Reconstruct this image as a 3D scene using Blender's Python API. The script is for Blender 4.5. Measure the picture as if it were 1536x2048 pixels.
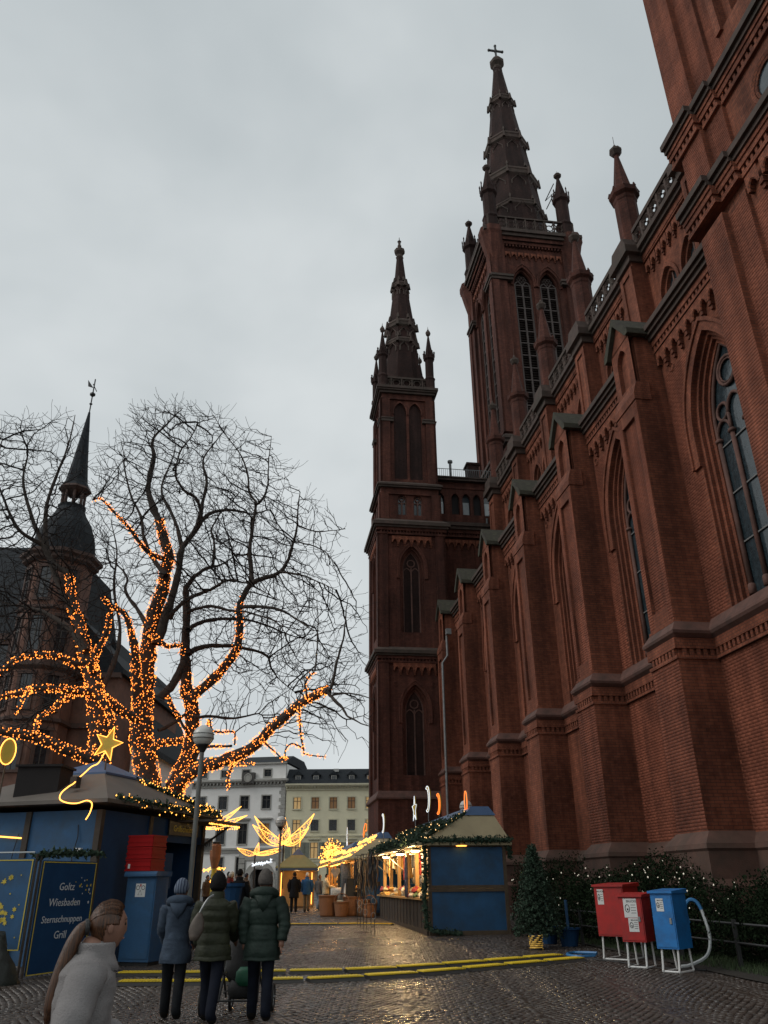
import bpy, math, random
import numpy as np
from mathutils import Vector, Matrix, kdtree, noise
R = math.radians
random.seed(7); rng = np.random.default_rng(7)
for o in list(bpy.data.objects): bpy.data.objects.remove(o)
scene = bpy.context.scene
COL = scene.collection

# ---------------- camera, sky, sun, exposure ----------------
cam_d = bpy.data.cameras.new('camera'); cam = bpy.data.objects.new('camera', cam_d); COL.objects.link(cam)
cam_d.sensor_fit = 'VERTICAL'; cam_d.sensor_height = 24.0
cam_d.angle_y = 2 * math.atan(1024 / 1560.0)
cam_d.clip_start = 0.1; cam_d.clip_end = 3000
cam.matrix_world = (Matrix.Translation((0, 0, 1.62)) @ Matrix.Rotation(R(90 + 25.47), 4, 'X') @ Matrix.Rotation(R(-0.486), 4, 'Z'))
scene.camera = cam

SUN_AZ, SUN_EL = R(-103), R(38)          # azimuth measured from +Y towards +X
world = bpy.data.worlds.new('World'); scene.world = world; world.use_nodes = True
wn = world.node_tree; wn.nodes.clear()
def wnode(t, **k):
    n = wn.nodes.new(t)
    for a, b in k.items(): setattr(n, a, b)
    return n
sky = wnode('ShaderNodeTexSky', sky_type='NISHITA', sun_disc=False, sun_elevation=SUN_EL, sun_rotation=SUN_AZ)
skym = wnode('ShaderNodeVectorMath', operation='SCALE'); skym.inputs['Scale'].default_value = 0.06
wn.links.new(sky.outputs[0], skym.inputs[0])
tc = wnode('ShaderNodeTexCoord')
mp = wnode('ShaderNodeMapping'); mp.inputs['Scale'].default_value = (1.0, 1.0, 1.35); mp.inputs['Location'].default_value = (0.4, 0.1, 0.2)
wn.links.new(tc.outputs['Generated'], mp.inputs['Vector'])
n1 = wnode('ShaderNodeTexNoise'); n1.inputs['Scale'].default_value = 2.0; n1.inputs['Detail'].default_value = 5; n1.inputs['Roughness'].default_value = 0.45; n1.inputs['Distortion'].default_value = 0.1
wn.links.new(mp.outputs[0], n1.inputs['Vector'])
cr = wnode('ShaderNodeValToRGB'); cr.color_ramp.interpolation = 'EASE'
cr.color_ramp.elements[0].position = 0.28; cr.color_ramp.elements[0].color = (0.505, 0.555, 0.575, 1)
cr.color_ramp.elements[1].position = 0.68; cr.color_ramp.elements[1].color = (0.75, 0.79, 0.80, 1)
wn.links.new(n1.outputs['Fac'], cr.inputs['Fac'])
mx = wnode('ShaderNodeMix', data_type='RGBA'); mx.inputs['Factor'].default_value = 0.94
wn.links.new(skym.outputs[0], mx.inputs['A']); wn.links.new(cr.outputs[0], mx.inputs['B'])
bg = wnode('ShaderNodeBackground'); bg.inputs['Strength'].default_value = 1.0
wn.links.new(mx.outputs['Result'], bg.inputs['Color'])
wo = wnode('ShaderNodeOutputWorld'); wn.links.new(bg.outputs[0], wo.inputs['Surface'])

sun_d = bpy.data.lights.new('sun', 'SUN'); sun_d.energy = 1.0; sun_d.angle = R(30); sun_d.color = (1.0, 0.95, 0.9)
sun = bpy.data.objects.new('sun', sun_d); COL.objects.link(sun)
sdir = Vector((math.sin(SUN_AZ) * math.cos(SUN_EL), math.cos(SUN_AZ) * math.cos(SUN_EL), math.sin(SUN_EL)))
sun.rotation_euler = sdir.to_track_quat('Z', 'Y').to_euler()
scene.view_settings.view_transform = 'Standard'; scene.view_settings.look = 'None'
scene.view_settings.exposure = 0.0; scene.view_settings.gamma = 1.0; scene.view_settings.use_curve_mapping = False
scene.render.engine = 'CYCLES'
scene.cycles.max_bounces = 6; scene.cycles.diffuse_bounces = 3; scene.cycles.glossy_bounces = 3; scene.cycles.transparent_max_bounces = 6
scene.cycles.sample_clamp_indirect = 4.0; scene.cycles.use_denoising = True

# ---------------- mesh builder ----------------
class MB:
    def __init__(s): s.v = []; s.f = []; s.m = []
    def add(s, verts, faces, mi=0):
        b = len(s.v); s.v.extend([tuple(p) for p in verts])
        for f in faces: s.f.append([b + i for i in f]); s.m.append(mi)
    def box(s, x0, x1, y0, y1, z0, z1, mi=0):
        s.add([(x0,y0,z0),(x1,y0,z0),(x1,y1,z0),(x0,y1,z0),(x0,y0,z1),(x1,y0,z1),(x1,y1,z1),(x0,y1,z1)],
              [(0,3,2,1),(4,5,6,7),(0,1,5,4),(1,2,6,5),(2,3,7,6),(3,0,4,7)], mi)
    def cbox(s, c, h, M=None, mi=0, taper=1.0):
        vs = []
        for z in (-1, 1):
            k = 1.0 if z < 0 else taper
            for x, y in ((-1,-1),(1,-1),(1,1),(-1,1)):
                p = Vector((x*h[0]*k, y*h[1]*k, z*h[2]))
                if M is not None: p = M @ p
                vs.append(p + Vector(c))
        s.add(vs, [(0,3,2,1),(4,5,6,7),(0,1,5,4),(1,2,6,5),(2,3,7,6),(3,0,4,7)], mi)
    def prism(s, pts, fn, a0, a1, mi=0):
        # pts: 2-D polygon, fn(p, q, a) -> xyz, extruded from a0 to a1
        n = len(pts); vs = [fn(p[0], p[1], a0) for p in pts] + [fn(p[0], p[1], a1) for p in pts]
        fs = [tuple(range(n))[::-1], tuple(range(n, 2*n))] + [(i, (i+1) % n, n+(i+1) % n, n+i) for i in range(n)]
        s.add(vs, fs, mi)
    def lathe(s, prof, n=8, c=(0,0), rot=0.0, mi=0, sx=1.0, sy=1.0):
        vs = []; fs = []
        for r, z in prof:
            for i in range(n):
                a = rot + 2*math.pi*i/n; vs.append((c[0]+r*sx*math.cos(a), c[1]+r*sy*math.sin(a), z))
        m = len(prof)
        for j in range(m-1):
            for i in range(n): fs.append((j*n+i, j*n+(i+1) % n, (j+1)*n+(i+1) % n, (j+1)*n+i))
        fs.append(tuple(range(n))[::-1]); fs.append(tuple(range((m-1)*n, m*n)))
        s.add(vs, fs, mi)
    def tube(s, pts, r, n=6, mi=0, closed=False, cap=True):
        pts = [Vector(p) for p in pts]; m = len(pts)
        rs = r if isinstance(r, (list, tuple)) else [r]*m
        vs = []; fs = []; up = None
        for i, p in enumerate(pts):
            if closed: d = pts[(i+1) % m] - pts[i-1]
            else: d = pts[min(i+1, m-1)] - pts[max(i-1, 0)]
            if d.length < 1e-9: d = Vector((0,0,1))
            d.normalize()
            if up is None: up = Vector((0,0,1)) if abs(d.z) < .9 else Vector((1,0,0))
            a = d.cross(up)
            if a.length < 1e-4: a = d.cross(Vector((.3,.9,.1)))
            a.normalize(); b = a.cross(d); up = b
            for k in range(n):
                t = 2*math.pi*k/n; vs.append(p + (a*math.cos(t) + b*math.sin(t))*rs[i])
        for i in range(m if closed else m-1):
            j = (i+1) % m
            for k in range(n): fs.append((i*n+k, i*n+(k+1) % n, j*n+(k+1) % n, j*n+k))
        if cap and not closed: fs.append(tuple(range(n))[::-1]); fs.append(tuple(range((m-1)*n, m*n)))
        s.add(vs, fs, mi)
    def ball(s, c, r, n=8, m=6, mi=0, sc=(1,1,1)):
        vs = [(c[0], c[1], c[2]+r*sc[2])]; fs = []
        for j in range(1, m):
            t = math.pi*j/m
            for i in range(n):
                a = 2*math.pi*i/n; vs.append((c[0]+r*sc[0]*math.sin(t)*math.cos(a), c[1]+r*sc[1]*math.sin(t)*math.sin(a), c[2]+r*sc[2]*math.cos(t)))
        vs.append((c[0], c[1], c[2]-r*sc[2])); L = len(vs)-1
        for i in range(n): fs.append((0, 1+i, 1+(i+1) % n)); fs.append((L, L-n+(i+1) % n, L-n+i))
        for j in range(m-2):
            for i in range(n): a = 1+j*n; fs.append((a+i, a+n+i, a+n+(i+1) % n, a+(i+1) % n))
        s.add(vs, fs, mi)
    def loft(s, rings, mi=0, cap=True):
        n = len(rings[0]); vs = [p for r in rings for p in r]; fs = []
        for j in range(len(rings)-1):
            for i in range(n): fs.append((j*n+i, j*n+(i+1) % n, (j+1)*n+(i+1) % n, (j+1)*n+i))
        if cap: fs.append(tuple(range(n))[::-1]); fs.append(tuple(range((len(rings)-1)*n, len(rings)*n)))
        s.add(vs, fs, mi)
    def rects(s, x0, x1, y0, y1, prof, mi=0):
        s.loft([[(x0-o, y0-o, z), (x1, y0-o, z), (x1, y1+o, z), (x0-o, y1+o, z)] for o, z in prof], mi)
    def mesh(s, name, mats, smooth=False):
        me = bpy.data.meshes.new(name); me.from_pydata(s.v, [], s.f)
        for m in (mats if isinstance(mats, (list, tuple)) else [mats]): me.materials.append(m)
        if len(me.polygons) == len(s.m): me.polygons.foreach_set('material_index', s.m)
        if smooth: me.polygons.foreach_set('use_smooth', [True]*len(me.polygons))
        me.update(); return me
    def build(s, name, mats, parent=None, smooth=False, loc=None):
        o = bpy.data.objects.new(name, s.mesh(name, mats, smooth)); COL.objects.link(o)
        if parent is not None: o.parent = parent
        if loc is not None: o.location = loc
        return o
def tag(o, label=None, cat=None, group=None, kind=None):
    if label: o['label'] = label
    if cat: o['category'] = cat
    if group: o['group'] = group
    if kind: o['kind'] = kind
    return o
def empty(name, loc=(0,0,0), rz=0.0, label=None, cat=None, group=None, kind=None, parent=None):
    o = bpy.data.objects.new(name, None); COL.objects.link(o); o.location = loc; o.rotation_euler = (0,0,rz); o.empty_display_size = .2
    if parent is not None: o.parent = parent
    return tag(o, label, cat, group, kind)
def inst(name, me, parent, loc=(0,0,0), rot=(0,0,0), sc=(1,1,1)):
    o = bpy.data.objects.new(name, me); COL.objects.link(o); o.parent = parent; o.location = loc; o.rotation_euler = rot; o.scale = sc
    return o
def gz(y): return 0.012*max(y-10.0, 0.0) if y < 130 else 1.44

# ---------------- materials ----------------
def newmat(name):
    m = bpy.data.materials.new(name); m.use_nodes = True; nt = m.node_tree
    return m, nt, nt.nodes['Principled BSDF']
def L(nt, a, b): nt.links.new(a, b)
def mat(name, col, rough=.7, var=.25, scale=3.0, bump=.0, metal=0.0, bscale=40.0, emit=None, es=0.0, spec=None, dirt=None, dscale=.6, damt=.5):
    m, nt, p = newmat(name); N = nt.nodes
    p.inputs['Roughness'].default_value = rough; p.inputs['Metallic'].default_value = metal
    if spec is not None: p.inputs['Specular IOR Level'].default_value = spec
    tc = N.new('ShaderNodeTexCoord')
    nz = N.new('ShaderNodeTexNoise'); nz.inputs['Scale'].default_value = scale; nz.inputs['Detail'].default_value = 6; nz.inputs['Roughness'].default_value = .65
    L(nt, tc.outputs['Object'], nz.inputs['Vector'])
    r = N.new('ShaderNodeValToRGB'); c = col
    r.color_ramp.elements[0].position = .3; r.color_ramp.elements[1].position = .7
    r.color_ramp.elements[0].color = (c[0]*(1-var), c[1]*(1-var), c[2]*(1-var), 1)
    r.color_ramp.elements[1].color = (min(1, c[0]*(1+var)), min(1, c[1]*(1+var)), min(1, c[2]*(1+var)), 1)
    L(nt, nz.outputs['Fac'], r.inputs['Fac']); out = r.outputs[0]
    if dirt:
        n2 = N.new('ShaderNodeTexNoise'); n2.inputs['Scale'].default_value = dscale; n2.inputs['Detail'].default_value = 8; n2.inputs['Roughness'].default_value = .7
        L(nt, tc.outputs['Object'], n2.inputs['Vector'])
        r2 = N.new('ShaderNodeValToRGB'); r2.color_ramp.elements[0].position = .45; r2.color_ramp.elements[1].position = .7
        r2.color_ramp.elements[0].color = (0,0,0,1); r2.color_ramp.elements[1].color = (damt,)*3 + (1,)
        L(nt, n2.outputs['Fac'], r2.inputs['Fac'])
        x = N.new('ShaderNodeMix'); x.data_type = 'RGBA'; L(nt, r2.outputs[0], x.inputs['Factor']); L(nt, out, x.inputs['A']); x.inputs['B'].default_value = (*dirt, 1); out = x.outputs['Result']
    L(nt, out, p.inputs['Base Color'])
    if bump:
        nb = N.new('ShaderNodeTexNoise'); nb.inputs['Scale'].default_value = bscale; nb.inputs['Detail'].default_value = 4
        L(nt, tc.outputs['Object'], nb.inputs['Vector'])
        b = N.new('ShaderNodeBump'); b.inputs['Strength'].default_value = bump; b.inputs['Distance'].default_value = .02
        L(nt, nb.outputs['Fac'], b.inputs['Height']); L(nt, b.outputs[0], p.inputs['Normal'])
    if emit: p.inputs['Emission Color'].default_value = (*emit, 1); p.inputs['Emission Strength'].default_value = es
    return m
def brickmat(name, c1, c2, mort, dark=.35, bw=.27, bh=.088, rough=.85):
    m, nt, p = newmat(name); N = nt.nodes; p.inputs['Roughness'].default_value = rough
    p.inputs['Specular IOR Level'].default_value = .25
    tc = N.new('ShaderNodeTexCoord'); sp = N.new('ShaderNodeSeparateXYZ'); L(nt, tc.outputs['Object'], sp.inputs[0])
    sn = N.new('ShaderNodeSeparateXYZ'); L(nt, tc.outputs['Normal'], sn.inputs[0])
    ax = N.new('ShaderNodeMath'); ax.operation = 'ABSOLUTE'; L(nt, sn.outputs['X'], ax.inputs[0])
    ay = N.new('ShaderNodeMath'); ay.operation = 'ABSOLUTE'; L(nt, sn.outputs['Y'], ay.inputs[0])
    g = N.new('ShaderNodeMath'); g.operation = 'GREATER_THAN'; L(nt, ax.outputs[0], g.inputs[0]); L(nt, ay.outputs[0], g.inputs[1])
    u = N.new('ShaderNodeMix'); u.data_type = 'FLOAT'; L(nt, g.outputs[0], u.inputs['Factor']); L(nt, sp.outputs['X'], u.inputs['A']); L(nt, sp.outputs['Y'], u.inputs['B'])
    cb = N.new('ShaderNodeCombineXYZ'); L(nt, u.outputs['Result'], cb.inputs['X']); L(nt, sp.outputs['Z'], cb.inputs['Y'])
    bt = N.new('ShaderNodeTexBrick'); L(nt, cb.outputs[0], bt.inputs['Vector'])
    bt.inputs['Scale'].default_value = 1.0; bt.inputs['Brick Width'].default_value = bw; bt.inputs['Row Height'].default_value = bh
    bt.inputs['Mortar Size'].default_value = .008; bt.inputs['Mortar Smooth'].default_value = .2; bt.inputs['Bias'].default_value = -.15
    bt.inputs['Color1'].default_value = (*c1, 1); bt.inputs['Color2'].default_value = (*c2, 1); bt.inputs['Mortar'].default_value = (*mort, 1)
    # weather stains with a shape of their own
    mpg = N.new('ShaderNodeMapping'); mpg.inputs['Scale'].default_value = (1, 1, .45); L(nt, tc.outputs['Object'], mpg.inputs['Vector'])
    n2 = N.new('ShaderNodeTexNoise'); n2.inputs['Scale'].default_value = .55; n2.inputs['Detail'].default_value = 9; n2.inputs['Roughness'].default_value = .68; L(nt, mpg.outputs[0], n2.inputs['Vector'])
    r2 = N.new('ShaderNodeValToRGB'); r2.color_ramp.elements[0].position = .38; r2.color_ramp.elements[1].position = .72
    r2.color_ramp.elements[0].color = (1.12, 1.1, 1.05, 1); r2.color_ramp.elements[1].color = (dark, dark, dark, 1)
    L(nt, n2.outputs['Fac'], r2.inputs['Fac'])
    n3 = N.new('ShaderNodeTexNoise'); n3.inputs['Scale'].default_value = 5.0; n3.inputs['Detail'].default_value = 5; L(nt, tc.outputs['Object'], n3.inputs['Vector'])
    r3 = N.new('ShaderNodeValToRGB'); r3.color_ramp.elements[0].position = .3; r3.color_ramp.elements[1].position = .75
    r3.color_ramp.elements[0].color = (.78, .75, .72, 1); r3.color_ramp.elements[1].color = (1.15, 1.18, 1.2, 1); L(nt, n3.outputs['Fac'], r3.inputs['Fac'])
    a = N.new('ShaderNodeMix'); a.data_type = 'RGBA'; a.blend_type = 'MULTIPLY'; a.inputs['Factor'].default_value = 1; L(nt, bt.outputs['Color'], a.inputs['A']); L(nt, r2.outputs[0], a.inputs['B'])
    b = N.new('ShaderNodeMix'); b.data_type = 'RGBA'; b.blend_type = 'MULTIPLY'; b.inputs['Factor'].default_value = 1; L(nt, a.outputs['Result'], b.inputs['A']); L(nt, r3.outputs[0], b.inputs['B'])
    # rain streaks running down the wall
    mps = N.new('ShaderNodeMapping'); mps.inputs['Scale'].default_value = (2.6, 2.6, .11); L(nt, tc.outputs['Object'], mps.inputs['Vector'])
    n4 = N.new('ShaderNodeTexNoise'); n4.inputs['Scale'].default_value = 1.0; n4.inputs['Detail'].default_value = 6; L(nt, mps.outputs[0], n4.inputs['Vector'])
    r4 = N.new('ShaderNodeValToRGB'); r4.color_ramp.elements[0].position = .38; r4.color_ramp.elements[1].position = .66; r4.color_ramp.elements[0].color = (.66, .64, .63, 1); r4.color_ramp.elements[1].color = (1.08, 1.08, 1.08, 1); L(nt, n4.outputs['Fac'], r4.inputs['Fac'])
    b2 = N.new('ShaderNodeMix'); b2.data_type = 'RGBA'; b2.blend_type = 'MULTIPLY'; b2.inputs['Factor'].default_value = 1; L(nt, b.outputs['Result'], b2.inputs['A']); L(nt, r4.outputs[0], b2.inputs['B']); b = b2
    L(nt, b.outputs['Result'], p.inputs['Base Color'])
    bm = N.new('ShaderNodeBump'); bm.inputs['Strength'].default_value = .6; bm.inputs['Distance'].default_value = .012; bm.invert = True
    L(nt, bt.outputs['Fac'], bm.inputs['Height']); L(nt, bm.outputs[0], p.inputs['Normal'])
    return m
def emat(name, col, s):
    m = bpy.data.materials.new(name); m.use_nodes = True; nt = m.node_tree; p = nt.nodes['Principled BSDF']
    p.inputs['Base Color'].default_value = (*[min(1, c) for c in col], 1); p.inputs['Emission Color'].default_value = (*col, 1); p.inputs['Emission Strength'].default_value = s
    return m
M = {}
M['brick'] = brickmat('red_brick', (.285, .096, .055), (.20, .066, .040), (.115, .058, .044))
M['brick_trim'] = brickmat('moulded_brick', (.305, .104, .060), (.23, .074, .045), (.12, .06, .045), dark=.4, bw=.14)
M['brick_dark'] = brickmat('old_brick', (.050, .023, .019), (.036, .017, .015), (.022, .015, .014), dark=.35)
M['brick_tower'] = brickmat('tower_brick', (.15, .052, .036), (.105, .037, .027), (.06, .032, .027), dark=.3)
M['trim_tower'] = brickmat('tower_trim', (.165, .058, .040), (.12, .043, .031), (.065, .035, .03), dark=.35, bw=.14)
M['stone_dark'] = mat('weathered_stone', (.066, .043, .034), .85, .35, 2.2, .4, dirt=(.03, .030, .02), damt=.7)
M['stone_trim'] = mat('red_sandstone_trim', (.125, .062, .048), .85, .3, 2.5, .3, dirt=(.05, .034, .028), damt=.8, dscale=1.2)
M['moss'] = mat('mossy_stone', (.044, .043, .028), .95, .5, 5, .8, bscale=18, dirt=(.035, .028, .024), dscale=2, damt=.8)
M['plinth'] = mat('plinth_stone', (.10, .052, .038), .85, .3, 1.8, .3, dirt=(.045, .04, .03), damt=.7)
M['glass'] = mat('leaded_glass', (.025, .038, .045), .16, .4, 6, .25, bscale=9, spec=.7)
M['glass_far'] = mat('window_glass', (.022, .026, .03), .12, .5, 4, .1, spec=.7)
M['iron'] = mat('iron_bar', (.16, .16, .155), .5, .2, 4)
M['black_iron'] = mat('black_iron', (.025, .025, .025), .5, .2, 4)
M['slate'] = mat('slate_roof', (.021, .025, .029), .8, .35, 6, .4, bscale=14, spec=.2)
M['zinc'] = mat('zinc', (.20, .21, .21), .5, .25, 3)
M['louvre'] = mat('louvre_wood', (.05, .036, .03), .8, .3, 5)
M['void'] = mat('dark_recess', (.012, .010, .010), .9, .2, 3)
# ---------------- ground ----------------
mb = MB()
xs = [-700, -60, -20, 20, 60, 700]; ys = [-300, -20, 10, 130, 300, 900]
for y in ys:
    for x in xs: mb.v.append((x, y, gz(y) - .045))
for j in range(len(ys)-1):
    for i in range(len(xs)-1):
        a = j*len(xs)+i; mb.f.append((a, a+1, a+1+len(xs), a+len(xs))); mb.m.append(0)
def wetstone(name, c, r0=.22, r1=.5, sc=6.0, bump=.3):
    m, nt, p = newmat(name); N = nt.nodes
    tc = N.new('ShaderNodeTexCoord')
    n = N.new('ShaderNodeTexNoise'); n.inputs['Scale'].default_value = sc; n.inputs['Detail'].default_value = 6; L(nt, tc.outputs['Object'], n.inputs['Vector'])
    n2 = N.new('ShaderNodeTexNoise'); n2.inputs['Scale'].default_value = .35; n2.inputs['Detail'].default_value = 5; L(nt, tc.outputs['Object'], n2.inputs['Vector'])
    r = N.new('ShaderNodeValToRGB'); r.color_ramp.elements[0].color = (c[0]*.6, c[1]*.6, c[2]*.6, 1); r.color_ramp.elements[1].color = (c[0]*1.4, c[1]*1.4, c[2]*1.4, 1)
    r.color_ramp.elements[0].position = .3; r.color_ramp.elements[1].position = .7
    L(nt, n.outputs['Fac'], r.inputs['Fac']); L(nt, r.outputs[0], p.inputs['Base Color'])
    mr = N.new('ShaderNodeMapRange'); mr.inputs['From Min'].default_value = .35; mr.inputs['From Max'].default_value = .65; mr.inputs['To Min'].default_value = r0; mr.inputs['To Max'].default_value = r1
    L(nt, n2.outputs['Fac'], mr.inputs['Value']); L(nt, mr.outputs[0], p.inputs['Roughness'])
    nb = N.new('ShaderNodeTexNoise'); nb.inputs['Scale'].default_value = 45; nb.inputs['Detail'].default_value = 3; L(nt, tc.outputs['Object'], nb.inputs['Vector'])
    b = N.new('ShaderNodeBump'); b.inputs['Strength'].default_value = bump; b.inputs['Distance'].default_value = .01; L(nt, nb.outputs['Fac'], b.inputs['Height']); L(nt, b.outputs[0], p.inputs['Normal'])
    return m
M['ground'] = wetstone('wet_joint_sand', (.04, .034, .03), .35, .6)
M['cobble'] = wetstone('wet_cobble', (.056, .044, .036), .2, .42)
ground = tag(mb.build('ground', M['ground']), kind='structure')

def cobbles():
    W = 1.75; step = .112; cs = []; 
    x0, x1, y0, y1 = -12.0, 11.5, 5.5, 46.0
    ncol = int((x1-x0)/W)+1
    for ci in range(ncol):
        xc = x0 + (ci+.5)*W
        half = W/2; sag = .52*W/1.0
        Rr = (half*half + sag*sag)/(2*sag); amax = math.asin(min(1, half/Rr)) if sag < half else math.pi/2
        nrow = int((y1-y0+2)/step); na = max(4, int(2*amax*Rr/.118))
        k = np.arange(nrow)[:, None]; a = (np.arange(na)[None, :]+.5)/na*2*amax - amax
        a = a + (k % 2)*amax/na*.9
        xx = xc + Rr*np.sin(a) + 0*k; yy = y0 - 1 + k*step + Rr*np.cos(a) - Rr + sag
        ang = -a + 0*k
        cs.append(np.stack([xx.ravel(), yy.ravel(), ang.ravel()], 1))
    c = np.concatenate(cs)
    X, Y = c[:, 0], c[:, 1]
    keep = (Y > y0) & (Y < y1) & (X > -2.5-.42*Y) & (X < 1.5+.42*Y) & (X < 11.5)
    # nothing of the paving shows under the church planting or the huts
    c = c[keep]; n = len(c)
    hx = .052*rng.uniform(.82, 1.06, n); hy = .047*rng.uniform(.85, 1.05, n); hz = rng.normal(0, .003, n)
    tx = rng.normal(0, .028, n); ty = rng.normal(0, .028, n); ang = c[:, 2] + rng.normal(0, .05, n)
    zb = .012*np.maximum(c[:, 1]-10, 0)
    V = np.zeros((n, 12, 3)); ca, sa = np.cos(ang), np.sin(ang)
    lay = [(1.0, -.04), (.97, -.008), (.84, .0)]
    for li, (k, z) in enumerate(lay):
        for q, (sx, sy) in enumerate(((-1,-1),(1,-1),(1,1),(-1,1))):
            lx = sx*hx*k*rng.uniform(.9, 1.05, n); ly = sy*hy*k*rng.uniform(.9, 1.05, n)
            V[:, li*4+q, 0] = c[:, 0] + ca*lx - sa*ly; V[:, li*4+q, 1] = c[:, 1] + sa*lx + ca*ly
            V[:, li*4+q, 2] = zb + hz + z + (tx*lx + ty*ly if li else 0)
    F = []
    for li in range(2):
        for q in range(4): F.append((li*4+q, li*4+(q+1) % 4, li*4+4+(q+1) % 4, li*4+4+q))
    F.append((8, 9, 10, 11)); F = np.array(F)
    return c, V, F
cc, CV, CF = cobbles()
def mesh_np(name, V, F, m):
    me = bpy.data.meshes.new(name); nv, nf = len(V), len(F); k = F.shape[1]
    me.vertices.add(nv); me.vertices.foreach_set('co', np.ascontiguousarray(V, dtype=np.float32).ravel())
    me.loops.add(nf*k); me.loops.foreach_set('vertex_index', np.ascontiguousarray(F, dtype=np.int32).ravel())
    me.polygons.add(nf); me.polygons.foreach_set('loop_start', np.arange(0, nf*k, k, dtype=np.int32)); me.polygons.foreach_set('loop_total', np.full(nf, k, dtype=np.int32))
    me.materials.append(m); me.update(calc_edges=True); me.validate(); return me
pav = empty('cobbled_pavement', kind='structure')
vis = (np.abs(cc[:, 0]+.3) < .32*cc[:, 1]-.6) & (cc[:, 1] > 8.6)
order = np.where(vis)[0]; order = order[np.argsort(cc[order, 1])][:300]
mask = np.ones(len(cc), bool); mask[order] = False
for i in order:
    o = bpy.data.objects.new('cobble', mesh_np('cobble', CV[i], CF, M['cobble'])); COL.objects.link(o); o.parent = pav
n = int(mask.sum()); Va = CV[mask].reshape(-1, 3); Fa = (CF[None] + (np.arange(n)*12)[:, None, None]).reshape(-1, 4)
o = bpy.data.objects.new('cobble_field', mesh_np('cobble_field', Va, Fa, M['cobble'])); COL.objects.link(o); o.parent = pav; o['kind'] = 'stuff'

# ---------------- church ----------------
PHI = R(8.27)
church = empty('church', (0, 0, 0), PHI, 'red brick neo-gothic church with buttresses and three spires', 'church')
def arch_pts(hw, rise, n=8):
    Rr = (hw*hw + rise*rise)/(2*hw); am = math.atan2(rise, Rr-hw) if Rr > hw else math.pi/2
    l = [(-hw + Rr - Rr*math.cos(am*i/n), Rr*math.sin(am*i/n)) for i in range(n+1)]
    return l + [(-x, z) for x, z in l[-2::-1]]
def outline(uc, hw, z0, zs, rise, n=8):
    # bottom-left, up the jamb, round the arch, down to bottom-right
    return [(uc-hw, z0)] + [(uc+x, zs+z) for x, z in arch_pts(hw, rise, n)] + [(uc+hw, z0)]
def wall(mb, P, u0, u1, z0, z1, ops=(), mi=0, mr=1, d=0.0):
    """front face with stepped pointed openings; ops: (uc, zsill, zspring, [(hw, rise, depth), ...])"""
    def quad(a, b, c, e, m): mb.add([P(*a), P(*b), P(*c), P(*e)], [(0,1,2,3)], m)
    cur = u0
    for uc, zl, zs, steps in sorted(ops):
        hw, rise, _ = steps[0]
        quad((cur, z0, d), (uc-hw, z0, d), (uc-hw, z1, d), (cur, z1, d), mi)
        quad((uc-hw, z0, d), (uc+hw, z0, d), (uc+hw, zl, d), (uc-hw, zl, d), mi)
        a = [(uc+x, zs+z) for x, z in arch_pts(hw, rise)]
        for p, q in zip(a[:-1], a[1:]): quad((p[0], p[1], d), (q[0], q[1], d), (q[0], z1, d), (p[0], z1, d), mi)
        cur = uc+hw; dd = d
        for k, (hw, rise, dep) in enumerate(steps):
            ol = outline(uc, hw, zl, zs, rise)
            for p, q in zip(ol[:-1], ol[1:]): quad((p[0], p[1], dd), (q[0], q[1], dd), (q[0], q[1], dd+dep), (p[0], p[1], dd+dep), mr)
            # sloped sill
            quad((uc-hw, zl, dd), (uc+hw, zl, dd), (uc+hw, zl, dd+dep), (uc-hw, zl, dd+dep), mr)
            dd += dep
            if k+1 < len(steps):
                h2, r2, _ = steps[k+1]; o2 = outline(uc, h2, zl, zs, r2)
                for p, q, p2, q2 in zip(ol[:-1], ol[1:], o2[:-1], o2[1:]): quad((p[0], p[1], dd), (q[0], q[1], dd), (q2[0], q2[1], dd), (p2[0], p2[1], dd), mr)
    quad((cur, z0, d), (u1, z0, d), (u1, z1, d), (cur, z1, d), mi)
def pane(mb, P, uc, hw, z0, zs, rise, d, mi=0):
    ol = outline(uc, hw, z0, zs, rise); mb.prism(ol, lambda u, z, a: P(u, z, a), d, d+.04, mi)
def band(mb, P, uc, hi, ri, ho, ro, z0, zs, d0, d1, mi=0):
    a = outline(uc, hi, z0, zs, ri); b = outline(uc, ho, z0, zs, ro)
    for p, q, p2, q2 in zip(a[:-1], a[1:], b[:-1], b[1:]):
        v = [P(p[0],p[1],d0), P(q[0],q[1],d0), P(q2[0],q2[1],d0), P(p2[0],p2[1],d0), P(p[0],p[1],d1), P(q[0],q[1],d1), P(q2[0],q2[1],d1), P(p2[0],p2[1],d1)]
        mb.add(v, [(0,1,2,3),(3,2,6,7),(0,1,5,4),(0,3,7,4),(1,2,6,5)], mi)
def pbox(mb, P, u0, u1, z0, z1, d0, d1, mi=0):
    v = [P(u,z,d) for d in (d0,d1) for u,z in ((u0,z0),(u1,z0),(u1,z1),(u0,z1))]
    mb.add(v, [(0,1,2,3),(7,6,5,4),(0,1,5,4),(1,2,6,5),(2,3,7,6),(3,0,4,7)], mi)
def pcurve(mb, P, pts, r, d, n=5, mi=0, closed=False): mb.tube([P(u, z, d) for u, z in pts], r, n, mi, closed, cap=not closed)
def circ(uc, zc, r, n=14): return [(uc+r*math.cos(2*math.pi*i/n), zc+r*math.sin(2*math.pi*i/n)) for i in range(n)]

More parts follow.
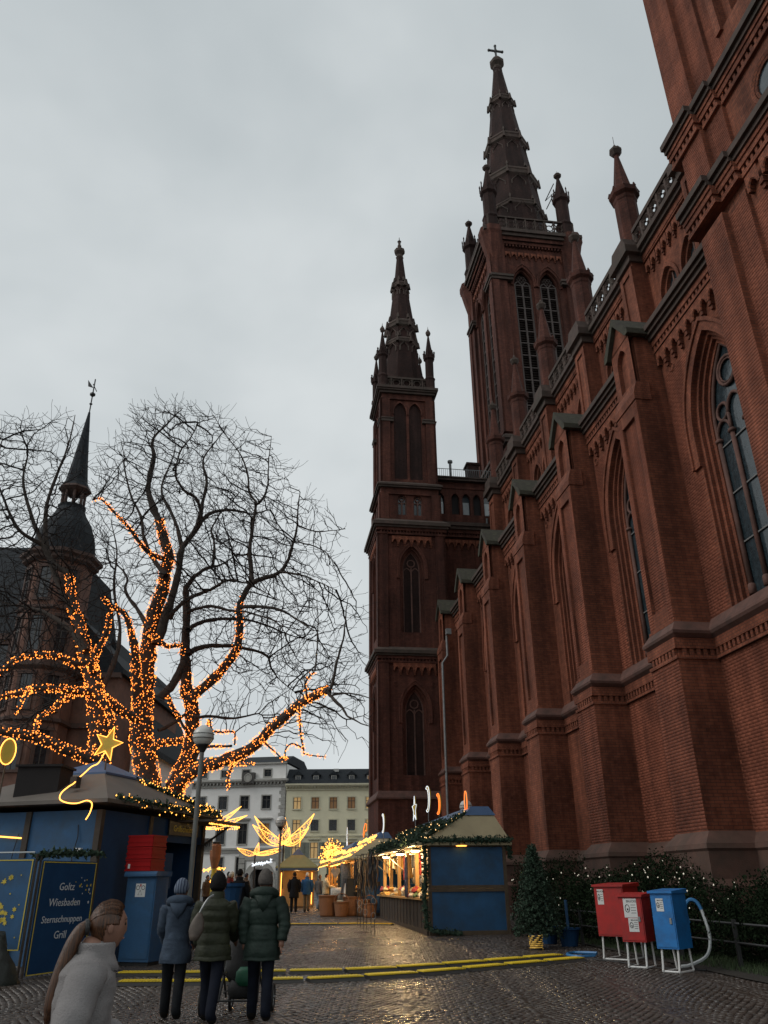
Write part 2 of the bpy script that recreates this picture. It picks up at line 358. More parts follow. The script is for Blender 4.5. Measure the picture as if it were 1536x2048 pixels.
# corbel arch unit (width .5): a little pointed arch standing on a corbel, one mesh shared by all
def corbel_mesh(w=.5, h=.62, dep=.16):
    mb = MB(); hw = w/2
    P = lambda u, z, d: (d, u, z)
    a = arch_pts(w*.33, w*.52, 4); pts = [(-hw, 0)] + [(-w*.33, 0)] + [(x, z) for x, z in a] + [(w*.33, 0), (hw, 0)]
    base = [(x, z-.0) for x, z in pts]
    # front polygon strips between arch line and top
    top = h-.1
    seq = [(-hw, 0), (-w*.33, 0)] + a[1:-1] + [(w*.33, 0), (hw, 0)]
    for p, q in zip(seq[:-1], seq[1:]):
        mb.add([P(p[0],p[1],-dep), P(q[0],q[1],-dep), P(q[0],top,-dep), P(p[0],top,-dep)], [(0,1,2,3)], 0)
        mb.add([P(p[0],p[1],-dep), P(q[0],q[1],-dep), P(q[0],q[1],.0), P(p[0],p[1],.0)], [(0,1,2,3)], 0)
    pcurve(mb, P, [(-w*.36, -.02)] + [(x*1.08, z*1.06) for x, z in a[1:-1]] + [(w*.36, -.02)], .035, -dep, 4)
    for sx in (-1,):
        pbox(mb, P, -hw-.085, -hw+.085, -.16, .02, -dep*.9, 0); pbox(mb, P, -hw-.06, -hw+.06, -.30, -.16, -dep*.6, 0)
    return mb.mesh('corbel_arch', M['brick_trim'])
CORB = corbel_mesh()
def frieze(parent, P, u0, u1, z, face, w=.5):
    """corbel arches along a wall: z is the springing line. P maps (u, z, d); face = rotation about z of the unit, whose wall normal is -x"""
    n = max(2, round((u1-u0)/w)); k = (u1-u0)/n
    for i in range(n):
        p = P(u0+(i+.5)*k, z, 0); o = inst('corbel_arch', CORB, parent, p, (0, 0, face), (1, k/w, 1))
def cornice(mb, P, u0, u1, z, prof, mi=0):
    """profile [(d_out, z)] as stacked boxes growing outwards"""
    for (za, zb, d) in prof: pbox(mb, P, u0-d*.0, u1+d*.0, z+za, z+zb, -d, .05, mi)
def dentils(mb, P, u0, u1, z0, z1, d, w=.11, mi=0):
    n = int((u1-u0)/(2*w))
    for i in range(n): a = u0+(i+.25)*(u1-u0)/n; pbox(mb, P, a, a+w, z0, z1, -d, .02, mi)

B0, DB, BWID, NB = 20.3, 6.2, 1.5, 6          # first buttress near corner, bay, buttress width
TF, TW, TC = 11.4, 12.55, 16.7                # buttress front, aisle wall, clerestory wall
PW = lambda u, z, d: (TW + d, u, z)
def PF(t0): return lambda u, z, d: (t0 + d, u, z)
def PN(s0): return lambda u, z, d: (u, s0 + d, z)

# aisle body (solid core so that nothing is paper-thin)
mb = MB(); mb.box(TW+1.0, 33, 8.0, 53, -.5, 19.0); mb.box(TC+.9, 29.5, 8.0, 55.5, 19.0, 29.3)
mb.build('nave_core', M['brick_dark'], church)
bays = [(15.0, B0)] + [(B0+BWID+DB*i, B0+DB*(i+1)) for i in range(NB-1)] + [(B0+BWID+DB*(NB-1), 53.6)]
# window tracery shared by all the aisle windows (local u centred on 0)
def tracery(zl, zs, hw, rise):
    mb = MB(); P = lambda u, z, d: (d, u, z); bars = MB()
    for u in (-hw+.05, -hw/3, hw/3, hw-.05):
        mb.tube([(.0, u, zl), (.0, u, zs-.3)], .075, 6); mb.lathe([(.13, zs-.42), (.14, zs-.36), (.09, zs-.3)], 6, (0, u)); mb.lathe([(.12, zl+.0), (.12, zl+.25), (.08, zl+.3)], 6, (0, u))
    w = hw/3
    for c in (-2*w, 0, 2*w):
        zz = zs-.3 + (.55 if c == 0 else 0)
        if c == 0:
            for sx in (-w, w): mb.tube([(0, sx, zs-.3), (0, sx, zz)], .055, 5)
        pcurve(mb, P, [(c+x*.97, zz+z) for x, z in arch_pts(w, w*1.25, 5)], .055, 0)
    pcurve(mb, P, circ(0, zs+rise-.98, .46), .06, 0, closed=True); pcurve(mb, P, circ(0, zs+rise-.98, .37, 12), .035, 0, 4, closed=True)
    for c in (-1, 1): pcurve(mb, P, circ(c*hw*.55, zs+.42, .27), .055, 0, closed=True)
    ol = outline(0, hw-.02, zl, zs, rise-.02); pcurve(mb, P, ol, .07, 0)
    k = int((zs-.4-zl)/1.25)
    bars.box(.03, .06, -hw, hw, -.02, .02)
    return mb.mesh('tracery', M['stone_trim'], True), bars.mesh('glazing_bar', M['iron']), [zl + i*(zs-.3-zl)/(k+.2) for i in range(1, k+1)]
WZ, WS, WRISE, WHW = 8.75, 13.95, 2.5, 1.13
TRAC, TBAR, BARZ = tracery(WZ, WS, WHW, WRISE)
wsteps = [(1.5, 2.95, .1), (1.38, 2.8, .12), (1.26, 2.66, .12), (WHW, WRISE, .1)]
for i, (a, b) in enumerate(bays):
    c = (a+b)/2
    mb = MB(); near = i < 4
    wall(mb, PW, a, b, 2.0, 18.9, [(c, WZ-.35, WS, wsteps)], 0, 1)
    aw = mb.build('aisle_wall', [M['brick'], M['brick_trim']], church)
    mb = MB(); band(mb, PW, c, 1.5, 2.95, 1.78, 3.3, WS-1.0, WS, -.09, .02); band(mb, PW, c, 1.78, 3.3, 1.88, 3.45, WS-1.0, WS, -.15, .02); mb.build('arch_moulding', M['brick_trim'], aw)
    mb = MB(); pane(mb, PW, c, WHW, WZ-.35, WS, WRISE, .5); g = mb.build('window', M['glass'], church)
    inst('tracery', TRAC, g, (TW+.44, c, 0)); [inst('glazing_bar', TBAR, g, (TW+.42, c, zz)) for zz in BARZ]
    # little roundel holes beside the arch
    for su in (-1, 1):
        if a+.15 < c+su*2.05 < b-.15: mb = MB(); mb.tube([PW(u, z, -.01) for u, z in circ(c+su*2.05, 17.0, .14, 10)], .035, 4, closed=True); mb.build('roundel', M['brick_trim'], aw)
    # sloping sill and string course
    mb = MB()
    mb.prism([(-.22, 8.0), (-.26, 8.08), (-.24, 8.16), (.0, 8.5), (.3, 8.5), (.3, 7.9), (-.1, 7.9)], lambda p, q, s: (TW+p, s, q), a, b); mb.build('string_course', M['stone_trim'], church)
    mb = MB(); pbox(mb, PW, a, b, 7.62, 7.9, -.1, .03); dentils(mb, PW, a, b, 7.42, 7.62, .08); pbox(mb, PW, a, b, 7.3, 7.40, -.1, .03); mb.build('string_course', M['brick_trim'], church)
    # main cornice with corbel table
    mb = MB(); pbox(mb, PW, a, b, 17.95, 18.06, -.20, .03, 1); dentils(mb, PW, a, b, 18.06, 18.2, .2, mi=1); pbox(mb, PW, a, b, 18.2, 18.42, -.23, .03, 1)
    pbox(mb, PW, a, b, 18.42, 18.58, -.32, .03); pbox(mb, PW, a, b, 18.58, 18.72, -.42, .03); pbox(mb, PW, a, b, 18.72, 18.92, -.52, .03)
    co = mb.build('aisle_cornice', [M['stone_dark'], M['brick_trim']], church)
    frieze(co, PW, a+.02, b-.02, 17.42, 0.0)
    # snow guard comb along the eaves and the lead roof behind it
    mb = MB(); q = a
    while q < b: mb.box(TW-.30, TW-.27, q, q+.05, 18.92, 19.2); q += .13
    mb.box(TW-.32, TW-.25, a, b, 19.06, 19.09); mb.build('snow_guard', M['iron'], church)
    # clerestory wall of the bay
    ca, cb = a-BWID+.35 if i else 12.0, b+ (BWID-.35)*0
    mb = MB(); PCw = PF(TC); st = [(.72, 1.2, .12), (.58, 1.0, .2)]
    wall(mb, PCw, a-.2 if i else 12, b+.2, 19.0, 29.0, [(c-.95, 21.5, 25.6, st), (c+.95, 21.5, 25.6, st)], 0, 1)
    cw = mb.build('clerestory_wall', [M['brick'], M['brick_trim']], church)
    mb = MB()
    for k in (-.95, .95): band(mb, PCw, c+k, .72, 1.2, .90, 1.42, 25.3, 25.6, -.08, .02)
    mb.build('arch_moulding', M['brick_trim'], cw)
    for k in (-.95, .95):
        mb = MB(); pane(mb, PCw, c+k, .58, 21.5, 25.6, 1.0, .3); g = mb.build('window', M['glass'], church)
        mb = MB(); mb.tube([PCw(c+k, 21.5, .26), PCw(c+k, 26.5, .26)], .05, 5); pcurve(mb, PCw, circ(c+k, 25.75, .3), .05, .26, closed=True); mb.build('tracery', M['stone_trim'], g)
    mb = MB(); a2, b2 = (12.0 if i == 0 else a-.15), b+.15
    pbox(mb, PCw, a2, b2, 28.35, 28.45, -.2, .03, 1); pbox(mb, PCw, a2, b2, 28.45, 28.75, -.23, .03, 1); pbox(mb, PCw, a2, b2, 28.75, 28.95, -.36, .03); pbox(mb, PCw, a2, b2, 28.95, 29.2, -.52, .03)
    co = mb.build('nave_cornice', [M['stone_dark'], M['brick_trim']], church)
    frieze(co, PCw, a2+.1, b2-.1, 27.72, 0.0, .56)
    # pierced parapet
    mb = MB(); PP = PF(TC-.42)
    pbox(mb, PP, a2, b2, 29.2, 29.36, 0, .2); pbox(mb, PP, a2, b2, 30.3, 30.52, -.03, .23)
    n = max(3, round((b2-a2)/.86)); k = (b2-a2)/n
    for j in range(n):
        u = a2+(j+.5)*k
        pcurve(mb, PP, circ(u, 29.84, .37, 10), .105, .1, 4, closed=True)
        for q in range(4):
            an = math.pi/4+q*math.pi/2; pcurve(mb, PP, [(u+.40*math.cos(an), 29.84+.40*math.sin(an)), (u+.16*math.cos(an), 29.84+.16*math.sin(an))], .085, .1, 4)
        pbox(mb, PP, u+k/2-.07, u+k/2+.07, 29.36, 30.3, .02, .18)
        for e in (-1, 1):
            for g_ in (-1, 1): mb.prism([(u+e*k/2, 29.84+g_*.47), (u+e*k/2, 29.84+g_*.2), (u+e*.17, 29.84+g_*.47)], PP, .05, .15)
    mb.build('parapet', M['stone_dark'], church)
# lead and slate roofs
mb = MB(); mb.prism([(TW-.35, 18.93), (TC, 21.0), (TC, 19.0), (TW+.2, 18.7)], lambda p, q, s: (p, s, q), 12.0, 53.5); mb.build('aisle_roof', M['zinc'], church)
mb = MB(); mb.prism([(TC+.1, 29.22), (23, 34.4), (29.4, 29.25)], lambda p, q, s: (p, s, q), 10.0, 56.0); mb.build('nave_roof', M['slate'], church)

# buttresses: one built, copies share its meshes
def buttress(y):
    w = BWID; d = TW - TF
    root = empty('buttress', (0, y, 0), parent=church)
    return root
PB = lambda u, z, d: (TF + d, u, z)
bm_ = {}
def bpart(name, fn, mats, smooth=False):
    mb = MB(); fn(mb); bm_[name] = mb.mesh(name, mats, smooth)
def f_pier(mb):
    w = BWID
    mb.box(TF-.12, TW+.05, -.06, w+.06, 2.6, 7.3); mb.box(TF-.05, TW+.05, -.02, w+.02, 7.3, 8.45)
    # upper shaft with a recessed long panel on the front
    z0, z1 = 8.45, 16.05
    for a, b in ((0, .28), (w-.28, w)): mb.box(TF, TF+.2, a, b, z0, z1)
    mb.box(TF, TF+.2, .28, w-.28, z0, z0+.5); mb.box(TF, TF+.2, .28, w-.28, z1-.5, z1)
    mb.box(TF+.11, TF+.2, .28, w-.28, z0+.5, z1-.5); mb.box(TF+.2, TW+.05, 0, w, z0, z1)
def f_head(mb):
    w = BWID; z0, z1 = 16.05, 18.3
    P = lambda u, z, d: (TF+.14+d, u, z)
    mb.prism([(0, 16.05), (0, 16.3), (.14, 16.75), (.6, 16.75), (.6, 16.05)], lambda p, q, s: (TF-.04+p, s, q), -.03, w+.03, 1)
    wall(mb, P, .05, w-.05, 16.75, 18.75, [(w/2, 16.9, 18.0, [(.36, .55, .16)])], 0, 1); pbox(mb, P, .2, w-.2, 16.8, 18.7, .16, .2, 0)
    mb.box(TF+.34, TW+.05, .05, w-.05, 16.05, 18.9)
    mb.prism([(.05, 18.7), (w-.05, 18.7), (w/2, 19.75)], lambda p, q, a: (a, p, q), TF+.14, TW+.1)
def f_cap(mb):
    w = BWID
    for s in (-1, 1):
        mb.prism([(w/2, 19.95), (w/2, 19.62), (w/2+s*(w/2+.02), 18.62), (w/2+s*(w/2+.22), 18.62), (w/2+s*(w/2+.2), 18.85)], lambda p, q, a: (a, p, q), TF-.02, TW+.75)
def f_ledge(mb):
    mb.rects(TF, TW+.02, 0, BWID, [(-.1, 7.89), (.1, 7.9), (.22, 8.0), (.24, 8.08), (.2, 8.14), (-.03, 8.47), (-.3, 8.49)])
def f_ledgeb(mb):
    w = BWID; mb.box(TF-.18, TW+.02, -.12, w+.12, 7.58, 7.88); mb.box(TF-.17, TW+.02, -.11, w+.11, 7.28, 7.38)
    for k in range(7): mb.box(TF-.165, TF, .02+k*.21, .13+k*.21, 7.38, 7.58)
    for k in range(5): mb.box(TF+.05+k*.21, TF+.16+k*.21, -.105, 0, 7.38, 7.58)
def f_base(mb):
    mb.rects(TF, TW+.1, 0, BWID, [(.5, -.5), (.5, 1.5), (.38, 1.66), (.38, 2.3), (.43, 2.36), (.4, 2.48), (.13, 2.78), (-.1, 2.8)])
bpart('pier', f_pier, [M['brick']]); bpart('pier_head', f_head, [M['brick'], M['brick_trim']]); bpart('cap', f_cap, [M['moss']])
bpart('ledge', f_ledge, [M['stone_trim']]); bpart('ledge_band', f_ledgeb, [M['brick_trim']]); bpart('base', f_base, [M['plinth']])
for i in range(NB):
    b = buttress(B0+DB*i)
    for k, me in bm_.items(): inst(k, me, b)
# wall plinth between the buttresses
mb = MB(); mb.prism([(-.3, -.5), (-.3, 1.55), (-.22, 1.7), (-.22, 2.3), (-.28, 2.36), (-.24, 2.5), (.0, 2.75), (.4, 2.75), (.4, -.5)], lambda p, q, s: (TW+p, s, q), 12.0, 53.0); mb.build('plinth', M['plinth'], church)
# clerestory pilasters with pinnacles
def pinnacle_parts():
    mb = MB(); mb.lathe([(.62, 29.2), (.62, 29.5), (.56, 29.6), (.56, 32.9), (.60, 33.0), (.60, 33.2), (.76, 33.35), (.78, 33.62), (.5, 33.66)], 8, (0, 0), R(22.5)); a = mb.mesh('shaft', M['brick_tower'])
    mb = MB()
    for i in range(8):
        t = 2*math.pi*i/8+R(22.5); mb.cbox((.7*math.cos(t), .7*math.sin(t), 33.72), (.08, .08, .13), taper=.3)
    mb.lathe([(.52, 33.62), (.13, 36.3), (.13, 36.42), (.2, 36.5)], 8, (0, 0), R(22.5)); c = mb.mesh('cone', M['brick_tower'])
    mb = MB(); mb.lathe([(.1, 36.4), (.22, 36.5), (.34, 36.72), (.33, 36.86), (.2, 36.95), (.07, 37.0), (.1, 37.1), (.05, 37.25), (.015, 37.3), (.012, 37.9)], 8); f = mb.mesh('finial', M['stone_dark'])
    return a, c, f
pa, pc, pf = pinnacle_parts()
for i in range(0, NB):
    y = B0+DB*i+BWID/2
    mb = MB(); Pp = PF(TC-.75)
    mb.box(TC-.75, TC+.1, y-.62, y+.62, 19.2, 28.4); pbox(mb, Pp, y-.62, y-.36, 20, 28.2, -.08, .02); pbox(mb, Pp, y+.36, y+.62, 20, 28.2, -.08, .02); pbox(mb, Pp, y-.36, y+.36, 27.9, 28.2, -.08, .02)
    p = mb.build('pilaster', M['brick'], church)
    mb = MB(); mb.box(TC-.9, TC+.1, y-.74, y+.74, 28.4, 28.8); mb.box(TC-1.12, TC+.1, y-.95, y+.95, 28.8, 29.22); mb.prism([(-.85, 29.22), (.85, 29.22), (.6, 29.9), (-.6, 29.9)], lambda u, z, a: (a, y+u, z), TC-1.02, TC+.2); mb.build('capstone', M['stone_dark'], p)
    if i >= 1:
        pin = empty('pinnacle', (TC-.1, y, 0), parent=church)
        inst('shaft', pa, pin); inst('cone', pc, pin); inst('finial', pf, pin)
# ---------------- real bricks on the nearest church walls ----------------
def bricks_mat():
    m, nt, p = newmat('single_bricks'); N = nt.nodes; p.inputs['Roughness'].default_value = .85; p.inputs['Specular IOR Level'].default_value = .25
    g = N.new('ShaderNodeNewGeometry'); oi = N.new('ShaderNodeObjectInfo'); ad = N.new('ShaderNodeMath'); ad.operation = 'ADD'; L(nt, g.outputs['Random Per Island'], ad.inputs[0]); L(nt, oi.outputs['Random'], ad.inputs[1]); fr = N.new('ShaderNodeMath'); fr.operation = 'FRACT'; L(nt, ad.outputs[0], fr.inputs[0])
    r = N.new('ShaderNodeValToRGB'); r.color_ramp.elements[0].color = (.215, .071, .043, 1); r.color_ramp.elements[1].color = (.275, .093, .055, 1); e = r.color_ramp.elements.new(.5); e.color = (.242, .081, .048, 1); e = r.color_ramp.elements.new(.93); e.color = (.255, .085, .050, 1)
    L(nt, fr.outputs[0], r.inputs['Fac'])
    tc = N.new('ShaderNodeTexCoord'); n = N.new('ShaderNodeTexNoise'); n.inputs['Scale'].default_value = .55; n.inputs['Detail'].default_value = 9; n.inputs['Roughness'].default_value = .68; L(nt, g.outputs['Position'], n.inputs['Vector'])
    r2 = N.new('ShaderNodeValToRGB'); r2.color_ramp.elements[0].position = .40; r2.color_ramp.elements[1].position = .72; r2.color_ramp.elements[0].color = (1.1, 1.08, 1.05, 1); r2.color_ramp.elements[1].color = (.42, .40, .40, 1); L(nt, n.outputs['Fac'], r2.inputs['Fac'])
    x = N.new('ShaderNodeMix'); x.data_type = 'RGBA'; x.blend_type = 'MULTIPLY'; x.inputs['Factor'].default_value = 1; L(nt, r.outputs[0], x.inputs['A']); L(nt, r2.outputs[0], x.inputs['B']); mps = N.new('ShaderNodeMapping'); mps.inputs['Scale'].default_value = (2.6, 2.6, .11); L(nt, g.outputs['Position'], mps.inputs['Vector']); n4 = N.new('ShaderNodeTexNoise'); n4.inputs['Scale'].default_value = 1.0; n4.inputs['Detail'].default_value = 6; L(nt, mps.outputs[0], n4.inputs['Vector']); r4 = N.new('ShaderNodeValToRGB'); r4.color_ramp.elements[0].position = .38; r4.color_ramp.elements[1].position = .66; r4.color_ramp.elements[0].color = (.66, .64, .63, 1); r4.color_ramp.elements[1].color = (1.08, 1.08, 1.08, 1); L(nt, n4.outputs['Fac'], r4.inputs['Fac']); x2 = N.new('ShaderNodeMix'); x2.data_type = 'RGBA'; x2.blend_type = 'MULTIPLY'; x2.inputs['Factor'].default_value = 1; L(nt, x.outputs['Result'], x2.inputs['A']); L(nt, r4.outputs[0], x2.inputs['B']); L(nt, x2.outputs['Result'], p.inputs['Base Color'])
    nb = N.new('ShaderNodeTexNoise'); nb.inputs['Scale'].default_value = 35; L(nt, g.outputs['Position'], nb.inputs['Vector']); b = N.new('ShaderNodeBump'); b.inputs['Strength'].default_value = .35; b.inputs['Distance'].default_value = .01; L(nt, nb.outputs['Fac'], b.inputs['Height']); L(nt, b.outputs[0], p.inputs['Normal'])
    return m
M['bricks'] = bricks_mat()
def brick_panel(axis, plane, u0, u1, z0, z1, skip=None, sgn=-1):
    """list of brick centres on a wall: axis 'x' (face towards -x at x=plane, u=y) or 'y' (face towards -y at y=plane, u=x)"""
    bw, bh = .27, .088; out = []; row = 0; z = z0
    while z+bh <= z1+1e-6:
        u = u0-(bw/2 if row % 2 else 0)
        while u < u1-.02:
            a, b = max(u, u0), min(u+bw, u1)
            if b-a > .07:
                c = (a+b)/2; zc = z+bh/2
                if skip is None or not skip(c, zc, (b-a)/2): out.append((axis, plane, c, zc, (b-a)/2-.0035, bh/2-.004))
            u += bw
        z += bh; row += 1
    return out
def brick_verts(B):
    n = len(B); V = np.zeros((n, 8, 3)); 
    for i, (ax, pl, c, z, hu, hz) in enumerate(B):
        pr = .002+.002*rng.random(); j = rng.normal(0, .0012, 4)
        for q, (su, sz) in enumerate(((-1,-1),(1,-1),(1,1),(-1,1))):
            for k, (ins, dep) in enumerate(((0.0, .002), (.0012, -pr))):
                u = c+su*(hu-ins); zz = z+sz*(hz-ins); d = pl+dep+(j[q]*.6 if k else 0)
                V[i, k*4+q] = (d, u, zz) if ax == 'x' else (u, d, zz)
    return V
BF = np.array([(4,5,6,7),(0,1,5,4),(1,2,6,5),(2,3,7,6),(3,0,4,7)])
def arch_skip(c0, hw, zl, zs, rise):
    Rr = (hw*hw+rise*rise)/(2*hw)
    def f(u, z, hu):
        x = abs(u-c0)-hu
        if z < zl-.06 or x > hw: return False
        if z <= zs: return True
        return (max(x, 0)+Rr-hw)**2+(z-zs)**2 < Rr*Rr
    return f
BR = []
for i in (0, 1):
    a, b = bays[i]; c = (a+b)/2; sk = arch_skip(c, 1.52, WZ-.35, WS, 2.98); sk2 = arch_skip(c, 1.9, WS-1.05, WS, 3.48)
    BR += brick_panel('x', TW, a+.0 if i else 14.9, b-.005, 8.52, 17.0, lambda u, z, h, sk=sk, sk2=sk2: sk(u, z, h) or sk2(u, z, h))
    BR += brick_panel('x', TW, a if i else 14.9, b-.07, 2.78, 7.28)
for i in (0, 1):
    y = B0+DB*i; BR += brick_panel('x', TF-.12, y-.06, y+BWID+.06, 2.82, 7.26)
    BR += brick_panel('x', TF, y, y+.28, 8.52, 16.0); BR += brick_panel('x', TF, y+BWID-.28, y+BWID, 8.52, 16.0); BR += brick_panel('x', TF+.11, y+.29, y+BWID-.29, 8.98, 15.54)
TC0, SC1 = 11.4, 14.75
BR += brick_panel('x', TC0-.3, SC1-.95, SC1+.115, 8.0, 17.5); BR += brick_panel('x', TC0-.12, SC1-1.75, SC1-.955, 11.0, 17.5); BR += brick_panel('x', TC0, SC1-4.3, SC1-1.76, 15.0, 17.0, arch_skip(10.375, 2.17, 8, 13.5, 3.52))
BR += brick_panel('x', TC0-.3, SC1-.95, SC1+.115, 19.0, 20.7); BR += brick_panel('x', TC0-.12, SC1-1.75, SC1-.955, 19.0, 20.7)
BR += brick_panel('x', TC0-.3, SC1-.95, SC1+.115, 21.8, 29.0); BR += brick_panel('x', TC0-.12, SC1-1.75, SC1-.955, 21.8, 29.0); BR += brick_panel('x', TC0, SC1-2.4, SC1-1.76, 21.8, 27.0)
BVv = brick_verts(BR)
P0 = BVv.mean(1)
# the three hundred that show largest: on the pier sides and the wall of the nearest bay inside the picture
front = [i for i, b in enumerate(BR) if (b[0] == 'x' and b[1] == TW and 17.4 < b[2] < 20.2 and 4.0 < b[3] < 7.2)][:300]
wallparent = [o for o in church.children if o.name.startswith('aisle_wall')][0]
fs_ = set(front)
for i in front:
    o = bpy.data.objects.new('brick', mesh_np('brick', BVv[i], BF, M['bricks'])); COL.objects.link(o); o.parent = wallparent
rest = np.array([i for i in range(len(BR)) if i not in fs_]); n = len(rest)
o = bpy.data.objects.new('brickwork', mesh_np('brickwork', BVv[rest].reshape(-1, 3), (BF[None]+(np.arange(n)*8)[:, None, None]).reshape(-1, 4), M['bricks'])); COL.objects.link(o); o.parent = church; o['kind'] = 'stuff'
M['stone_grey'] = mat('grey_stone_tracery', (.075, .058, .052), .8, .2, 3)
# ---------------- church towers ----------------
def face_maps(cx, cy, h):
    """four faces of a square tower: (u, z, d) with u along the face, d inwards; the list starts with the face towards -y, then -x, +y, +x"""
    out = []
    for k in range(4):
        c, s = [(1,0), (0,-1), (-1,0), (0,1)][k]
        def P(u, z, d, c=c, s=s, h=h):
            x, y = u, -h+d
            return (cx + c*x - s*y, cy + s*x + c*y, z)
        out.append((P, [R(90), 0.0, R(-90), R(180)][k]))
    return out
def ring(mb, cx, cy, h, z0, z1, out, mi=0): mb.box(cx-h-out, cx+h+out, cy-h-out, cy+h+out, z0, z1, mi)
def tower_cornice(parent, cx, cy, h, z, scale=1.0, fr=True, w=.5, ulim=None):
    mb = MB(); k = scale
    ring(mb, cx, cy, h, z-.75*k, z-.62*k, .18*k, 1)
    for P, a in face_maps(cx, cy, h)[:2]: dentils(mb, P, -h, h, z-.62*k, z-.48*k, .18*k, .12, 1)
    ring(mb, cx, cy, h, z-.48*k, z-.28*k, .22*k, 1); ring(mb, cx, cy, h, z-.28*k, z-.14*k, .34*k); ring(mb, cx, cy, h, z-.14*k, z+.1*k, .46*k)
    hh = h+.46*k
    mb.lathe([(hh*1.414, z+.1*k), ((h+.05)*1.414, z+.4*k)], 4, (cx, cy), R(45))
    c = mb.build('cornice', [M['stone_dark'], M['trim_tower']], parent)
    if fr:
        e = h*.62
        for P, a in face_maps(cx, cy, h)[:2]: frieze(c, lambda u, z, d, P=P: P(u, z, d), -e, e, z-1.3*k, a, w)
    return c
def corner_strips(mb, cx, cy, h, z0, z1, w, out, faces=(0, 1, 2, 3), mi=0):
    fm = face_maps(cx, cy, h)
    for k in faces:
        P = fm[k][0]
        for a, b in ((-h-out, -h+w), (h-w, h+out)): pbox(mb, P, a, b, z0, z1, -out, .0, mi)
def lancet(parent, P, uc, hw, z0, zs, rise, d, kind='glass'):
    mb = MB()
    if kind == 'glass':
        pane(mb, P, uc, hw, z0, zs, rise, d); g = mb.build('window', M['glass'], parent)
        mb = MB(); mb.tube([P(uc, z0, d-.05), P(uc, zs+.1, d-.05)], .07, 5); pcurve(mb, P, circ(uc, zs+rise*.35, hw*.45, 10), .06, d-.05, closed=True)
        for e in (-1, 1): pcurve(mb, P, [(uc+e*hw/2+x, zs-.35+z) for x, z in arch_pts(hw/2, hw*.7, 4)], .05, d-.05)
        pcurve(mb, P, outline(uc, hw-.02, z0, zs, rise), .07, d-.05); mb.build('tracery', M['stone_trim'], g)
    else:
        pane(mb, P, uc, hw, z0, zs, rise, d+.35); g = mb.build('louvre_window', M['void'], parent)
        mb = MB(); n = int((zs-z0)/.27)
        for i in range(n): z = z0 + (i+.3)*(zs-z0)/n; mb.add([P(uc-hw, z, d), P(uc+hw, z, d), P(uc+hw, z+.2, d+.22), P(uc-hw, z+.2, d+.22), P(uc-hw, z+.04, d), P(uc+hw, z+.04, d)], [(0,1,2,3), (4,5,2,3), (0,1,5,4)])
        mb.build('louvre', M['louvre'], g)
        mb = MB(); two = kind == 'louvre2'
        us = (-hw+.08, 0, hw-.08) if two else (-hw+.06, hw-.06)
        for u in us: pbox(mb, P, uc+u-.08, uc+u+.08, z0, zs+.1, d-.14, d)
        k = max(3, round((zs-z0)/1.35))
        for i in range(k+1): z = z0 + i*(zs-z0)/k; pbox(mb, P, uc-hw, uc+hw, z-.06, z+.06, d-.12, d-.0)
        if two:
            for e in (-1, 1): pcurve(mb, P, [(uc+e*hw/2+x*.9, zs-.2+z) for x, z in arch_pts(hw/2, hw*.75, 4)], .07, d-.08)
            zc = zs+rise*.42
            for q in range(6):
                a = q*math.pi/3; pcurve(mb, P, circ(uc+.3*math.cos(a), zc+.3*math.sin(a), .15, 8), .04, d-.08, 4, closed=True)
        mb.build('tracery', M['stone_grey'], g)
    return g
def pinnacle(parent, x, y, z0, z1, z2, r, n=8):
    """slender corner turret: shaft z0..z1 with gablets, cone to z2 and a ball finial"""
    e = empty('turret', (x, y, 0), parent=parent) if False else None
    mb = MB(); h = z1-z0
    mb.lathe([(r*1.15, z0), (r*1.15, z0+.06*h), (r, z0+.1*h), (r, z0+.30*h), (r*1.12, z0+.33*h), (r*1.1, z0+.36*h), (r*.85, z0+.40*h), (r*.85, z1-.12*h), (r*1.15, z1-.08*h), (r*1.12, z1), (r*.8, z1+.02)], n, (x, y), R(22.5))
    for i in range(n):
        a = 2*math.pi*i/n; ca, sa = math.cos(a), math.sin(a)
        px, py = x+r*.95*ca, y+r*.95*sa; w = r*.36
        mb.add([(px-sa*w, py+ca*w, z1), (px+sa*w, py-ca*w, z1), (px, py, z1+r*1.1), (px-ca*r*.4, py-sa*r*.4, z1+r*.3)], [(0,1,2), (0,2,3), (1,2,3)], 0)
        a2 = a+R(22.5); mb.lathe([(.06, z1-.1), (.06, z1+r*.8), (.1, z1+r*.9), (.01, z1+r*1.3)], 4, (x+r*1.1*math.cos(a2), y+r*1.1*math.sin(a2)))
    mb.lathe([(r*.86, z1), (r*.16, z2-.75), (r*.2, z2-.7)], n, (x, y), R(22.5))
    f = r*.55
    mb.lathe([(r*.16, z2-.75), (f*.8, z2-.62), (f, z2-.42), (f*.75, z2-.25), (.05, z2-.2), (.09, z2-.08), (.03, z2), (.01, z2+.3)], 8, (x, y), mi=1)
    return mb.build('corner_turret', [M['brick_dark'], M['stone_dark']], parent)
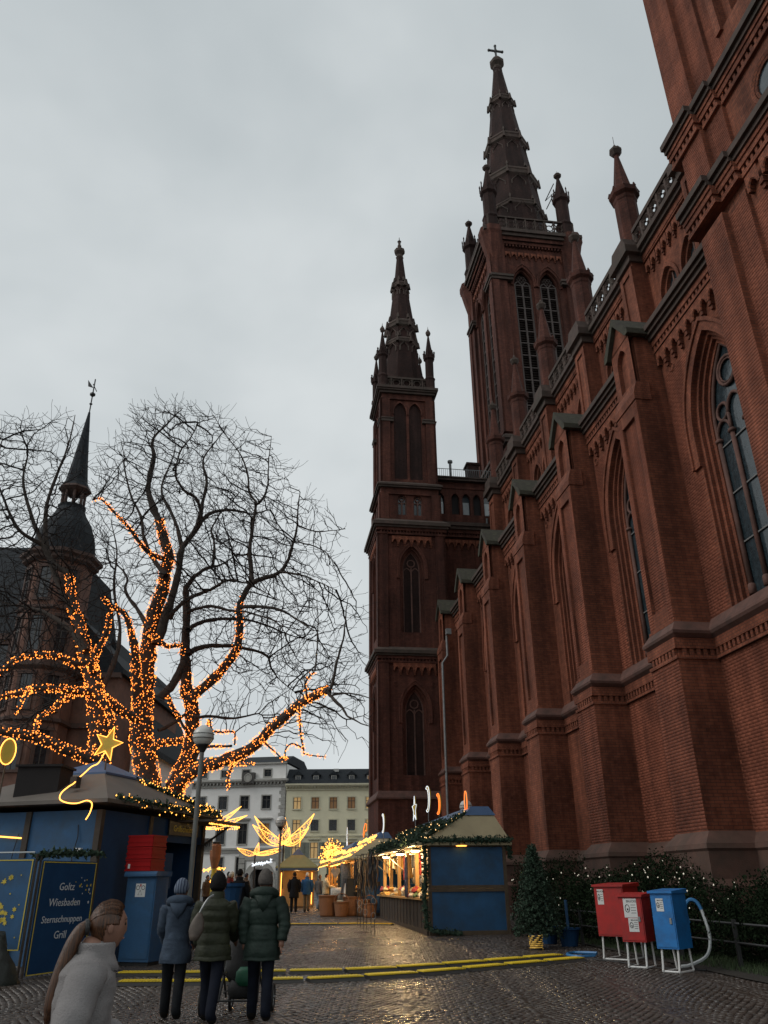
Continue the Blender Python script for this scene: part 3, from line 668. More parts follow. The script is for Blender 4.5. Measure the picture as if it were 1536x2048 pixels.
def spire(parent, cx, cy, prof, bands, n=8):
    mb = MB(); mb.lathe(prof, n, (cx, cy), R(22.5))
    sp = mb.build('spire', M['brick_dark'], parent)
    mb = MB()
    def rad(z):
        for (r0, z0), (r1, z1) in zip(prof[:-1], prof[1:]):
            if z0 <= z <= z1: return r0 + (r1-r0)*(z-z0)/(z1-z0)
        return prof[-1][0]
    gb = MB()
    for z, hgt, out in bands:
        mb = MB(); r = rad(z); mb.lathe([(r*1.0, z-.3*hgt), (r+out*.7, z), (r+out*.75, z+hgt*.55), (r+out, z+hgt*.7), (r+out*.95, z+hgt), (rad(z+hgt)*1.0, z+hgt*1.5)], n, (cx, cy), R(22.5))
        for i in range(n):      # crockets on the arrises and little blind gablets between
            a = R(22.5)+2*math.pi*i/n
            mb.cbox((cx+(r+out)*math.cos(a), cy+(r+out)*math.sin(a), z+hgt*.5), (.14, .14, hgt*.8), Matrix.Rotation(a, 3, 'Z'), taper=.4)
            zz = z+hgt*2.2
            if zz < prof[-1][1]:
                r2 = rad(zz); gb.cbox((cx+r2*math.cos(a), cy+r2*math.sin(a), zz), (.17, .12, .26), Matrix.Rotation(a, 3, 'Z'), taper=.5)
            a2 = a+math.pi/n; r3 = rad(z-hgt*1.2)*math.cos(math.pi/n); w = r3*.28
            ca, sa = math.cos(a2), math.sin(a2); bx, by = cx+(r3+.06)*ca, cy+(r3+.06)*sa; zb = z-hgt*1.6
            gb.tube([(bx-sa*w, by+ca*w, zb-.5), (bx-sa*w, by+ca*w, zb), (bx, by, zb+w*1.3), (bx+sa*w, by-ca*w, zb), (bx+sa*w, by-ca*w, zb-.5)], .07, 4)
        mb.build('spire_band', M['stone_dark'], sp)
    g_ = gb.build('spire_ornament', M['stone_dark'], sp); g_['kind'] = 'stuff'
    return sp
def pierced(parent, cx, cy, h, z0, z1, faces=(0, 1, 2, 3)):
    mb = MB()
    for k in faces:
        P = face_maps(cx, cy, h)[k][0]
        pbox(mb, P, -h, h, z0, z0+.14, 0, .2); pbox(mb, P, -h, h, z1-.18, z1, 0, .22)
        n = max(4, round(2*h/.95)); w = 2*h/n; zc = (z0+z1)/2; rr = min(w, z1-z0)*.36
        for j in range(n):
            u = -h+(j+.5)*w; pcurve(mb, P, circ(u, zc, rr, 8), .07, .1, 4, closed=True); pbox(mb, P, u+w/2-.06, u+w/2+.06, z0, z1, .02, .18)
            for e in (-1, 1):
                pcurve(mb, P, [(u+e*rr*.7, zc+rr*.7), (u+e*w/2, z1-.15)], .06, .1, 4); pcurve(mb, P, [(u+e*rr*.7, zc-rr*.7), (u+e*w/2, z0+.1)], .06, .1, 4)
    return mb.build('pierced_balustrade', M['stone_dark'], parent)

# --- flank tower (the slender one at the corner) ---
ft = empty('flank_tower', parent=church)
fx, fy = 9.85, 55.95; hl, hu = 2.45, 2.12
mb = MB(); mb.box(fx-hl+.45, fx+hl-.1, fy-hl+.45, fy+hl-.45, -.5, 40)
mb.build('core', M['brick_dark'], ft)
def tstage(parent, cx, cy, h, z0, z1, ops, strip=.62, out=.16, faces=(0, 1, 2, 3), blank=()):
    mb = MB()
    for k in faces:
        P = face_maps(cx, cy, h)[k][0]
        wall(mb, P, -h, h, z0, z1, ops if k not in blank else [], 0, 1)
    corner_strips(mb, cx, cy, h, z0, z1-.7, strip, out)
    ring(mb, cx, cy, h, z1-.7, z1-.62, out*.9)
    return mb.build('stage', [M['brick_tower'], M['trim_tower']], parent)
st1 = [(.92, 1.75, .15), (.78, 1.55, .18), (.64, 1.35, .2)]
mb = MB(); mb.lathe([((hl+.42)*1.414, -.5), ((hl+.42)*1.414, 2.3), ((hl+.2)*1.414, 2.7), ((hl+.2)*1.414, 6.6)], 4, (fx, fy), R(45)); mb.build('base', M['brick_tower'], ft)
mb = MB(); mb.lathe([((hl+.2)*1.414, 6.52), ((hl+.34)*1.414, 6.6), ((hl+.34)*1.414, 6.7), ((hl+.16)*1.414, 7.1), ((hl-.2)*1.414, 7.1)], 4, (fx, fy), R(45)); mb.build('string_course', M['stone_trim'], ft)
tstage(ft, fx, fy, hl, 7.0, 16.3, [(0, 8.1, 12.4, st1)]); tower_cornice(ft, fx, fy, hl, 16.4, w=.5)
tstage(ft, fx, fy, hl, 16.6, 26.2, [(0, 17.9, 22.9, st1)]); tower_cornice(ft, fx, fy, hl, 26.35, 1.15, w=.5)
for zs, zl in ((12.4, 8.1), (22.9, 17.9)):
    for P, a in face_maps(fx, fy, hl)[:2]:
        lancet(ft, P, 0, .64, zl, zs, 1.35, .5)
        mb = MB(); band(mb, P, 0, .92, 1.75, 1.1, 1.98, zs-.9, zs, -.08, .02); band(mb, P, 0, 1.1, 1.98, 1.17, 2.08, zs-.9, zs, -.13, .02)
        mb.build('arch_moulding', M['trim_tower'], ft)
        for e in (-1, 1): mb = MB(); mb.tube([P(u, z, -.01) for u, z in circ(e*1.35, zs+1.75, .13, 8)], .03, 4, closed=True); mb.build('roundel', M['trim_tower'], ft)
hm = hl-.15
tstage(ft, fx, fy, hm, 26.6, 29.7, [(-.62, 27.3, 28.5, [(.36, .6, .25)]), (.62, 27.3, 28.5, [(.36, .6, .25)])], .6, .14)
for P, a in face_maps(fx, fy, hm)[:2]:
    for u in (-.62, .62): lancet(ft, P, u, .36, 27.3, 28.5, .6, .25)
mb = MB(); ring(mb, fx, fy, hm, 29.6, 29.75, .2); ring(mb, fx, fy, hm, 29.75, 29.9, .3); mb.lathe([((hm+.3)*1.414, 29.9), (hu*1.414, 30.25)], 4, (fx, fy), R(45)); mb.build('string_course', M['stone_dark'], ft)
bl = [(.52, .95, .14), (.42, .8, .14)]
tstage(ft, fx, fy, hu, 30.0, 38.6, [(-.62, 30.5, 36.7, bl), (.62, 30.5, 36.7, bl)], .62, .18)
for P, a in face_maps(fx, fy, hu)[:2]:
    for u in (-.62, .62):
        lancet(ft, P, u, .42, 30.5, 36.7, .8, .28, 'louvre')
        mb = MB(); band(mb, P, u, .52, .95, .61, 1.08, 36.5, 36.7, -.09, .02); mb.build('arch_moulding', M['trim_tower'], ft)
mb = MB()
for k in range(4):
    P = face_maps(fx, fy, hu)[k][0]
    for e in (-1, 1): pbox(mb, P, e*1.7-.5, e*1.7+.5, 35.7, 35.95, -.24, .0); pbox(mb, P, e*1.7-.5, e*1.7+.5, 35.95, 36.05, -.3, .0)
ring(mb, fx, fy, hu, 38.5, 38.7, .22); ring(mb, fx, fy, hu, 38.7, 38.85, .36); ring(mb, fx, fy, hu, 38.85, 39.1, .46); mb.build('cornice', M['stone_dark'], ft)
pierced(ft, fx, fy, hu+.1, 39.1, 40.2)
for ex in (-1, 1):
    for ey in (-1, 1): pinnacle(ft, fx+ex*(hu-.1), fy+ey*(hu-.1), 39.0, 42.6, 45.6, .42)
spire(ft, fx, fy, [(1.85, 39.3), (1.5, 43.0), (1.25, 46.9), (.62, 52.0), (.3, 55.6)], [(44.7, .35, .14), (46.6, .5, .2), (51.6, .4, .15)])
mb = MB(); mb.lathe([(.28, 55.3), (.38, 55.5), (.28, 55.7), (.3, 55.85), (.5, 56.1), (.52, 56.4), (.36, 56.55), (.16, 56.7), (.2, 57.0), (.12, 57.05), (.13, 57.5), (.2, 57.55), (.05, 57.7), (.02, 58.1)], 8, (fx, fy)); mb.build('finial', M['stone_dark'], ft)

# --- connecting block with arcaded top storey ---
cbk = empty('connecting_block', parent=church)
bx0, bx1, by = 12.0, 19.5, 56.6
mb = MB(); PNb = PN(by); wall(mb, PNb, bx0, bx1, 0, 27.6, [], 0, 1); mb.box(bx0, bx1, by+.3, by+7, -.5, 32.1)
for u in (12.0, 15.6): pbox(mb, PNb, u, u+.75, 0, 26.0, -.18, .0)
mb.build('wall', M['brick_tower'], cbk)
mb = MB(); pbox(mb, PNb, bx0-.1, bx1, 27.2, 27.5, -.3, .05, 1); dentils(mb, PNb, bx0, bx1, 27.0, 27.2, .25, mi=1); pbox(mb, PNb, bx0-.1, bx1, 26.85, 27.0, -.28, .05, 1); pbox(mb, PNb, bx0-.2, bx1, 27.5, 27.75, -.45, .05); pbox(mb, PNb, bx0-.3, bx1, 27.75, 28.05, -.6, .05)
cn = mb.build('cornice', [M['stone_dark'], M['trim_tower']], cbk); frieze(cn, PNb, 12.85, 18.5, 26.15, R(90), .55)
mb = MB(); arc = [(12.95 + .92*i + (.35 if i else 0), 29.0, 30.4, [(.33, .55, .3)]) for i in range(6)]
wall(mb, PNb, bx0, bx1, 28.0, 32.0, arc, 0, 1); pbox(mb, PNb, bx0, bx1, 30.2, 30.34, -.05, .0) if False else None
pbox(mb, PNb, bx0, bx1, 31.35, 31.5, -.06, .02); mb.build('arcade_wall', [M['brick_tower'], M['trim_tower']], cbk)
M['bright_glass'] = mat('painted_reflection_glass', (.30, .33, .34), .1, .1, 3, spec=.8)  # pale base colour paints a bright reflection onto chosen panes
for i, a in enumerate(arc):
    mb = MB(); pane(mb, PNb, a[0], .33, 29.0, 30.4, .55, .28); g = mb.build('window', M['void'] if i in (1, 3, 5) else M['glass'], cbk)
    if i in (0, 2, 4): mb = MB(); pbox(mb, PNb, a[0]-.26, a[0]+.26, 29.08, 30.2, .2, .27); mb.build('pane', M['bright_glass'], g)
mb = MB(); pbox(mb, PNb, bx0-.2, bx1, 32.0, 32.2, -.35, .05); pbox(mb, PNb, bx0-.2, bx1, 32.2, 32.32, -.45, 7); mb.build('roof_edge', M['stone_dark'], cbk)
mb = MB(); x = bx0
while x < bx1: mb.box(x, x+.025, by+.2, by+.225, 32.3, 33.35); x += .17
mb.box(bx0, bx1, by+.19, by+.235, 33.33, 33.37); mb.build('railing', M['zinc'], cbk)
mb = MB(); mb.lathe([(.35, 32.3), (.3, 32.6), (.11, 32.62), (.11, 34.2), (.22, 34.22), (.22, 34.4), (.02, 34.5)], 8, (14.1, by+.7)); mb.build('vent_pipe', M['zinc'], cbk)
mb = MB(); mb.box(15.6, 16.6, by+.6, by+1.6, 32.3, 34.1); mb.box(15.5, 16.7, by+.5, by+1.7, 34.1, 34.3); mb.build('chimney', M['brick_dark'], cbk)
for px, z0, z1 in ((12.15, 18.5, 27.2), (16.7, 22, 28.6)):
    mb = MB(); mb.tube([(px, by-.35, z1), (px, by-.25, z1-1), (px, by-.25, z0)], .09, 6)
    for k in range(4): z = z0+(z1-z0)*k/4; mb.lathe([(.13, z), (.13, z+.12)], 6, (px, by-.25))
    mb.build('downpipe', M['zinc'], cbk)
mb = MB(); mb.box(TF+.2, TF+.55, 51.0-.4, 51.0-.1, 17.0, 17.4); mb.tube([(TF+.3, 51.05, 17.0), (TF+.3, 51.05, 15.6), (TF-.05, 51.12, 15.1), (TF-.12, 51.12, 2)], .08, 6); mb.build('downpipe', M['zinc'], church)

# --- main tower ---
mt = empty('main_tower', parent=church)
mx_, my_, mh = 23.0, 59.6, 4.1
mb = MB(); mb.box(mx_-mh+.7, mx_+mh-.7, my_-mh+.7, my_+mh-.7, 0, 60); mb.build('core', M['brick_dark'], mt)
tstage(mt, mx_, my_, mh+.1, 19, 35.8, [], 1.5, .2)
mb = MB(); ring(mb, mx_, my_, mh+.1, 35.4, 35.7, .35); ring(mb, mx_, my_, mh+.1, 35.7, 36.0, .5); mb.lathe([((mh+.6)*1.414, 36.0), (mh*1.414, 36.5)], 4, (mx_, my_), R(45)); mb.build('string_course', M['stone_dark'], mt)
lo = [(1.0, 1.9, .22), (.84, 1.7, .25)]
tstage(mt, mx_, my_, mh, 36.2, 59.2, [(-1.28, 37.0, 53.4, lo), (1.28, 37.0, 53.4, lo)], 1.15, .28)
mb = MB(); corner_strips(mb, mx_, my_, mh+.28, 36.4, 53.2, .62, .16); corner_strips(mb, mx_, my_, mh+.28, 54.0, 58.2, .62, .1); mb.build('corner_strip', M['brick_tower'], mt)
for P, a in face_maps(mx_, my_, mh)[:2]:
    for u in (-1.28, 1.28):
        lancet(mt, P, u, .84, 37.0, 53.4, 1.7, .45, 'louvre2')
        mb = MB(); band(mb, P, u, 1.0, 1.9, 1.18, 2.2, 53.0, 53.4, -.12, .02); band(mb, P, u, 1.18, 2.2, 1.26, 2.32, 53.0, 53.4, -.2, .02); mb.build('arch_moulding', M['trim_tower'], mt)
mb = MB()
for k in range(4):
    P = face_maps(mx_, my_, mh)[k][0]
    for e in (-1, 1): mb = MB(); pbox(mb, P, e*3.45-1.05, e*3.45+1.05, 53.3, 53.6, -.5, .0); pbox(mb, P, e*3.45-1.1, e*3.45+1.1, 53.6, 53.85, -.62, .0); mb.build('string_course', M['stone_dark'], mt)
mb = MB(); ring(mb, mx_, my_, mh, 58.0, 58.35, .3, 1)
for P, a in face_maps(mx_, my_, mh)[:2]: dentils(mb, P, -mh, mh, 57.75, 58.0, .25, .16, 1)
ring(mb, mx_, my_, mh, 58.35, 58.75, .5, 1); ring(mb, mx_, my_, mh, 58.75, 59.1, .7); ring(mb, mx_, my_, mh, 59.1, 59.5, .9)
for ex in (-1, 1):
    for ey in (-1, 1): mb.lathe([(.5, 55.6), (.7, 56.5), (.95, 57.6), (1.15, 58.6), (1.3, 59.0), (1.3, 59.62), (.9, 59.8)], 8, (mx_+ex*(mh-.1), my_+ey*(mh-.1)), R(22.5), 1)
cn = mb.build('cornice', [M['stone_dark'], M['trim_tower']], mt)
for P, a in face_maps(mx_, my_, mh)[:2]: frieze(cn, P, -2.9, 2.9, 56.6, a, .62)
pierced(mt, mx_, my_, mh+.35, 59.6, 61.6)
for ex in (-1, 1):
    for ey in (-1, 1): pinnacle(mt, mx_+ex*(mh-.25), my_+ey*(mh-.25), 59.6, 65.4, 69.2, .78)
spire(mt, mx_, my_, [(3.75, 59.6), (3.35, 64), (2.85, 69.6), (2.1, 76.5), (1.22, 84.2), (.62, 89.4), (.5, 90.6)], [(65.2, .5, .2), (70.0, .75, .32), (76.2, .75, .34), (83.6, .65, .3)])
mb = MB(); mb.lathe([(.55, 89.3), (.62, 89.6), (.5, 89.9), (.5, 90.2), (.6, 90.3), (.48, 90.5), (.5, 90.9), (.85, 91.3), (.9, 91.7), (.72, 91.95), (.62, 92.2), (.3, 92.3)], 8, (mx_, my_)); mb.build('finial', M['stone_dark'], mt)
mb = MB(); mb.box(mx_-.1, mx_+.1, my_-.1, my_+.1, 92.2, 94.9); mb.box(mx_-.85, mx_+.85, my_-.095, my_+.095, 93.85, 94.05)
for p in ((0, 94.9), (-.85, 93.95), (.85, 93.95)): mb.ball((mx_+p[0], my_, p[1]), .19, 6, 4)
mb.ball((mx_, my_, 93.95), .24, 6, 4); mb.build('cross', M['black_iron'], mt)
for ex, sg in ((1, 1), (-1, -1)):      # iron stays between turrets and spire
    mb = MB(); x0 = mx_+ex*(mh-.6); x1 = mx_+ex*2.9
    ys_ = my_-mh+.6
    for z in (66.2, 67.4): mb.tube([(x0, ys_, z+.6), (x1, my_-2.2, z-.6)], .06, 4)
    for z in (61.0, 62.0): mb.tube([(x0, ys_, z+.6), (x1, my_-2.6, z-.4)], .05, 4)
    mb.tube([(x0, ys_, 66.8), (x1, my_-2.2, 66.8)], .04, 4); mb.build('stay', M['black_iron'], mt)

# --- choir tower at the right edge ---
ct = empty('choir_tower', parent=church)
T0, S1, S0 = 11.4, 14.75, 6.0
Pc = PF(T0)
mb = MB(); mb.box(T0+.8, 20, S0, S1-.1, -.5, 46); mb.build('core', M['brick_dark'], ct)
mb = MB(); cs_ = (S0+S1)/2
big = [(1.9, 3.2, .2), (1.65, 2.9, .25), (1.4, 2.6, .25)]
wall(mb, Pc, S0, S1, -.5, 18.0, [(cs_, 8.6, 13.5, big)], 0, 1)
wall(mb, Pc, S0, S1, 18.0, 21.0, [], 0, 1); wall(mb, Pc, S0, S1, 21.0, 46, [(cs_, 23.0, 40.0, big)], 0, 1)
PcF = lambda u, z, d: (u, S1-d, z)      # far face
wall(mb, PcF, T0, 20, -.5, 46, [], 0, 1)
for z0, z1 in ((-.5, 17.6), (19.0, 20.9), (21.9, 46)):
    pbox(mb, Pc, S1-1.75, S1-.95, z0, z1, -.12, 0); pbox(mb, Pc, S1-.95, S1+.12, z0, z1, -.3, 0)
    pbox(mb, PcF, T0+.0, T0+1.2, z0, z1, -.12, 0)
    pbox(mb, Pc, S0, S0+1.2, z0, z1, -.25, 0)
mb.build('wall', [M['brick'], M['brick_trim']], ct)
mb = MB(); pane(mb, Pc, cs_, 1.4, 23.0, 40.0, 2.6, .7); mb.build('window', M['glass'], ct)
mb = MB(); pane(mb, Pc, cs_, 1.4, 8.6, 13.5, 2.6, .7); mb.build('window', M['glass'], ct)
for z in (18.92, 21.7):
    mb = MB()
    for q0, q1, dz in ((-.2, 0, .62), (-.34, -.2, .5), (-.56, -.34, .42)): pass
    def seg(u0, u1, base):
        pbox(mb, Pc, u0, u1, z-.95, z-.82, -base-.1, .0, 1); dentils(mb, Pc, u0, u1, z-.82, z-.66, base+.1, .1, 1); pbox(mb, Pc, u0, u1, z-.66, z-.48, -base-.14, .0, 1)
        pbox(mb, Pc, u0, u1, z-.48, z-.34, -base-.18, .0, 1); pbox(mb, Pc, u0, u1, z-.34, z-.2, -base-.24, .0); pbox(mb, Pc, u0, u1, z-.2, z, -base-.34, .0)
        mb.prism([(u0, 0), (u1, 0)], lambda p, q, a: (T0, p, z), 0, 1) if False else None
    seg(S0, S1-1.75, 0.0); seg(S1-1.75, S1-.95, .12); seg(S1-.95, S1+.5, .3)
    pbox(mb, PcF, T0-.2, T0+3, z-.5, z, -.42, 0)
    cn = mb.build('cornice', [M['stone_dark'], M['brick_trim']], ct)
    if z < 20: frieze(cn, Pc, S0+1.3, S1-1.8, 17.28, 0.0, .62)
mb = MB()
for r_, w_ in ((.62, .09), (.5, .06)): mb.tube([Pc(u, zz, -.02) for u, zz in circ(11.3, 19.62, r_, 16)], w_, 5, closed=True)
mb.prism(circ(11.3, 19.62, .48, 16), lambda p, q, a: (T0+a, p, q), -.015, .05, 1); mb.build('round_window', [M['brick_trim'], M['glass']], ct)
mb = MB()
band(mb, Pc, cs_, 1.9, 3.2, 2.15, 3.5, 12.9, 13.5, -.1, .02); mb.build('arch_moulding', M['brick_trim'], ct); mb = MB(); band(mb, Pc, cs_, 1.9, 3.2, 2.15, 3.5, 22.9, 40.0, -.1, .02); mb.build('arch_moulding', M['brick_trim'], ct)
# ---------------- buildings across the square ----------------
M['white_wall'] = mat('white_render', (.84, .825, .79), .85, .05, .8, .1, dirt=(.6, .59, .56), damt=.35)
M['yellow_wall'] = mat('cream_render', (.80, .745, .53), .85, .05, .7, .1, dirt=(.58, .54, .37), damt=.35)
M['trim_grey'] = mat('grey_stone_trim', (.36, .35, .32), .85, .15, 2, .2)
M['trim_cream'] = mat('cream_stone_trim', (.62, .58, .42), .85, .1, 2, .2)
M['win_lit'] = mat('lit_room', (.4, .3, .15), .6, .35, 1.2, emit=(1.0, .62, .25), es=.28)
M['win_lit_dim'] = mat('dim_room', (.2, .12, .06), .6, .4, 1.0, emit=(1.0, .5, .2), es=.07)
M['frame_white'] = mat('window_frame', (.42, .42, .40), .6, .1, 3)
M['frame_dark'] = mat('dark_window_frame', (.06, .055, .05), .6, .1, 3)
M['shutter'] = mat('grey_shutter', (.24, .25, .20), .7, .15, 4)
def facade_window(parent, X, Yf, z0, z1, w, glass, surround, frame, sill=True, bars=2):
    r = MB(); t = .14
    r.box(X-w/2-t, X-w/2, Yf-.06, Yf+.02, z0-t, z1+t); r.box(X+w/2, X+w/2+t, Yf-.06, Yf+.02, z0-t, z1+t)
    r.box(X-w/2, X+w/2, Yf-.06, Yf+.02, z1, z1+t); r.box(X-w/2-.05, X+w/2+.05, Yf-.12, Yf+.02, z0-t, z0)
    wd = r.build('window', surround, parent)
    g = MB(); g.box(X-w/2, X+w/2, Yf+.16, Yf+.19, z0, z1); g.build('pane', glass, wd)
    f = MB(); f.box(X-.04, X+.04, Yf+.1, Yf+.16, z0, z1); zt = z0+(z1-z0)*.68; f.box(X-w/2, X+w/2, Yf+.09, Yf+.16, zt-.035, zt+.035)
    for e in (-1, 1): f.box(X+e*(w/2-.04)-.04, X+e*(w/2-.04)+.04, Yf+.1, Yf+.16, z0, z1)
    f.build('frame', frame, wd)
    return wd
def facade(mb, X0, X1, Yf, z0, z1, holes, mi=0, dep=.2):
    """front wall with rectangular holes and their reveals"""
    xs = sorted({X0, X1, *[h[0] for h in holes], *[h[1] for h in holes]}); zs = sorted({z0, z1, *[h[2] for h in holes], *[h[3] for h in holes]})
    for a, b in zip(xs[:-1], xs[1:]):
        for c, d in zip(zs[:-1], zs[1:]):
            if any(h[0]-1e-6 <= a and b <= h[1]+1e-6 and h[2]-1e-6 <= c and d <= h[3]+1e-6 for h in holes): continue
            mb.add([(a,Yf,c),(b,Yf,c),(b,Yf,d),(a,Yf,d)], [(0,1,2,3)], mi)
    for a, b, c, d in holes:
        mb.add([(a,Yf,c),(b,Yf,c),(b,Yf,d),(a,Yf,d),(a,Yf+dep,c),(b,Yf+dep,c),(b,Yf+dep,d),(a,Yf+dep,d)], [(0,1,5,4),(1,2,6,5),(2,3,7,6),(3,0,4,7)], mi)

yb = empty('cream_building', (-13.35, 110, 1.2), R(0.6), 'cream coloured three storey building with slate dormer roof beside the church', 'building')
wx = [1.5+2.4*i for i in range(9)]
rows = [(9.42, 10.85, 1.02), (6.72, 8.05, 1.02), (3.45, 5.3, 1.02)]
holes = [(x-w/2, x+w/2, a, b) for a, b, w in rows for x in wx] + [(x-.6, x+.6, .3, 2.4) for x in wx]
mb = MB(); facade(mb, 0, 23, 0, -1.3, 12.4, holes); mb.box(0, 23, .45, 12, -1.3, 12.4); mb.build('wall', M['yellow_wall'], yb)
lit = {0: 'win_lit', 4: 'win_lit'}
for r_, (a, b, w) in enumerate(rows):
    for i, x in enumerate(wx):
        g = M['glass_far']
        if r_ == 0: g = [M['win_lit'], M['win_lit_dim'], M['win_lit_dim'], M['win_lit_dim'], M['win_lit'], M['glass_far']][min(i, 5)]
        if r_ == 1 and i == 4: g = M['win_lit']
        if r_ == 1 and i == 0: g = M['win_lit']
        if r_ == 2 and i < 4: g = M['win_lit'] if i in (0, 1) else M['win_lit_dim']
        wd = facade_window(yb, x, 0, a, b, w, g, M['trim_cream'], M['frame_dark'])
        if r_ == 2:
            for e in (-1, 1):
                s = MB(); s.box(x+e*.98-.36, x+e*.98+.36, -.09, -.03, a-.02, b+.02)
                for k in range(9): s.box(x+e*.98-.3, x+e*.98+.3, -.11, -.07, a+.1+k*.2, a+.2+k*.2)
                s.build('shutter', M['shutter'], wd)
            s = MB(); s.box(x-.8, x+.8, -.22, .02, b+.35, b+.5); s.box(x-.7, x+.7, -.12, .02, b+.25, b+.35); s.build('hood', M['trim_cream'], wd)
for i, x in enumerate(wx[:7]): facade_window(yb, x, 0, .3, 2.4, 1.2, M['win_lit_dim'] if i % 2 else M['glass_far'], M['trim_cream'], M['frame_dark'])
mb = MB(); mb.box(-.05, 23, -.12, .02, 6.0, 6.15); mb.box(-.05, 23, -.1, .02, 3.0, 3.2); mb.box(-.05, 23, -.15, .02, 11.75, 11.95); mb.box(-.1, 23, -.45, .02, 12.2, 12.35); mb.box(-.1, 23, -.6, .02, 12.35, 12.55); x = 0
while x < 23: mb.box(x, x+.16, -.38, .0, 11.98, 12.2); x += .42
mb.build('cornice', M['trim_cream'], yb)
mb = MB(); mb.prism([(-.55, 12.5), (1.6, 14.65), (6, 15.0), (12, 12.5)], lambda p, q, a: (a, p, q), -.05, 23); rf = mb.build('roof', M['slate'], yb)
for x in wx[:7]:
    mb = MB(); mb.box(x-.5, x+.5, .15, 1.6, 12.7, 13.75); mb.prism([(x-.66, 13.7), (x+.66, 13.7), (x, 14.25)], lambda p, q, a: (p, a, q), .02, 1.8); d = mb.build('dormer', M['slate'], yb)
    mb = MB(); mb.box(x-.36, x+.36, .1, .149, 12.8, 13.65); mb.build('frame', M['trim_grey'], d); mb = MB(); mb.box(x-.26, x-.03, .06, .099, 12.9, 13.55); mb.box(x+.03, x+.26, .06, .099, 12.9, 13.55); mb.build('pane', M['win_lit_dim'] if x > 9 else M['glass_far'], d)
mb = MB(); mb.box(6.2, 6.9, .9, 1.3, 14.2, 14.6); mb.build('skylight', M['frame_white'], yb)

wb = empty('white_palace', (-13.5, 110, 1.2), R(-9), 'white rendered palace with grey window surrounds and arched gateway', 'building')
wxs = [-2.55-3.02*i for i in range(8)]
rowsw = [(9.55, 11.15, 1.15), (5.25, 7.7, 1.2), (1.15, 3.65, 1.25)]
holes = [(x-w/2, x+w/2, a, b) for a, b, w in rowsw[:2] for x in wxs] + [(x-w/2, x+w/2, a, b) for a, b, w in rowsw[2:] for i, x in enumerate(wxs) if i != 0] + [(x-.5, x+.5, 13.6, 14.5) for x in wxs]
gx, gw = -2.9, 1.3
holes.append((gx-gw, gx+gw, -1.3, 2.2))
mb = MB(); facade(mb, -25, 0, 0, -1.3, 15.2, holes); mb.box(-25, -.02, .45, 12, 3.8, 15.2); mb.box(-25, gx-gw-.1, .45, 12, -1.3, 3.8); mb.box(gx+gw+.1, -.02, .45, 12, -1.3, 3.8); mb.build('wall', M['white_wall'], wb)
for r_, (a, b, w) in enumerate(rowsw):
    for i, x in enumerate(wxs):
        if r_ == 2 and i == 0: continue
        g = M['glass_far'] if not (r_ == 1 and i == 0) else M['win_lit_dim']
        wd = facade_window(wb, x, 0, a, b, w, g, M['trim_grey'], M['frame_dark'])
        if r_ == 1: s = MB(); s.box(x-1.0, x+1.0, -.3, .02, b+.5, b+.68); s.box(x-.85, x+.85, -.16, .02, b+.3, b+.5); s.build('hood', M['trim_grey'], wd)
for x in wxs: facade_window(wb, x, 0, 13.6, 14.5, 1.0, M['glass_far'], M['trim_grey'], M['frame_dark'])
mb = MB()
for za, zb, d in ((4.2, 4.5, .18), (4.5, 4.75, .28), (12.3, 12.55, .2), (12.85, 13.0, .5), (13.0, 13.25, .65)): mb.box(-25.05, .05+d*.5, -d, .02, za, zb)
x = -25
while x < 0: mb.box(x, x+.2, -.45, .0, 12.6, 12.85); x += .5
mb.box(-25, .1, -.3, .02, 15.2, 15.4); mb.build('cornice', M['trim_grey'], wb)
mb = MB()
for k in range(16): mb.box(-.55 if k % 2 else -.8, .06, -.08, .02, 4.9+k*.46, 4.9+k*.46+.4)
mb.build('quoin', M['trim_grey'], wb)
# rusticated portal with round arch
mb = MB(); n = 12
for i in range(n):
    a0, a1 = math.pi*i/n, math.pi*(i+1)/n
    pts = [(gx-gw*math.cos(a0), 1.1+gw*math.sin(a0)), (gx-gw*math.cos(a1), 1.1+gw*math.sin(a1)), (gx-2.2*gw*.72*math.cos(a1), 1.1+2.0*gw*.8*math.sin(a1)), (gx-2.2*gw*.72*math.cos(a0), 1.1+2.0*gw*.8*math.sin(a0))]
    c = (sum(p[0] for p in pts)/4, sum(p[1] for p in pts)/4); pts = [(c[0]+(p[0]-c[0])*.97, c[1]+(p[1]-c[1])*.97) for p in pts]
    mb.prism(pts, lambda p, q, a: (p, a, q), -.2, .3)
for e in (-1, 1):
    for k in range(5): mb.box(gx+e*(gw+.45)-.44, gx+e*(gw+.45)+.44, -.2, .3, -1.3+k*.48, -1.3+k*.48+.44)
for k in range(9): z = -1.3+k*.6; mb.box(gx-2.9, gx-2.1, -.14, .02, z, z+.55); mb.box(gx+2.1, gx+2.75, -.14, .02, z, z+.55)
mb.box(gx-2.1, gx+2.1, -.13, .02, 3.25, 4.1); mb.build('portal', M['trim_grey'], wb)
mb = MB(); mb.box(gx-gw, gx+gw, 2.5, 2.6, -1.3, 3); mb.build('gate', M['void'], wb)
mb = MB(); mb.prism([(-.3, 15.4), (3.0, 16.6), (9, 16.6), (12, 15.4)], lambda p, q, a: (a, p, q), -25, .1); rf = mb.build('roof', M['slate'], wb)
for x in (-7, -11.5, -16): mb = MB(); mb.box(x-.7, x+.7, .9, 1.6, 16.1, 16.5); mb.build('skylight', M['zinc'], rf)
clk = empty('facade_clock', parent=wb); mb = MB(); mb.box(-5.9, -4.2, -.75, -.1, 12.7, 14.1); mb.build('housing', M['frame_dark'], clk)
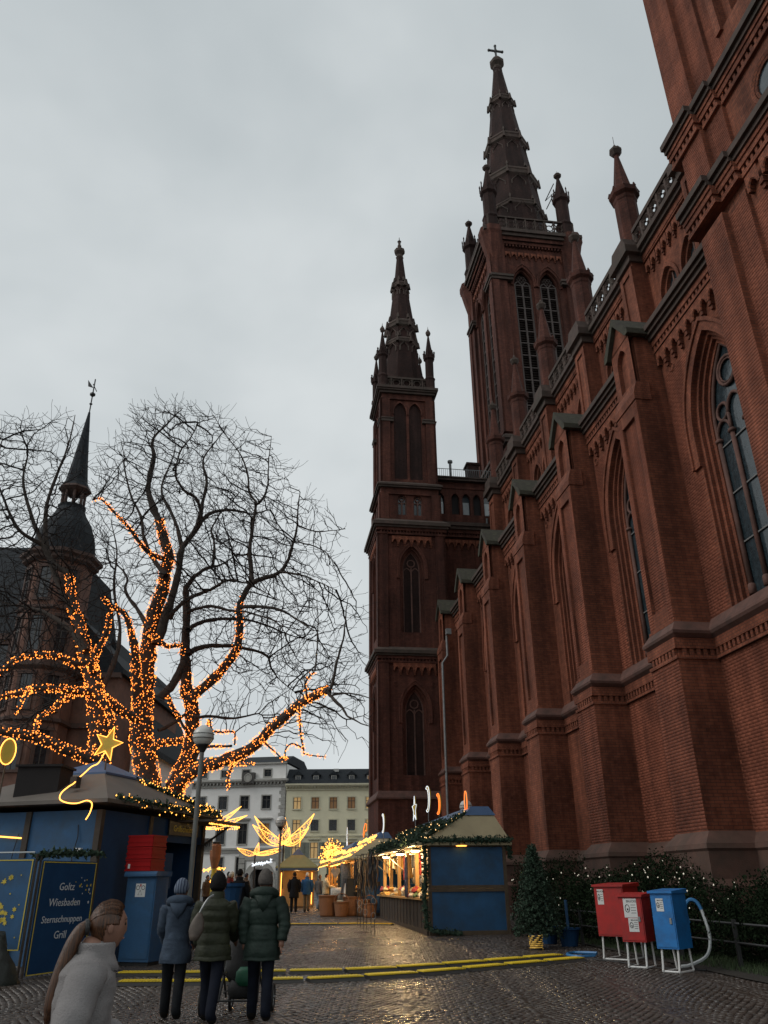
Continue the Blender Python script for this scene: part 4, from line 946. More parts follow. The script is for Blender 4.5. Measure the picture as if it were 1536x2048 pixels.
mb = MB(); mb.tube([(-5.05+.5*math.cos(a*math.pi/8), -.78, 13.4+.5*math.sin(a*math.pi/8)) for a in range(16)], .08, 5, closed=True); mb.prism(circ(-5.05, 13.4, .4, 14), lambda p, q, a: (p, a, q), -.80, -.752); mb.build('dial', M['trim_grey'], clk)

# ---------------- town hall with corner turret (left) ----------------
M['sandstone'] = mat('pink_sandstone', (.175, .088, .062), .85, .25, 1.4, .3, dirt=(.07, .045, .036), damt=.7, dscale=.9)
M['sandstone_dk'] = mat('dark_sandstone', (.085, .052, .042), .85, .3, 1.6, .3)
th = empty('town_hall', (-20.6, 46.3, .4), 0, 'dark sandstone town hall with slate corner turret behind the bare trees', 'building')
mb = MB(); mb.lathe([(2.35, -.5), (2.35, 5.4), (1.95, 5.6), (1.95, 19.6)], 8, (0, 0), R(22.5)); mb.box(-26, -1.5, 1.0, 22, -.5, 15.5); mb.box(-1.6, 4.2, 1.2, 16, -.5, 13.2); mb.build('wall', M['sandstone'], th)
mb = MB()
for z, r_, h_ in ((5.2, 2.75, .5), (5.7, 2.5, .3), (9.6, 2.12, .3), (12.6, 2.2, .45), (16.2, 2.12, .25), (19.4, 2.3, .3), (19.7, 2.5, .35)): mb.lathe([(r_-.2, z), (r_, z+h_*.4), (r_, z+h_)], 8, (0, 0), R(22.5))
for z, d in ((5.3, .25), (9.7, .18), (12.8, .25), (15.1, .35)): mb.box(-26, -1.6, 1.0-d, 1.2, z, z+.35)
for z, d in ((5.3, .2), (9.7, .18), (12.7, .3)): mb.box(1.4, 4.4, 1.2-d, 1.3, z, z+.3)
mb.build('cornice', M['sandstone_dk'], th)
for z0, z1 in ((7.0, 9.2), (10.4, 12.3), (13.7, 15.8), (16.9, 18.9)):
    for k in (-1, 0, 1):
        a = R(-90) + k*R(45); r_ = 1.95*math.cos(R(22.5)); ca, sa = math.cos(a), math.sin(a)
        def Pt(u, z, d): return (ca*(r_-d) - sa*u, sa*(r_-d) + ca*u, z)
        f = MB()
        for e in (-1, 1): pbox(f, Pt, e*.42-.09, e*.42+.09, z0, z1, -.1, .0)
        pbox(f, Pt, -.55, .55, z0-.15, z0, -.14, 0); pbox(f, Pt, -.55, .55, z1, z1+.18, -.14, 0); w_ = f.build('window', M['sandstone_dk'], th)
        g = MB(); pbox(g, Pt, -.33, .33, z0, z1, -.03, .0); g.build('pane', M['glass_far'], w_)
        g = MB(); pbox(g, Pt, -.03, .03, z0, z1, -.07, -.031); pbox(g, Pt, -.33, .33, z0+(z1-z0)*.6, z0+(z1-z0)*.6+.06, -.065, -.031); g.build('frame', M['frame_dark'], w_)
for x in (-3.4, -6.2, -9.0):
    for z0, z1 in ((2, 4.4), (7.0, 9.4), (10.5, 12.4), (13.3, 14.8)):
        f = MB(); t = .2; f.box(x-.85, x-.65, .8, 1.02, z0, z1); f.box(x+.65, x+.85, .8, 1.02, z0, z1); f.box(x-.9, x+.9, .75, 1.02, z1, z1+.3); f.box(x-.9, x+.9, .7, 1.02, z0-.2, z0); w_ = f.build('window', M['sandstone_dk'], th)
        g = MB(); g.box(x-.65, x+.65, .96, .995, z0, z1); g.build('pane', M['bright_glass'] if z0 == 7.0 else M['glass_far'], w_); g = MB(); g.box(x-.04, x+.04, .9, .955, z0, z1); g.box(x-.65, x+.65, .9, .955, z0+(z1-z0)*.62, z0+(z1-z0)*.62+.08); g.build('frame', M['frame_dark'], w_)
mb = MB(); mb.lathe([(2.2, 20.0), (2.0, 20.2), (1.92, 20.9), (1.8, 21.6), (1.5, 22.4), (1.05, 23.1), (.85, 23.6), (.9, 23.8)], 12, (0, 0)); tr = mb.build('dome', M['slate'], th)
mb = MB()
for i in range(8): a = 2*math.pi*i/8+R(22.5); mb.tube([(.68*math.cos(a), .68*math.sin(a), 23.7), (.68*math.cos(a), .68*math.sin(a), 24.9)], .1, 5)
mb.lathe([(.62, 24.75), (.85, 24.85), (1.05, 25.0), (1.0, 25.15)], 8, (0, 0), R(22.5)); mb.lathe([(.85, 23.65), (.85, 23.8)], 8, (0, 0), R(22.5)); mb.build('lantern', M['sandstone_dk'], tr)
mb = MB(); mb.lathe([(1.0, 25.1), (.70, 25.7), (.50, 27.2), (.28, 29.2), (.1, 30.9), (.07, 31.2)], 8, (0, 0), R(22.5)); mb.build('cone', M['slate'], tr)
mb = MB(); mb.tube([(0, 0, 31.0), (0, 0, 34.0)], .045, 5); mb.lathe([(.04, 32.5), (.2, 32.65), (.2, 32.75), (.04, 32.9)], 8); mb.lathe([(.04, 31.8), (.12, 31.9), (.04, 32.0)], 6); mb.prism([(-.05, 33.3), (-.5, 33.95), (-.42, 33.4), (.0, 33.25)], lambda p, q, a: (p, a, q), -.02, .02); mb.tube([(-.1, 0, 33.6), (.25, 0, 32.95)], .03, 4); mb.build('weather_vane', M['black_iron'], tr)
mb = MB(); mb.prism([(.8, 15.4), (6, 23.5), (15, 23.5), (22, 15.4)], lambda p, q, a: (a, p, q), -26, -2.2); mb.build('roof', M['slate'], th)
mb = MB(); mb.prism([(-1.6, 13.2), (4.6, 13.2), (1.0, 17.5), (-1.6, 17.5)], lambda p, q, a: (p, a, q), 1.0, 16) if False else mb.prism([(-1.5, 13.0), (4.5, 13.0), (4.5, 13.3), (1.4, 16.6), (-1.5, 16.6)], lambda p, q, a: (p, a, q), 1.1, 16); mb.build('side_roof', M['slate'], th)
sb = empty('grey_gabled_house', (-17.2, 52, .5), 0, 'pale grey gabled house partly hidden behind the lit tree trunks', 'building')
mb = MB(); mb.prism([(-3.5, -.5), (1.6, -.5), (1.6, 9.4), (-1.3, 15.8), (-3.5, 11)], lambda p, q, a: (p, a, q), 0, 14); mb.build('wall', M['white_wall'], sb)
mb = MB(); mb.prism([(1.9, 8.9), (1.9, 9.3), (-1.3, 16.4), (-3.7, 11.2), (-3.7, 10.8), (-1.3, 15.9)], lambda p, q, a: (p, a, q), -.35, 14); mb.build('roof', M['slate'], sb)
for x, z in ((-.2, 4), (-2, 4), (-.2, 7.4), (-2, 7.4)): facade_window(sb, x, 0-.001, z, z+1.6, .9, M['glass_far'], M['trim_grey'], M['frame_dark'])
# ---------------- bare trees wound with fairy lights ----------------
LIMBS=[
('A',[[-762,2800,178],[-789,2805,345],[-805,2810,440],[-838,2814,556],[-862,2819,642],[-875,2824,765],[-880,2829,894],[-881,2833,1009],[-878,2838,1099],[-859,2843,1191],[-858,2848,1275],[-851,2852,1340],[-883,2857,1423],[-911,2862,1498],[-937,2867,1548],[-971,2871,1635],[-975,2876,1722],[-976,2881,1814],[-991,2886,1871],[-987,2890,1918],[-930,2895,1994],[-881,2900,2061]],0.46,0.012,0.66),
('A',[[-848,2800,1298],[-891,2767,1306],[-922,2733,1329],[-962,2700,1383],[-1013,2667,1429],[-1071,2633,1479],[-1085,2600,1460]],0.11,0.02,1),
('A',[[-844,2800,961],[-828,2815,1081],[-817,2830,1158],[-803,2845,1261],[-804,2860,1367],[-790,2875,1412],[-744,2890,1507],[-692,2905,1557],[-619,2920,1568],[-546,2935,1556],[-478,2950,1581]],0.17,0.02,0),
('A',[[-778,2830,1393],[-747,2840,1464],[-739,2850,1572],[-731,2860,1678],[-755,2870,1760],[-755,2880,1811],[-703,2890,1905],[-678,2900,1969]],0.09,0.012,0),
('A',[[-801,2850,1363],[-837,2892,1477],[-889,2933,1579],[-948,2975,1688],[-951,3017,1813],[-942,3058,1938],[-978,3100,2069]],0.08,0.012,0),
('A',[[-742,2840,193],[-745,2848,347],[-741,2856,453],[-720,2865,530],[-698,2873,587],[-696,2881,658],[-707,2889,756],[-730,2898,819],[-747,2906,915],[-757,2914,993],[-762,2922,1083],[-780,2931,1186],[-791,2939,1235],[-784,2947,1260],[-754,2955,1310],[-699,2964,1341],[-665,2972,1348],[-616,2980,1391]],0.4,0.02,0.52),
('A',[[-708,2840,767],[-684,2831,785],[-627,2821,837],[-581,2812,895],[-547,2803,948],[-539,2793,1021],[-543,2784,1102],[-526,2775,1144],[-503,2765,1184],[-454,2756,1206],[-399,2747,1226],[-366,2737,1275],[-347,2728,1338],[-332,2719,1403],[-333,2709,1466],[-325,2700,1535]],0.21,0.015,0.47),
('A',[[-507,2770,1182],[-507,2779,1211],[-520,2788,1305],[-521,2797,1417],[-518,2806,1499],[-518,2815,1539],[-545,2824,1591],[-562,2833,1695],[-599,2842,1788],[-671,2851,1891],[-731,2860,1993]],0.09,0.01,0),
('A',[[-515,2800,1532],[-492,2788,1539],[-465,2776,1588],[-460,2764,1666],[-462,2752,1735],[-457,2740,1813]],0.06,0.01,0),
('A',[[-722,2820,441],[-701,2789,473],[-642,2758,511],[-586,2727,527],[-510,2696,550],[-436,2665,577],[-395,2635,608],[-337,2604,651],[-282,2573,693],[-237,2542,710],[-196,2511,721],[-181,2480,714]],0.24,0.1,0.97),
('A',[[-181,2480,714],[-168,2474,739],[-158,2468,807],[-138,2462,876],[-128,2456,959],[-120,2450,1017]],0.06,0.01,0),
('A',[[-184,2480,712],[-167,2464,690],[-134,2448,661],[-122,2432,632],[-86,2416,612],[-48,2400,591]],0.06,0.01,0),
('A',[[-168,2480,703],[-113,2480,710],[-32,2480,687]],0.03,0.01,0),
('A',[[-251,2520,699],[-255,2513,707],[-259,2507,748],[-229,2500,783]],0.05,0.03,1),
('A',[[-229,2500,783],[-227,2500,861],[-225,2500,963],[-230,2500,1026]],0.03,0.01,0),
('A',[[-278,2540,686],[-276,2528,668],[-268,2516,598],[-257,2504,550],[-252,2492,529],[-184,2480,513]],0.05,0.015,1),
('A',[[-253,2500,538],[-291,2500,553],[-310,2500,540],[-309,2500,505]],0.03,0.02,1),
('A',[[-397,2580,582],[-382,2560,565],[-318,2540,511]],0.05,0.02,1),
('A',[[-507,2680,548],[-499,2653,501],[-507,2627,463],[-496,2600,434]],0.06,0.02,1),
('A',[[-497,2670,521],[-481,2635,514],[-422,2600,512]],0.03,0.015,1),
('A',[[-684,2840,626],[-695,2807,640],[-727,2773,691],[-767,2740,759]],0.07,0.04,1),
('A',[[-815,2790,569],[-801,2803,606],[-765,2817,616],[-716,2830,623]],0.11,0.09,1),
('A',[[-877,2770,1006],[-842,2772,980],[-797,2774,948],[-763,2776,948],[-738,2778,949],[-742,2780,918]],0.09,0.07,1),
('A',[[-864,2800,690],[-880,2781,774],[-887,2762,823],[-896,2744,913],[-914,2725,983],[-941,2706,1047],[-975,2688,1066],[-994,2669,1075],[-1009,2650,1096]],0.2,0.05,1),
('A',[[-668,2820,589],[-608,2750,588],[-515,2680,580]],0.06,0.04,1),
('A',[[-673,2820,597],[-633,2797,636],[-622,2773,683],[-601,2750,641],[-558,2727,634],[-512,2703,626],[-505,2680,584]],0.05,0.03,1),
('A',[[-691,2840,705],[-640,2880,717],[-550,2920,717],[-473,2960,741],[-456,3000,715]],0.06,0.012,0),
('A',[[-737,2860,939],[-719,2884,968],[-664,2908,990],[-592,2931,996],[-532,2955,990],[-464,2979,969],[-445,3002,923],[-411,3026,882],[-353,3050,838]],0.1,0.012,0),
('A',[[-745,2860,1036],[-735,2908,1072],[-698,2957,1109],[-589,3005,1130],[-483,3053,1113],[-385,3102,1085],[-307,3150,1077]],0.09,0.012,0),
('A',[[-754,2860,1105],[-714,2817,1104],[-646,2773,1099],[-555,2730,1065],[-485,2687,1046],[-396,2643,1003],[-344,2600,944]],0.07,0.012,0),
('A',[[-809,2820,1073],[-792,2789,1094],[-735,2757,1129],[-648,2726,1149],[-583,2694,1172],[-517,2663,1152],[-445,2631,1111],[-376,2600,1062]],0.09,0.012,0),
('A',[[-873,2800,1019],[-905,2833,1058],[-956,2867,1127],[-1019,2900,1207],[-1030,2933,1274],[-1095,2967,1350],[-1181,3000,1395]],0.1,0.012,0),
('A',[[-806,2800,769],[-771,2817,817],[-751,2833,876],[-747,2850,908]],0.13,0.11,0),
('A',[[-797,2800,655],[-759,2825,685],[-720,2850,719]],0.06,0.05,0),
('A',[[-533,2740,1083],[-467,2680,1062],[-368,2620,1029],[-289,2560,967],[-232,2500,919]],0.07,0.012,0),
('A',[[-841,2800,1236],[-900,2842,1315],[-964,2883,1419],[-1009,2925,1551],[-1078,2967,1666],[-1136,3008,1810],[-1180,3050,1962]],0.1,0.012,0),
('A',[[-696,2950,1335],[-703,2980,1436],[-728,3010,1518],[-707,3040,1602],[-671,3070,1677],[-646,3100,1741]],0.06,0.012,0),
('A',[[-746,2900,1503],[-763,2858,1585],[-807,2817,1610],[-838,2775,1657],[-821,2733,1737],[-766,2692,1794],[-740,2650,1826]],0.07,0.012,0),
('A',[[-344,2700,1326],[-278,2683,1306],[-219,2667,1268],[-184,2650,1222]],0.03,0.01,0),
('A',[[-330,2700,1394],[-264,2717,1378],[-198,2733,1389],[-151,2750,1401]],0.03,0.01,0),
('A',[[-392,2700,1208],[-308,2667,1181],[-232,2633,1138],[-172,2600,1098]],0.04,0.01,0),
('B',[[-856,2550,178],[-878,2556,344],[-908,2561,519],[-924,2567,608],[-946,2572,693],[-961,2578,759],[-988,2583,826],[-1015,2589,880],[-1040,2594,942],[-1070,2600,1005],[-1100,2606,1063],[-1115,2611,1129],[-1137,2617,1175],[-1201,2622,1212],[-1265,2628,1312],[-1328,2633,1429],[-1383,2639,1568],[-1392,2644,1703],[-1466,2650,1822]],0.36,0.012,0.7),
('B',[[-939,2520,734],[-871,2527,639],[-867,2533,586],[-894,2540,549]],0.1,0.09,1),
('B',[[-965,2550,799],[-963,2538,831],[-948,2525,871],[-923,2512,930],[-923,2500,994]],0.13,0.05,1),
('B',[[-968,2550,807],[-973,2519,821],[-1011,2488,813],[-1044,2456,826],[-1086,2425,828],[-1125,2394,815],[-1151,2362,787],[-1164,2331,746],[-1203,2300,717]],0.12,0.04,1),
('B',[[-949,2550,733],[-971,2507,730],[-1014,2464,728],[-1045,2421,719],[-1083,2379,710],[-1107,2336,685],[-1131,2293,667],[-1165,2250,647]],0.13,0.05,1),
('B',[[-1058,2350,703],[-1054,2300,672],[-1057,2250,602]],0.04,0.02,1),
('B',[[-991,2550,741],[-1026,2500,703],[-1038,2450,660],[-1054,2400,623],[-1035,2350,564]],0.08,0.05,1),
('B',[[-902,2550,505],[-899,2514,512],[-946,2479,527],[-982,2443,541],[-1043,2407,562],[-1089,2371,573],[-1131,2336,574],[-1173,2300,578]],0.17,0.09,1),
('B',[[-938,2550,728],[-940,2590,730],[-908,2630,713],[-864,2670,686],[-844,2710,673]],0.12,0.14,1),
('B',[[-1075,2590,1019],[-1153,2617,1112],[-1238,2643,1278],[-1283,2670,1475],[-1274,2697,1642],[-1270,2723,1794],[-1281,2750,1931]],0.12,0.012,0),
('B',[[-1000,2550,870],[-1082,2590,957],[-1179,2630,1024],[-1273,2670,1066],[-1367,2710,1090],[-1488,2750,1144]],0.11,0.012,0),
('B',[[-956,2580,715],[-938,2617,789],[-929,2653,885],[-945,2690,986],[-1002,2727,1150],[-1025,2763,1326],[-1082,2800,1471]],0.1,0.012,0),
('B',[[-1253,2630,1292],[-1318,2572,1328],[-1366,2515,1421],[-1395,2458,1513],[-1361,2400,1603]],0.07,0.012,0)]
CROWN = {'A': ([[-11.8,15.4],[-11.6,17.9],[-10.7,19.1],[-10.1,19.9],[-8.5,20.1],[-7.1,19.7],[-6.0,19.1],[-4.6,18.7],[-4.2,17.4],[-3.6,16.7],[-3.4,15.5],[-2.6,15.5],[-1.5,14.2],[-1.9,13.1],[-1.5,12.1],[-0.7,11.5],[-0.6,10.1],[-0.8,9.0],[-0.4,7.5],[-0.6,6.3],[-1.4,5.8],[-3.0,6.2],[-3.7,5.8],[-4.8,7.2],[-6.2,6.2],[-6.7,8.7],[-7.7,7.2],[-8.1,9.4],[-9.7,10.4],[-11.1,13.4]], 28.0, 4.2, 6400),
         'B': ([[-13.5,7.1],[-15.6,16.5],[-14.7,17.8],[-13.5,17.6],[-12.6,17.8],[-11.9,18.1],[-11.3,17.1],[-10.7,14.3],[-9.8,13.3],[-9.2,11.4],[-8.9,8.7],[-9.5,8.2],[-10.1,7.1],[-11.3,5.8],[-13.2,5.8]], 25.5, 3.6, 4000)}
M['bark'] = mat('bark', (.050, .038, .030), .9, .4, 7, .7, bscale=22)
M['twig'] = mat('twig_bark', (.017, .014, .013), .9, .3, 7)
M['bulb'] = emat('warm_bulb', (1.0, .265, .04), 3.8)
def in_poly(px, pz, poly):
    ins = np.zeros(len(px), bool); n = len(poly)
    for i in range(n):
        x0, z0 = poly[i]; x1, z1 = poly[i-1]
        c = ((z0 > pz) != (z1 > pz)) & (px < (x1-x0)*(pz-z0)/(z1-z0+1e-12)+x0); ins ^= c
    return ins
def edge_dist(px, pz, poly):
    d = np.full(len(px), 1e9); n = len(poly)
    for i in range(n):
        a = np.array(poly[i]); b = np.array(poly[i-1]); ab = b-a; t = np.clip(((px-a[0])*ab[0]+(pz-a[1])*ab[1])/(ab@ab), 0, 1)
        d = np.minimum(d, np.hypot(px-a[0]-t*ab[0], pz-a[1]-t*ab[1]))
    return d
def smooth_path(P, sub=5):
    P = [np.array(p, float) for p in P]; out = []
    for i in range(len(P)-1):
        p0, p1, p2, p3 = P[max(i-1, 0)], P[i], P[i+1], P[min(i+2, len(P)-1)]
        for k in range(sub):
            t = k/sub; out.append(.5*((2*p1)+(-p0+p2)*t+(2*p0-5*p1+4*p2-p3)*t*t+(-p0+3*p1-3*p2+p3)*t**3))
    out.append(P[-1]); return out
def ntube(P, r, n):
    """numpy tube -> verts, quads"""
    P = np.asarray(P, float); m = len(P); d = np.gradient(P, axis=0); d /= np.linalg.norm(d, axis=1, keepdims=True)+1e-9
    ref = np.array([0.31, .95, .05]); a = np.cross(d, ref); a /= np.linalg.norm(a, axis=1, keepdims=True)+1e-9; b = np.cross(a, d)
    t = np.arange(n)*2*np.pi/n
    V = P[:, None, :] + r[:, None, None]*(a[:, None, :]*np.cos(t)[None, :, None] + b[:, None, :]*np.sin(t)[None, :, None])
    i = np.arange(m-1)[:, None]*n; k = np.arange(n)[None, :]; k2 = (k+1) % n
    F = np.stack([i+k, i+k2, i+n+k2, i+n+k], -1).reshape(-1, 4)
    return V.reshape(-1, 3), F
def tree(key, label, rx):
    poly, Y0, thick, natt = CROWN[key]
    root = empty('bare_tree', (0, 0, 0), 0, label, 'tree', 'bare trees wound with lights')
    VA, FA, off = [], [], 0
    nodes, par, rad = [], [], []; litpts = []
    for tr, P, r0, r1, lit in LIMBS:
        if tr != key: continue
        P = [np.array(p)/100. for p in P]
        if P[0][2] < 2.2: P = [np.array((P[0][0]+.12, P[0][1], .05)), np.array((P[0][0]+.06, P[0][1], .9))] + P; r0 *= 1.12
        if lit == 0: r0 *= 1.15; r1 *= 1.15
        S = smooth_path(P, 4); n = len(S); rr = np.array([r0+(r1-r0)*((i/(n-1))**.85) for i in range(n)])
        wob = rng.normal(0, 1, (n, 3)).cumsum(0); wob -= np.linspace(0, 1, n)[:, None]*wob[-1]; S = np.array(S) + wob*.012
        V, F = ntube(S, rr*(1+.08*rng.normal(0, 1, n)), 9 if r0 > .08 else 6); VA.append(V); FA.append(F+off); off += len(V)
        base = len(nodes)
        for i in range(n): nodes.append(S[i]); par.append(base+i-1 if i else -1); rad.append(rr[i])
        k = int(n*lit)
        for i in range(k-1):
            if S[i][2] < 3.6: continue
            litpts.append((S[i], S[i+1], rr[i]))
    me = mesh_np('trunk', np.concatenate(VA), np.concatenate(FA), M['bark']); me.polygons.foreach_set('use_smooth', [True]*len(me.polygons))
    o = bpy.data.objects.new('trunk', me); COL.objects.link(o); o.parent = root
    # space colonisation fills the crown outline with branches and twigs
    lo = np.array([min(p[0] for p in poly), min(p[1] for p in poly)]); hi = np.array([max(p[0] for p in poly), max(p[1] for p in poly)])
    px = rng.uniform(lo[0], hi[0], natt*3); pz = rng.uniform(lo[1], hi[1], natt*3); keep = in_poly(px, pz, poly); px, pz = px[keep], pz[keep]
    ed = edge_dist(px, pz, poly); th = np.minimum(thick, .5+ed*1.25); py = Y0 + rng.uniform(-1, 1, len(px))*th
    cl = np.sin(px*1.9+py*.7)*np.sin(pz*1.7-py*.9+1.3)*np.sin(py*1.5+px*.6)+.35*np.sin(px*4.1+pz*3.3); keep = rng.random(len(px)) < np.clip(.58+.8*cl, .08, 1)*np.where(edge_dist(px, pz, poly) < 1.1, .55, 1)
    att = np.stack([px, py, pz], 1)[keep][:natt]
    nN0 = len(nodes); N = [np.array(n) for n in nodes]; active = np.ones(len(att), bool); step = .22; D = .34; DI = 2.6
    child = {}
    for it in range(70):
        kd = kdtree.KDTree(len(N))
        for i, p in enumerate(N): kd.insert(p, i)
        kd.balance(); acc = {}
        idx = np.where(active)[0]
        if len(idx) < 20: break
        for ai in idx:
            co, ni, dist = kd.find(att[ai])
            if dist < D: active[ai] = False; continue
            if dist < DI:
                d = (att[ai]-N[ni])/dist
                if ni in acc: acc[ni] += d
                else: acc[ni] = d.copy()
        if not acc: break
        for ni, d in acc.items():
            if child.get(ni, 0) > 3: continue
            l = np.linalg.norm(d)
            if l < 1e-3: continue
            d = d/l + rng.normal(0, .11, 3) + np.array([0, 0, .10]); d /= np.linalg.norm(d)
            N.append(N[ni]+d*step); par.append(ni); child[ni] = child.get(ni, 0)+1
    n = len(N); w = np.zeros(n); hasc = np.zeros(n, bool)
    for i in range(nN0, n): hasc[par[i]] = True
    # twiglets on every growing tip and here and there along the shoots
    tips = [i for i in range(nN0, n) if not hasc[i] or rng.random() < .3]
    for i in tips:
        d0 = N[i]-N[par[i]]; d0 /= np.linalg.norm(d0)+1e-9
        for k in range(2 if not hasc[i] else 1):
            d = d0*.8 + rng.normal(0, .55, 3) + np.array([0, 0, .15]); p = i
            for q in range(rng.integers(2, 6)):
                d = d/np.linalg.norm(d) + rng.normal(0, .16, 3) + np.array([0, 0, .07]); d /= np.linalg.norm(d)
                N.append(N[p]+d*.17); par.append(p); p = len(N)-1
    n = len(N); r2 = np.zeros(n)
    for i in range(n-1, nN0-1, -1):
        if r2[i] == 0: r2[i] = .0072**1.95
        if par[i] >= nN0: r2[par[i]] += r2[i]
    rr = np.zeros(n); rr[nN0:] = np.minimum(r2[nN0:]**(1/1.95), .085)
    N = np.array(N); pi = np.array(par[nN0:]); ci = np.arange(nN0, n)
    A, Bv = N[pi], N[ci]; ra = np.where(pi >= nN0, np.minimum(rr[np.maximum(pi, nN0)], rr[ci]*1.7), rr[ci]*1.25); rb = rr[ci]
    d = Bv-A; d /= np.linalg.norm(d, axis=1, keepdims=True)+1e-9; a = np.cross(d, [.31, .95, .05]); a /= np.linalg.norm(a, axis=1, keepdims=True)+1e-9; b = np.cross(a, d)
    ns = 4; t = np.arange(ns)*2*np.pi/ns; ring_ = a[:, None, :]*np.cos(t)[None, :, None]+b[:, None, :]*np.sin(t)[None, :, None]
    V = np.concatenate([A[:, None]+ring_*ra[:, None, None], Bv[:, None]+ring_*rb[:, None, None]+d[:, None]*.01], 1).reshape(-1, 3)
    k = np.arange(ns); f = np.stack([k, (k+1) % ns, (k+1) % ns+ns, k+ns], 1); F = (f[None]+(np.arange(len(A))*2*ns)[:, None, None]).reshape(-1, 4)
    o = bpy.data.objects.new('crown', mesh_np('crown', V, F, M['twig'])); COL.objects.link(o); o.parent = root; o['kind'] = 'stuff'
    return root, litpts
OCT_V = np.array([(1,0,0),(-1,0,0),(0,1,0),(0,-1,0),(0,0,1.3),(0,0,-1.3)], float); OCT_F = np.array([(0,2,4),(2,1,4),(1,3,4),(3,0,4),(2,0,5),(1,2,5),(3,1,5),(0,3,5)])
def bulbs(name, C, r, m, parent=None):
    C = np.asarray(C, float); n = len(C); V = (C[:, None]+OCT_V[None]*(r*rng.uniform(.75, 1.2, n))[:, None, None]).reshape(-1, 3)
    F = (OCT_F[None]+(np.arange(n)*6)[:, None, None]).reshape(-1, 3)
    o = bpy.data.objects.new(name, mesh_np(name, V, F, m)); COL.objects.link(o)
    if parent is not None: o.parent = parent
    return o
def wind(lit, dens):
    C = []
    for a, b, r in lit:
        l = np.linalg.norm(b-a); k = rng.poisson(l*dens*(.45+r*5.0)); d = (b-a)/(l+1e-9); u = np.cross(d, [.3, .2, .9]); u /= np.linalg.norm(u)+1e-9; v = np.cross(d, u)
        for _ in range(k):
            t = rng.uniform(0, 1); th_ = rng.uniform(0, 2*np.pi); C.append(a+(b-a)*t+(u*np.cos(th_)+v*np.sin(th_))*(r*1.05+rng.uniform(.01, .05)))
    return C
tA, litA = tree('A', 'large bare tree with a wide crown in front of the white palace', 1)
tB, litB = tree('B', 'bare tree at the left edge in front of the turret', 1)
tag(bulbs('fairy_lights', wind(litA, 66), .0158, M['bulb']), 'warm fairy lights wound round the trunks of the large bare tree', 'lights', 'tree lights', 'stuff')
tag(bulbs('fairy_lights', wind(litB, 66), .0158, M['bulb']), 'warm fairy lights wound round the left edge tree', 'lights', 'tree lights', 'stuff')
# ---------------- market: materials and helpers ----------------
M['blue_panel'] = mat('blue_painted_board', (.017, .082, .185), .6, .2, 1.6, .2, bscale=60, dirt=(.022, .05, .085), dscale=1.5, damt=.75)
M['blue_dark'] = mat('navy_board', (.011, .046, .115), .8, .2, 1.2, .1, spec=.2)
M['timber'] = mat('brown_timber', (.085, .058, .034), .7, .3, 4, .3)
M['timber_dk'] = mat('dark_timber', (.048, .036, .026), .75, .35, 3, .4)
M['pine'] = mat('yellow_pine', (.36, .21, .075), .6, .2, 3, .2)
M['canvas'] = mat('khaki_roof', (.34, .285, .17), .75, .12, 1.5, .15, dirt=(.24, .20, .12), damt=.5)
M['canvas_grey'] = mat('grey_roof_sheet', (.115, .10, .085), .7, .15, 1.3, .15, dirt=(.09, .08, .065), damt=.5)
M['cap_blue'] = mat('blue_roof_cap', (.05, .10, .20), .5, .15, 2)
M['pave_green'] = mat('green_canvas', (.23, .235, .105), .7, .12, 2)
M['fir'] = mat('fir_needles', (.018, .042, .022), .8, .5, 9)
M['leaf_dk'] = mat('shrub_leaves', (.010, .018, .008), 1.0, .6, 5, spec=.1)
M['red_paint'] = mat('red_paint', (.38, .012, .010), .5, .15, 2, .08, dirt=(.16, .02, .016), dscale=3.5, damt=.7)
M['red_crate'] = mat('red_plastic', (.30, .004, .005), .6, .15, 2, spec=.2)
M['blue_paint'] = mat('bright_blue_paint', (.012, .16, .44), .5, .12, 2, .08, dirt=(.02, .08, .2), dscale=3.5, damt=.7)
M['white'] = mat('white_enamel', (.62, .62, .60), .5, .08, 3)
M['black'] = mat('black_rubber', (.014, .014, .014), .65, .3, 6, .2)
M['yellow'] = mat('yellow_rubber', (.72, .53, .02), .55, .15, 4, .3, dirt=(.20, .15, .02), damt=.6, dscale=4)
M['steel'] = mat('galvanised_steel', (.25, .26, .26), .45, .2, 5, metal=.6)
M['grey_post'] = mat('grey_lamp_post', (.135, .14, .13), .6, .15, 3)
M['globe'] = mat('frosted_globe', (.55, .55, .52), .25, .05, 3)
M['gold_board'] = mat('gold_painted_board', (.52, .37, .03), .5, .15, 3)
M['neon_warm'] = emat('warm_light_tube', (1.0, .40, .07), 3.2)
M['neon_orange'] = emat('orange_light_tube', (1.0, .2, .03), 2.0)
M['neon_white'] = emat('cold_light_tube', (.85, .92, 1.0), .85)
M['bulb_gold'] = emat('golden_bulb', (1.0, .42, .07), 3.6)
M['bulb_soft'] = emat('soft_bulb', (1.0, .62, .25), 2.2)
M['bulb_white'] = emat('pearl_bulb', (1.0, .92, .75), .28)
M['lamp_hot'] = emat('work_lamp', (1.0, .72, .36), 9.0)
M['text_white'] = mat('white_lettering', (.55, .58, .6), .6, .05, 3)
M['text_yellow'] = mat('yellow_lettering', (.55, .42, .05), .6, .05, 3)
M['text_black'] = mat('black_lettering', (.02, .02, .02), .6, .05, 3)
M['wicker'] = mat('wicker', (.20, .085, .035), .75, .4, 25, .8, bscale=60)
M['hose_blue'] = mat('blue_hose', (.03, .16, .36), .45, .15, 5)
M['hose_white'] = mat('pale_hose', (.42, .45, .45), .5, .15, 5)
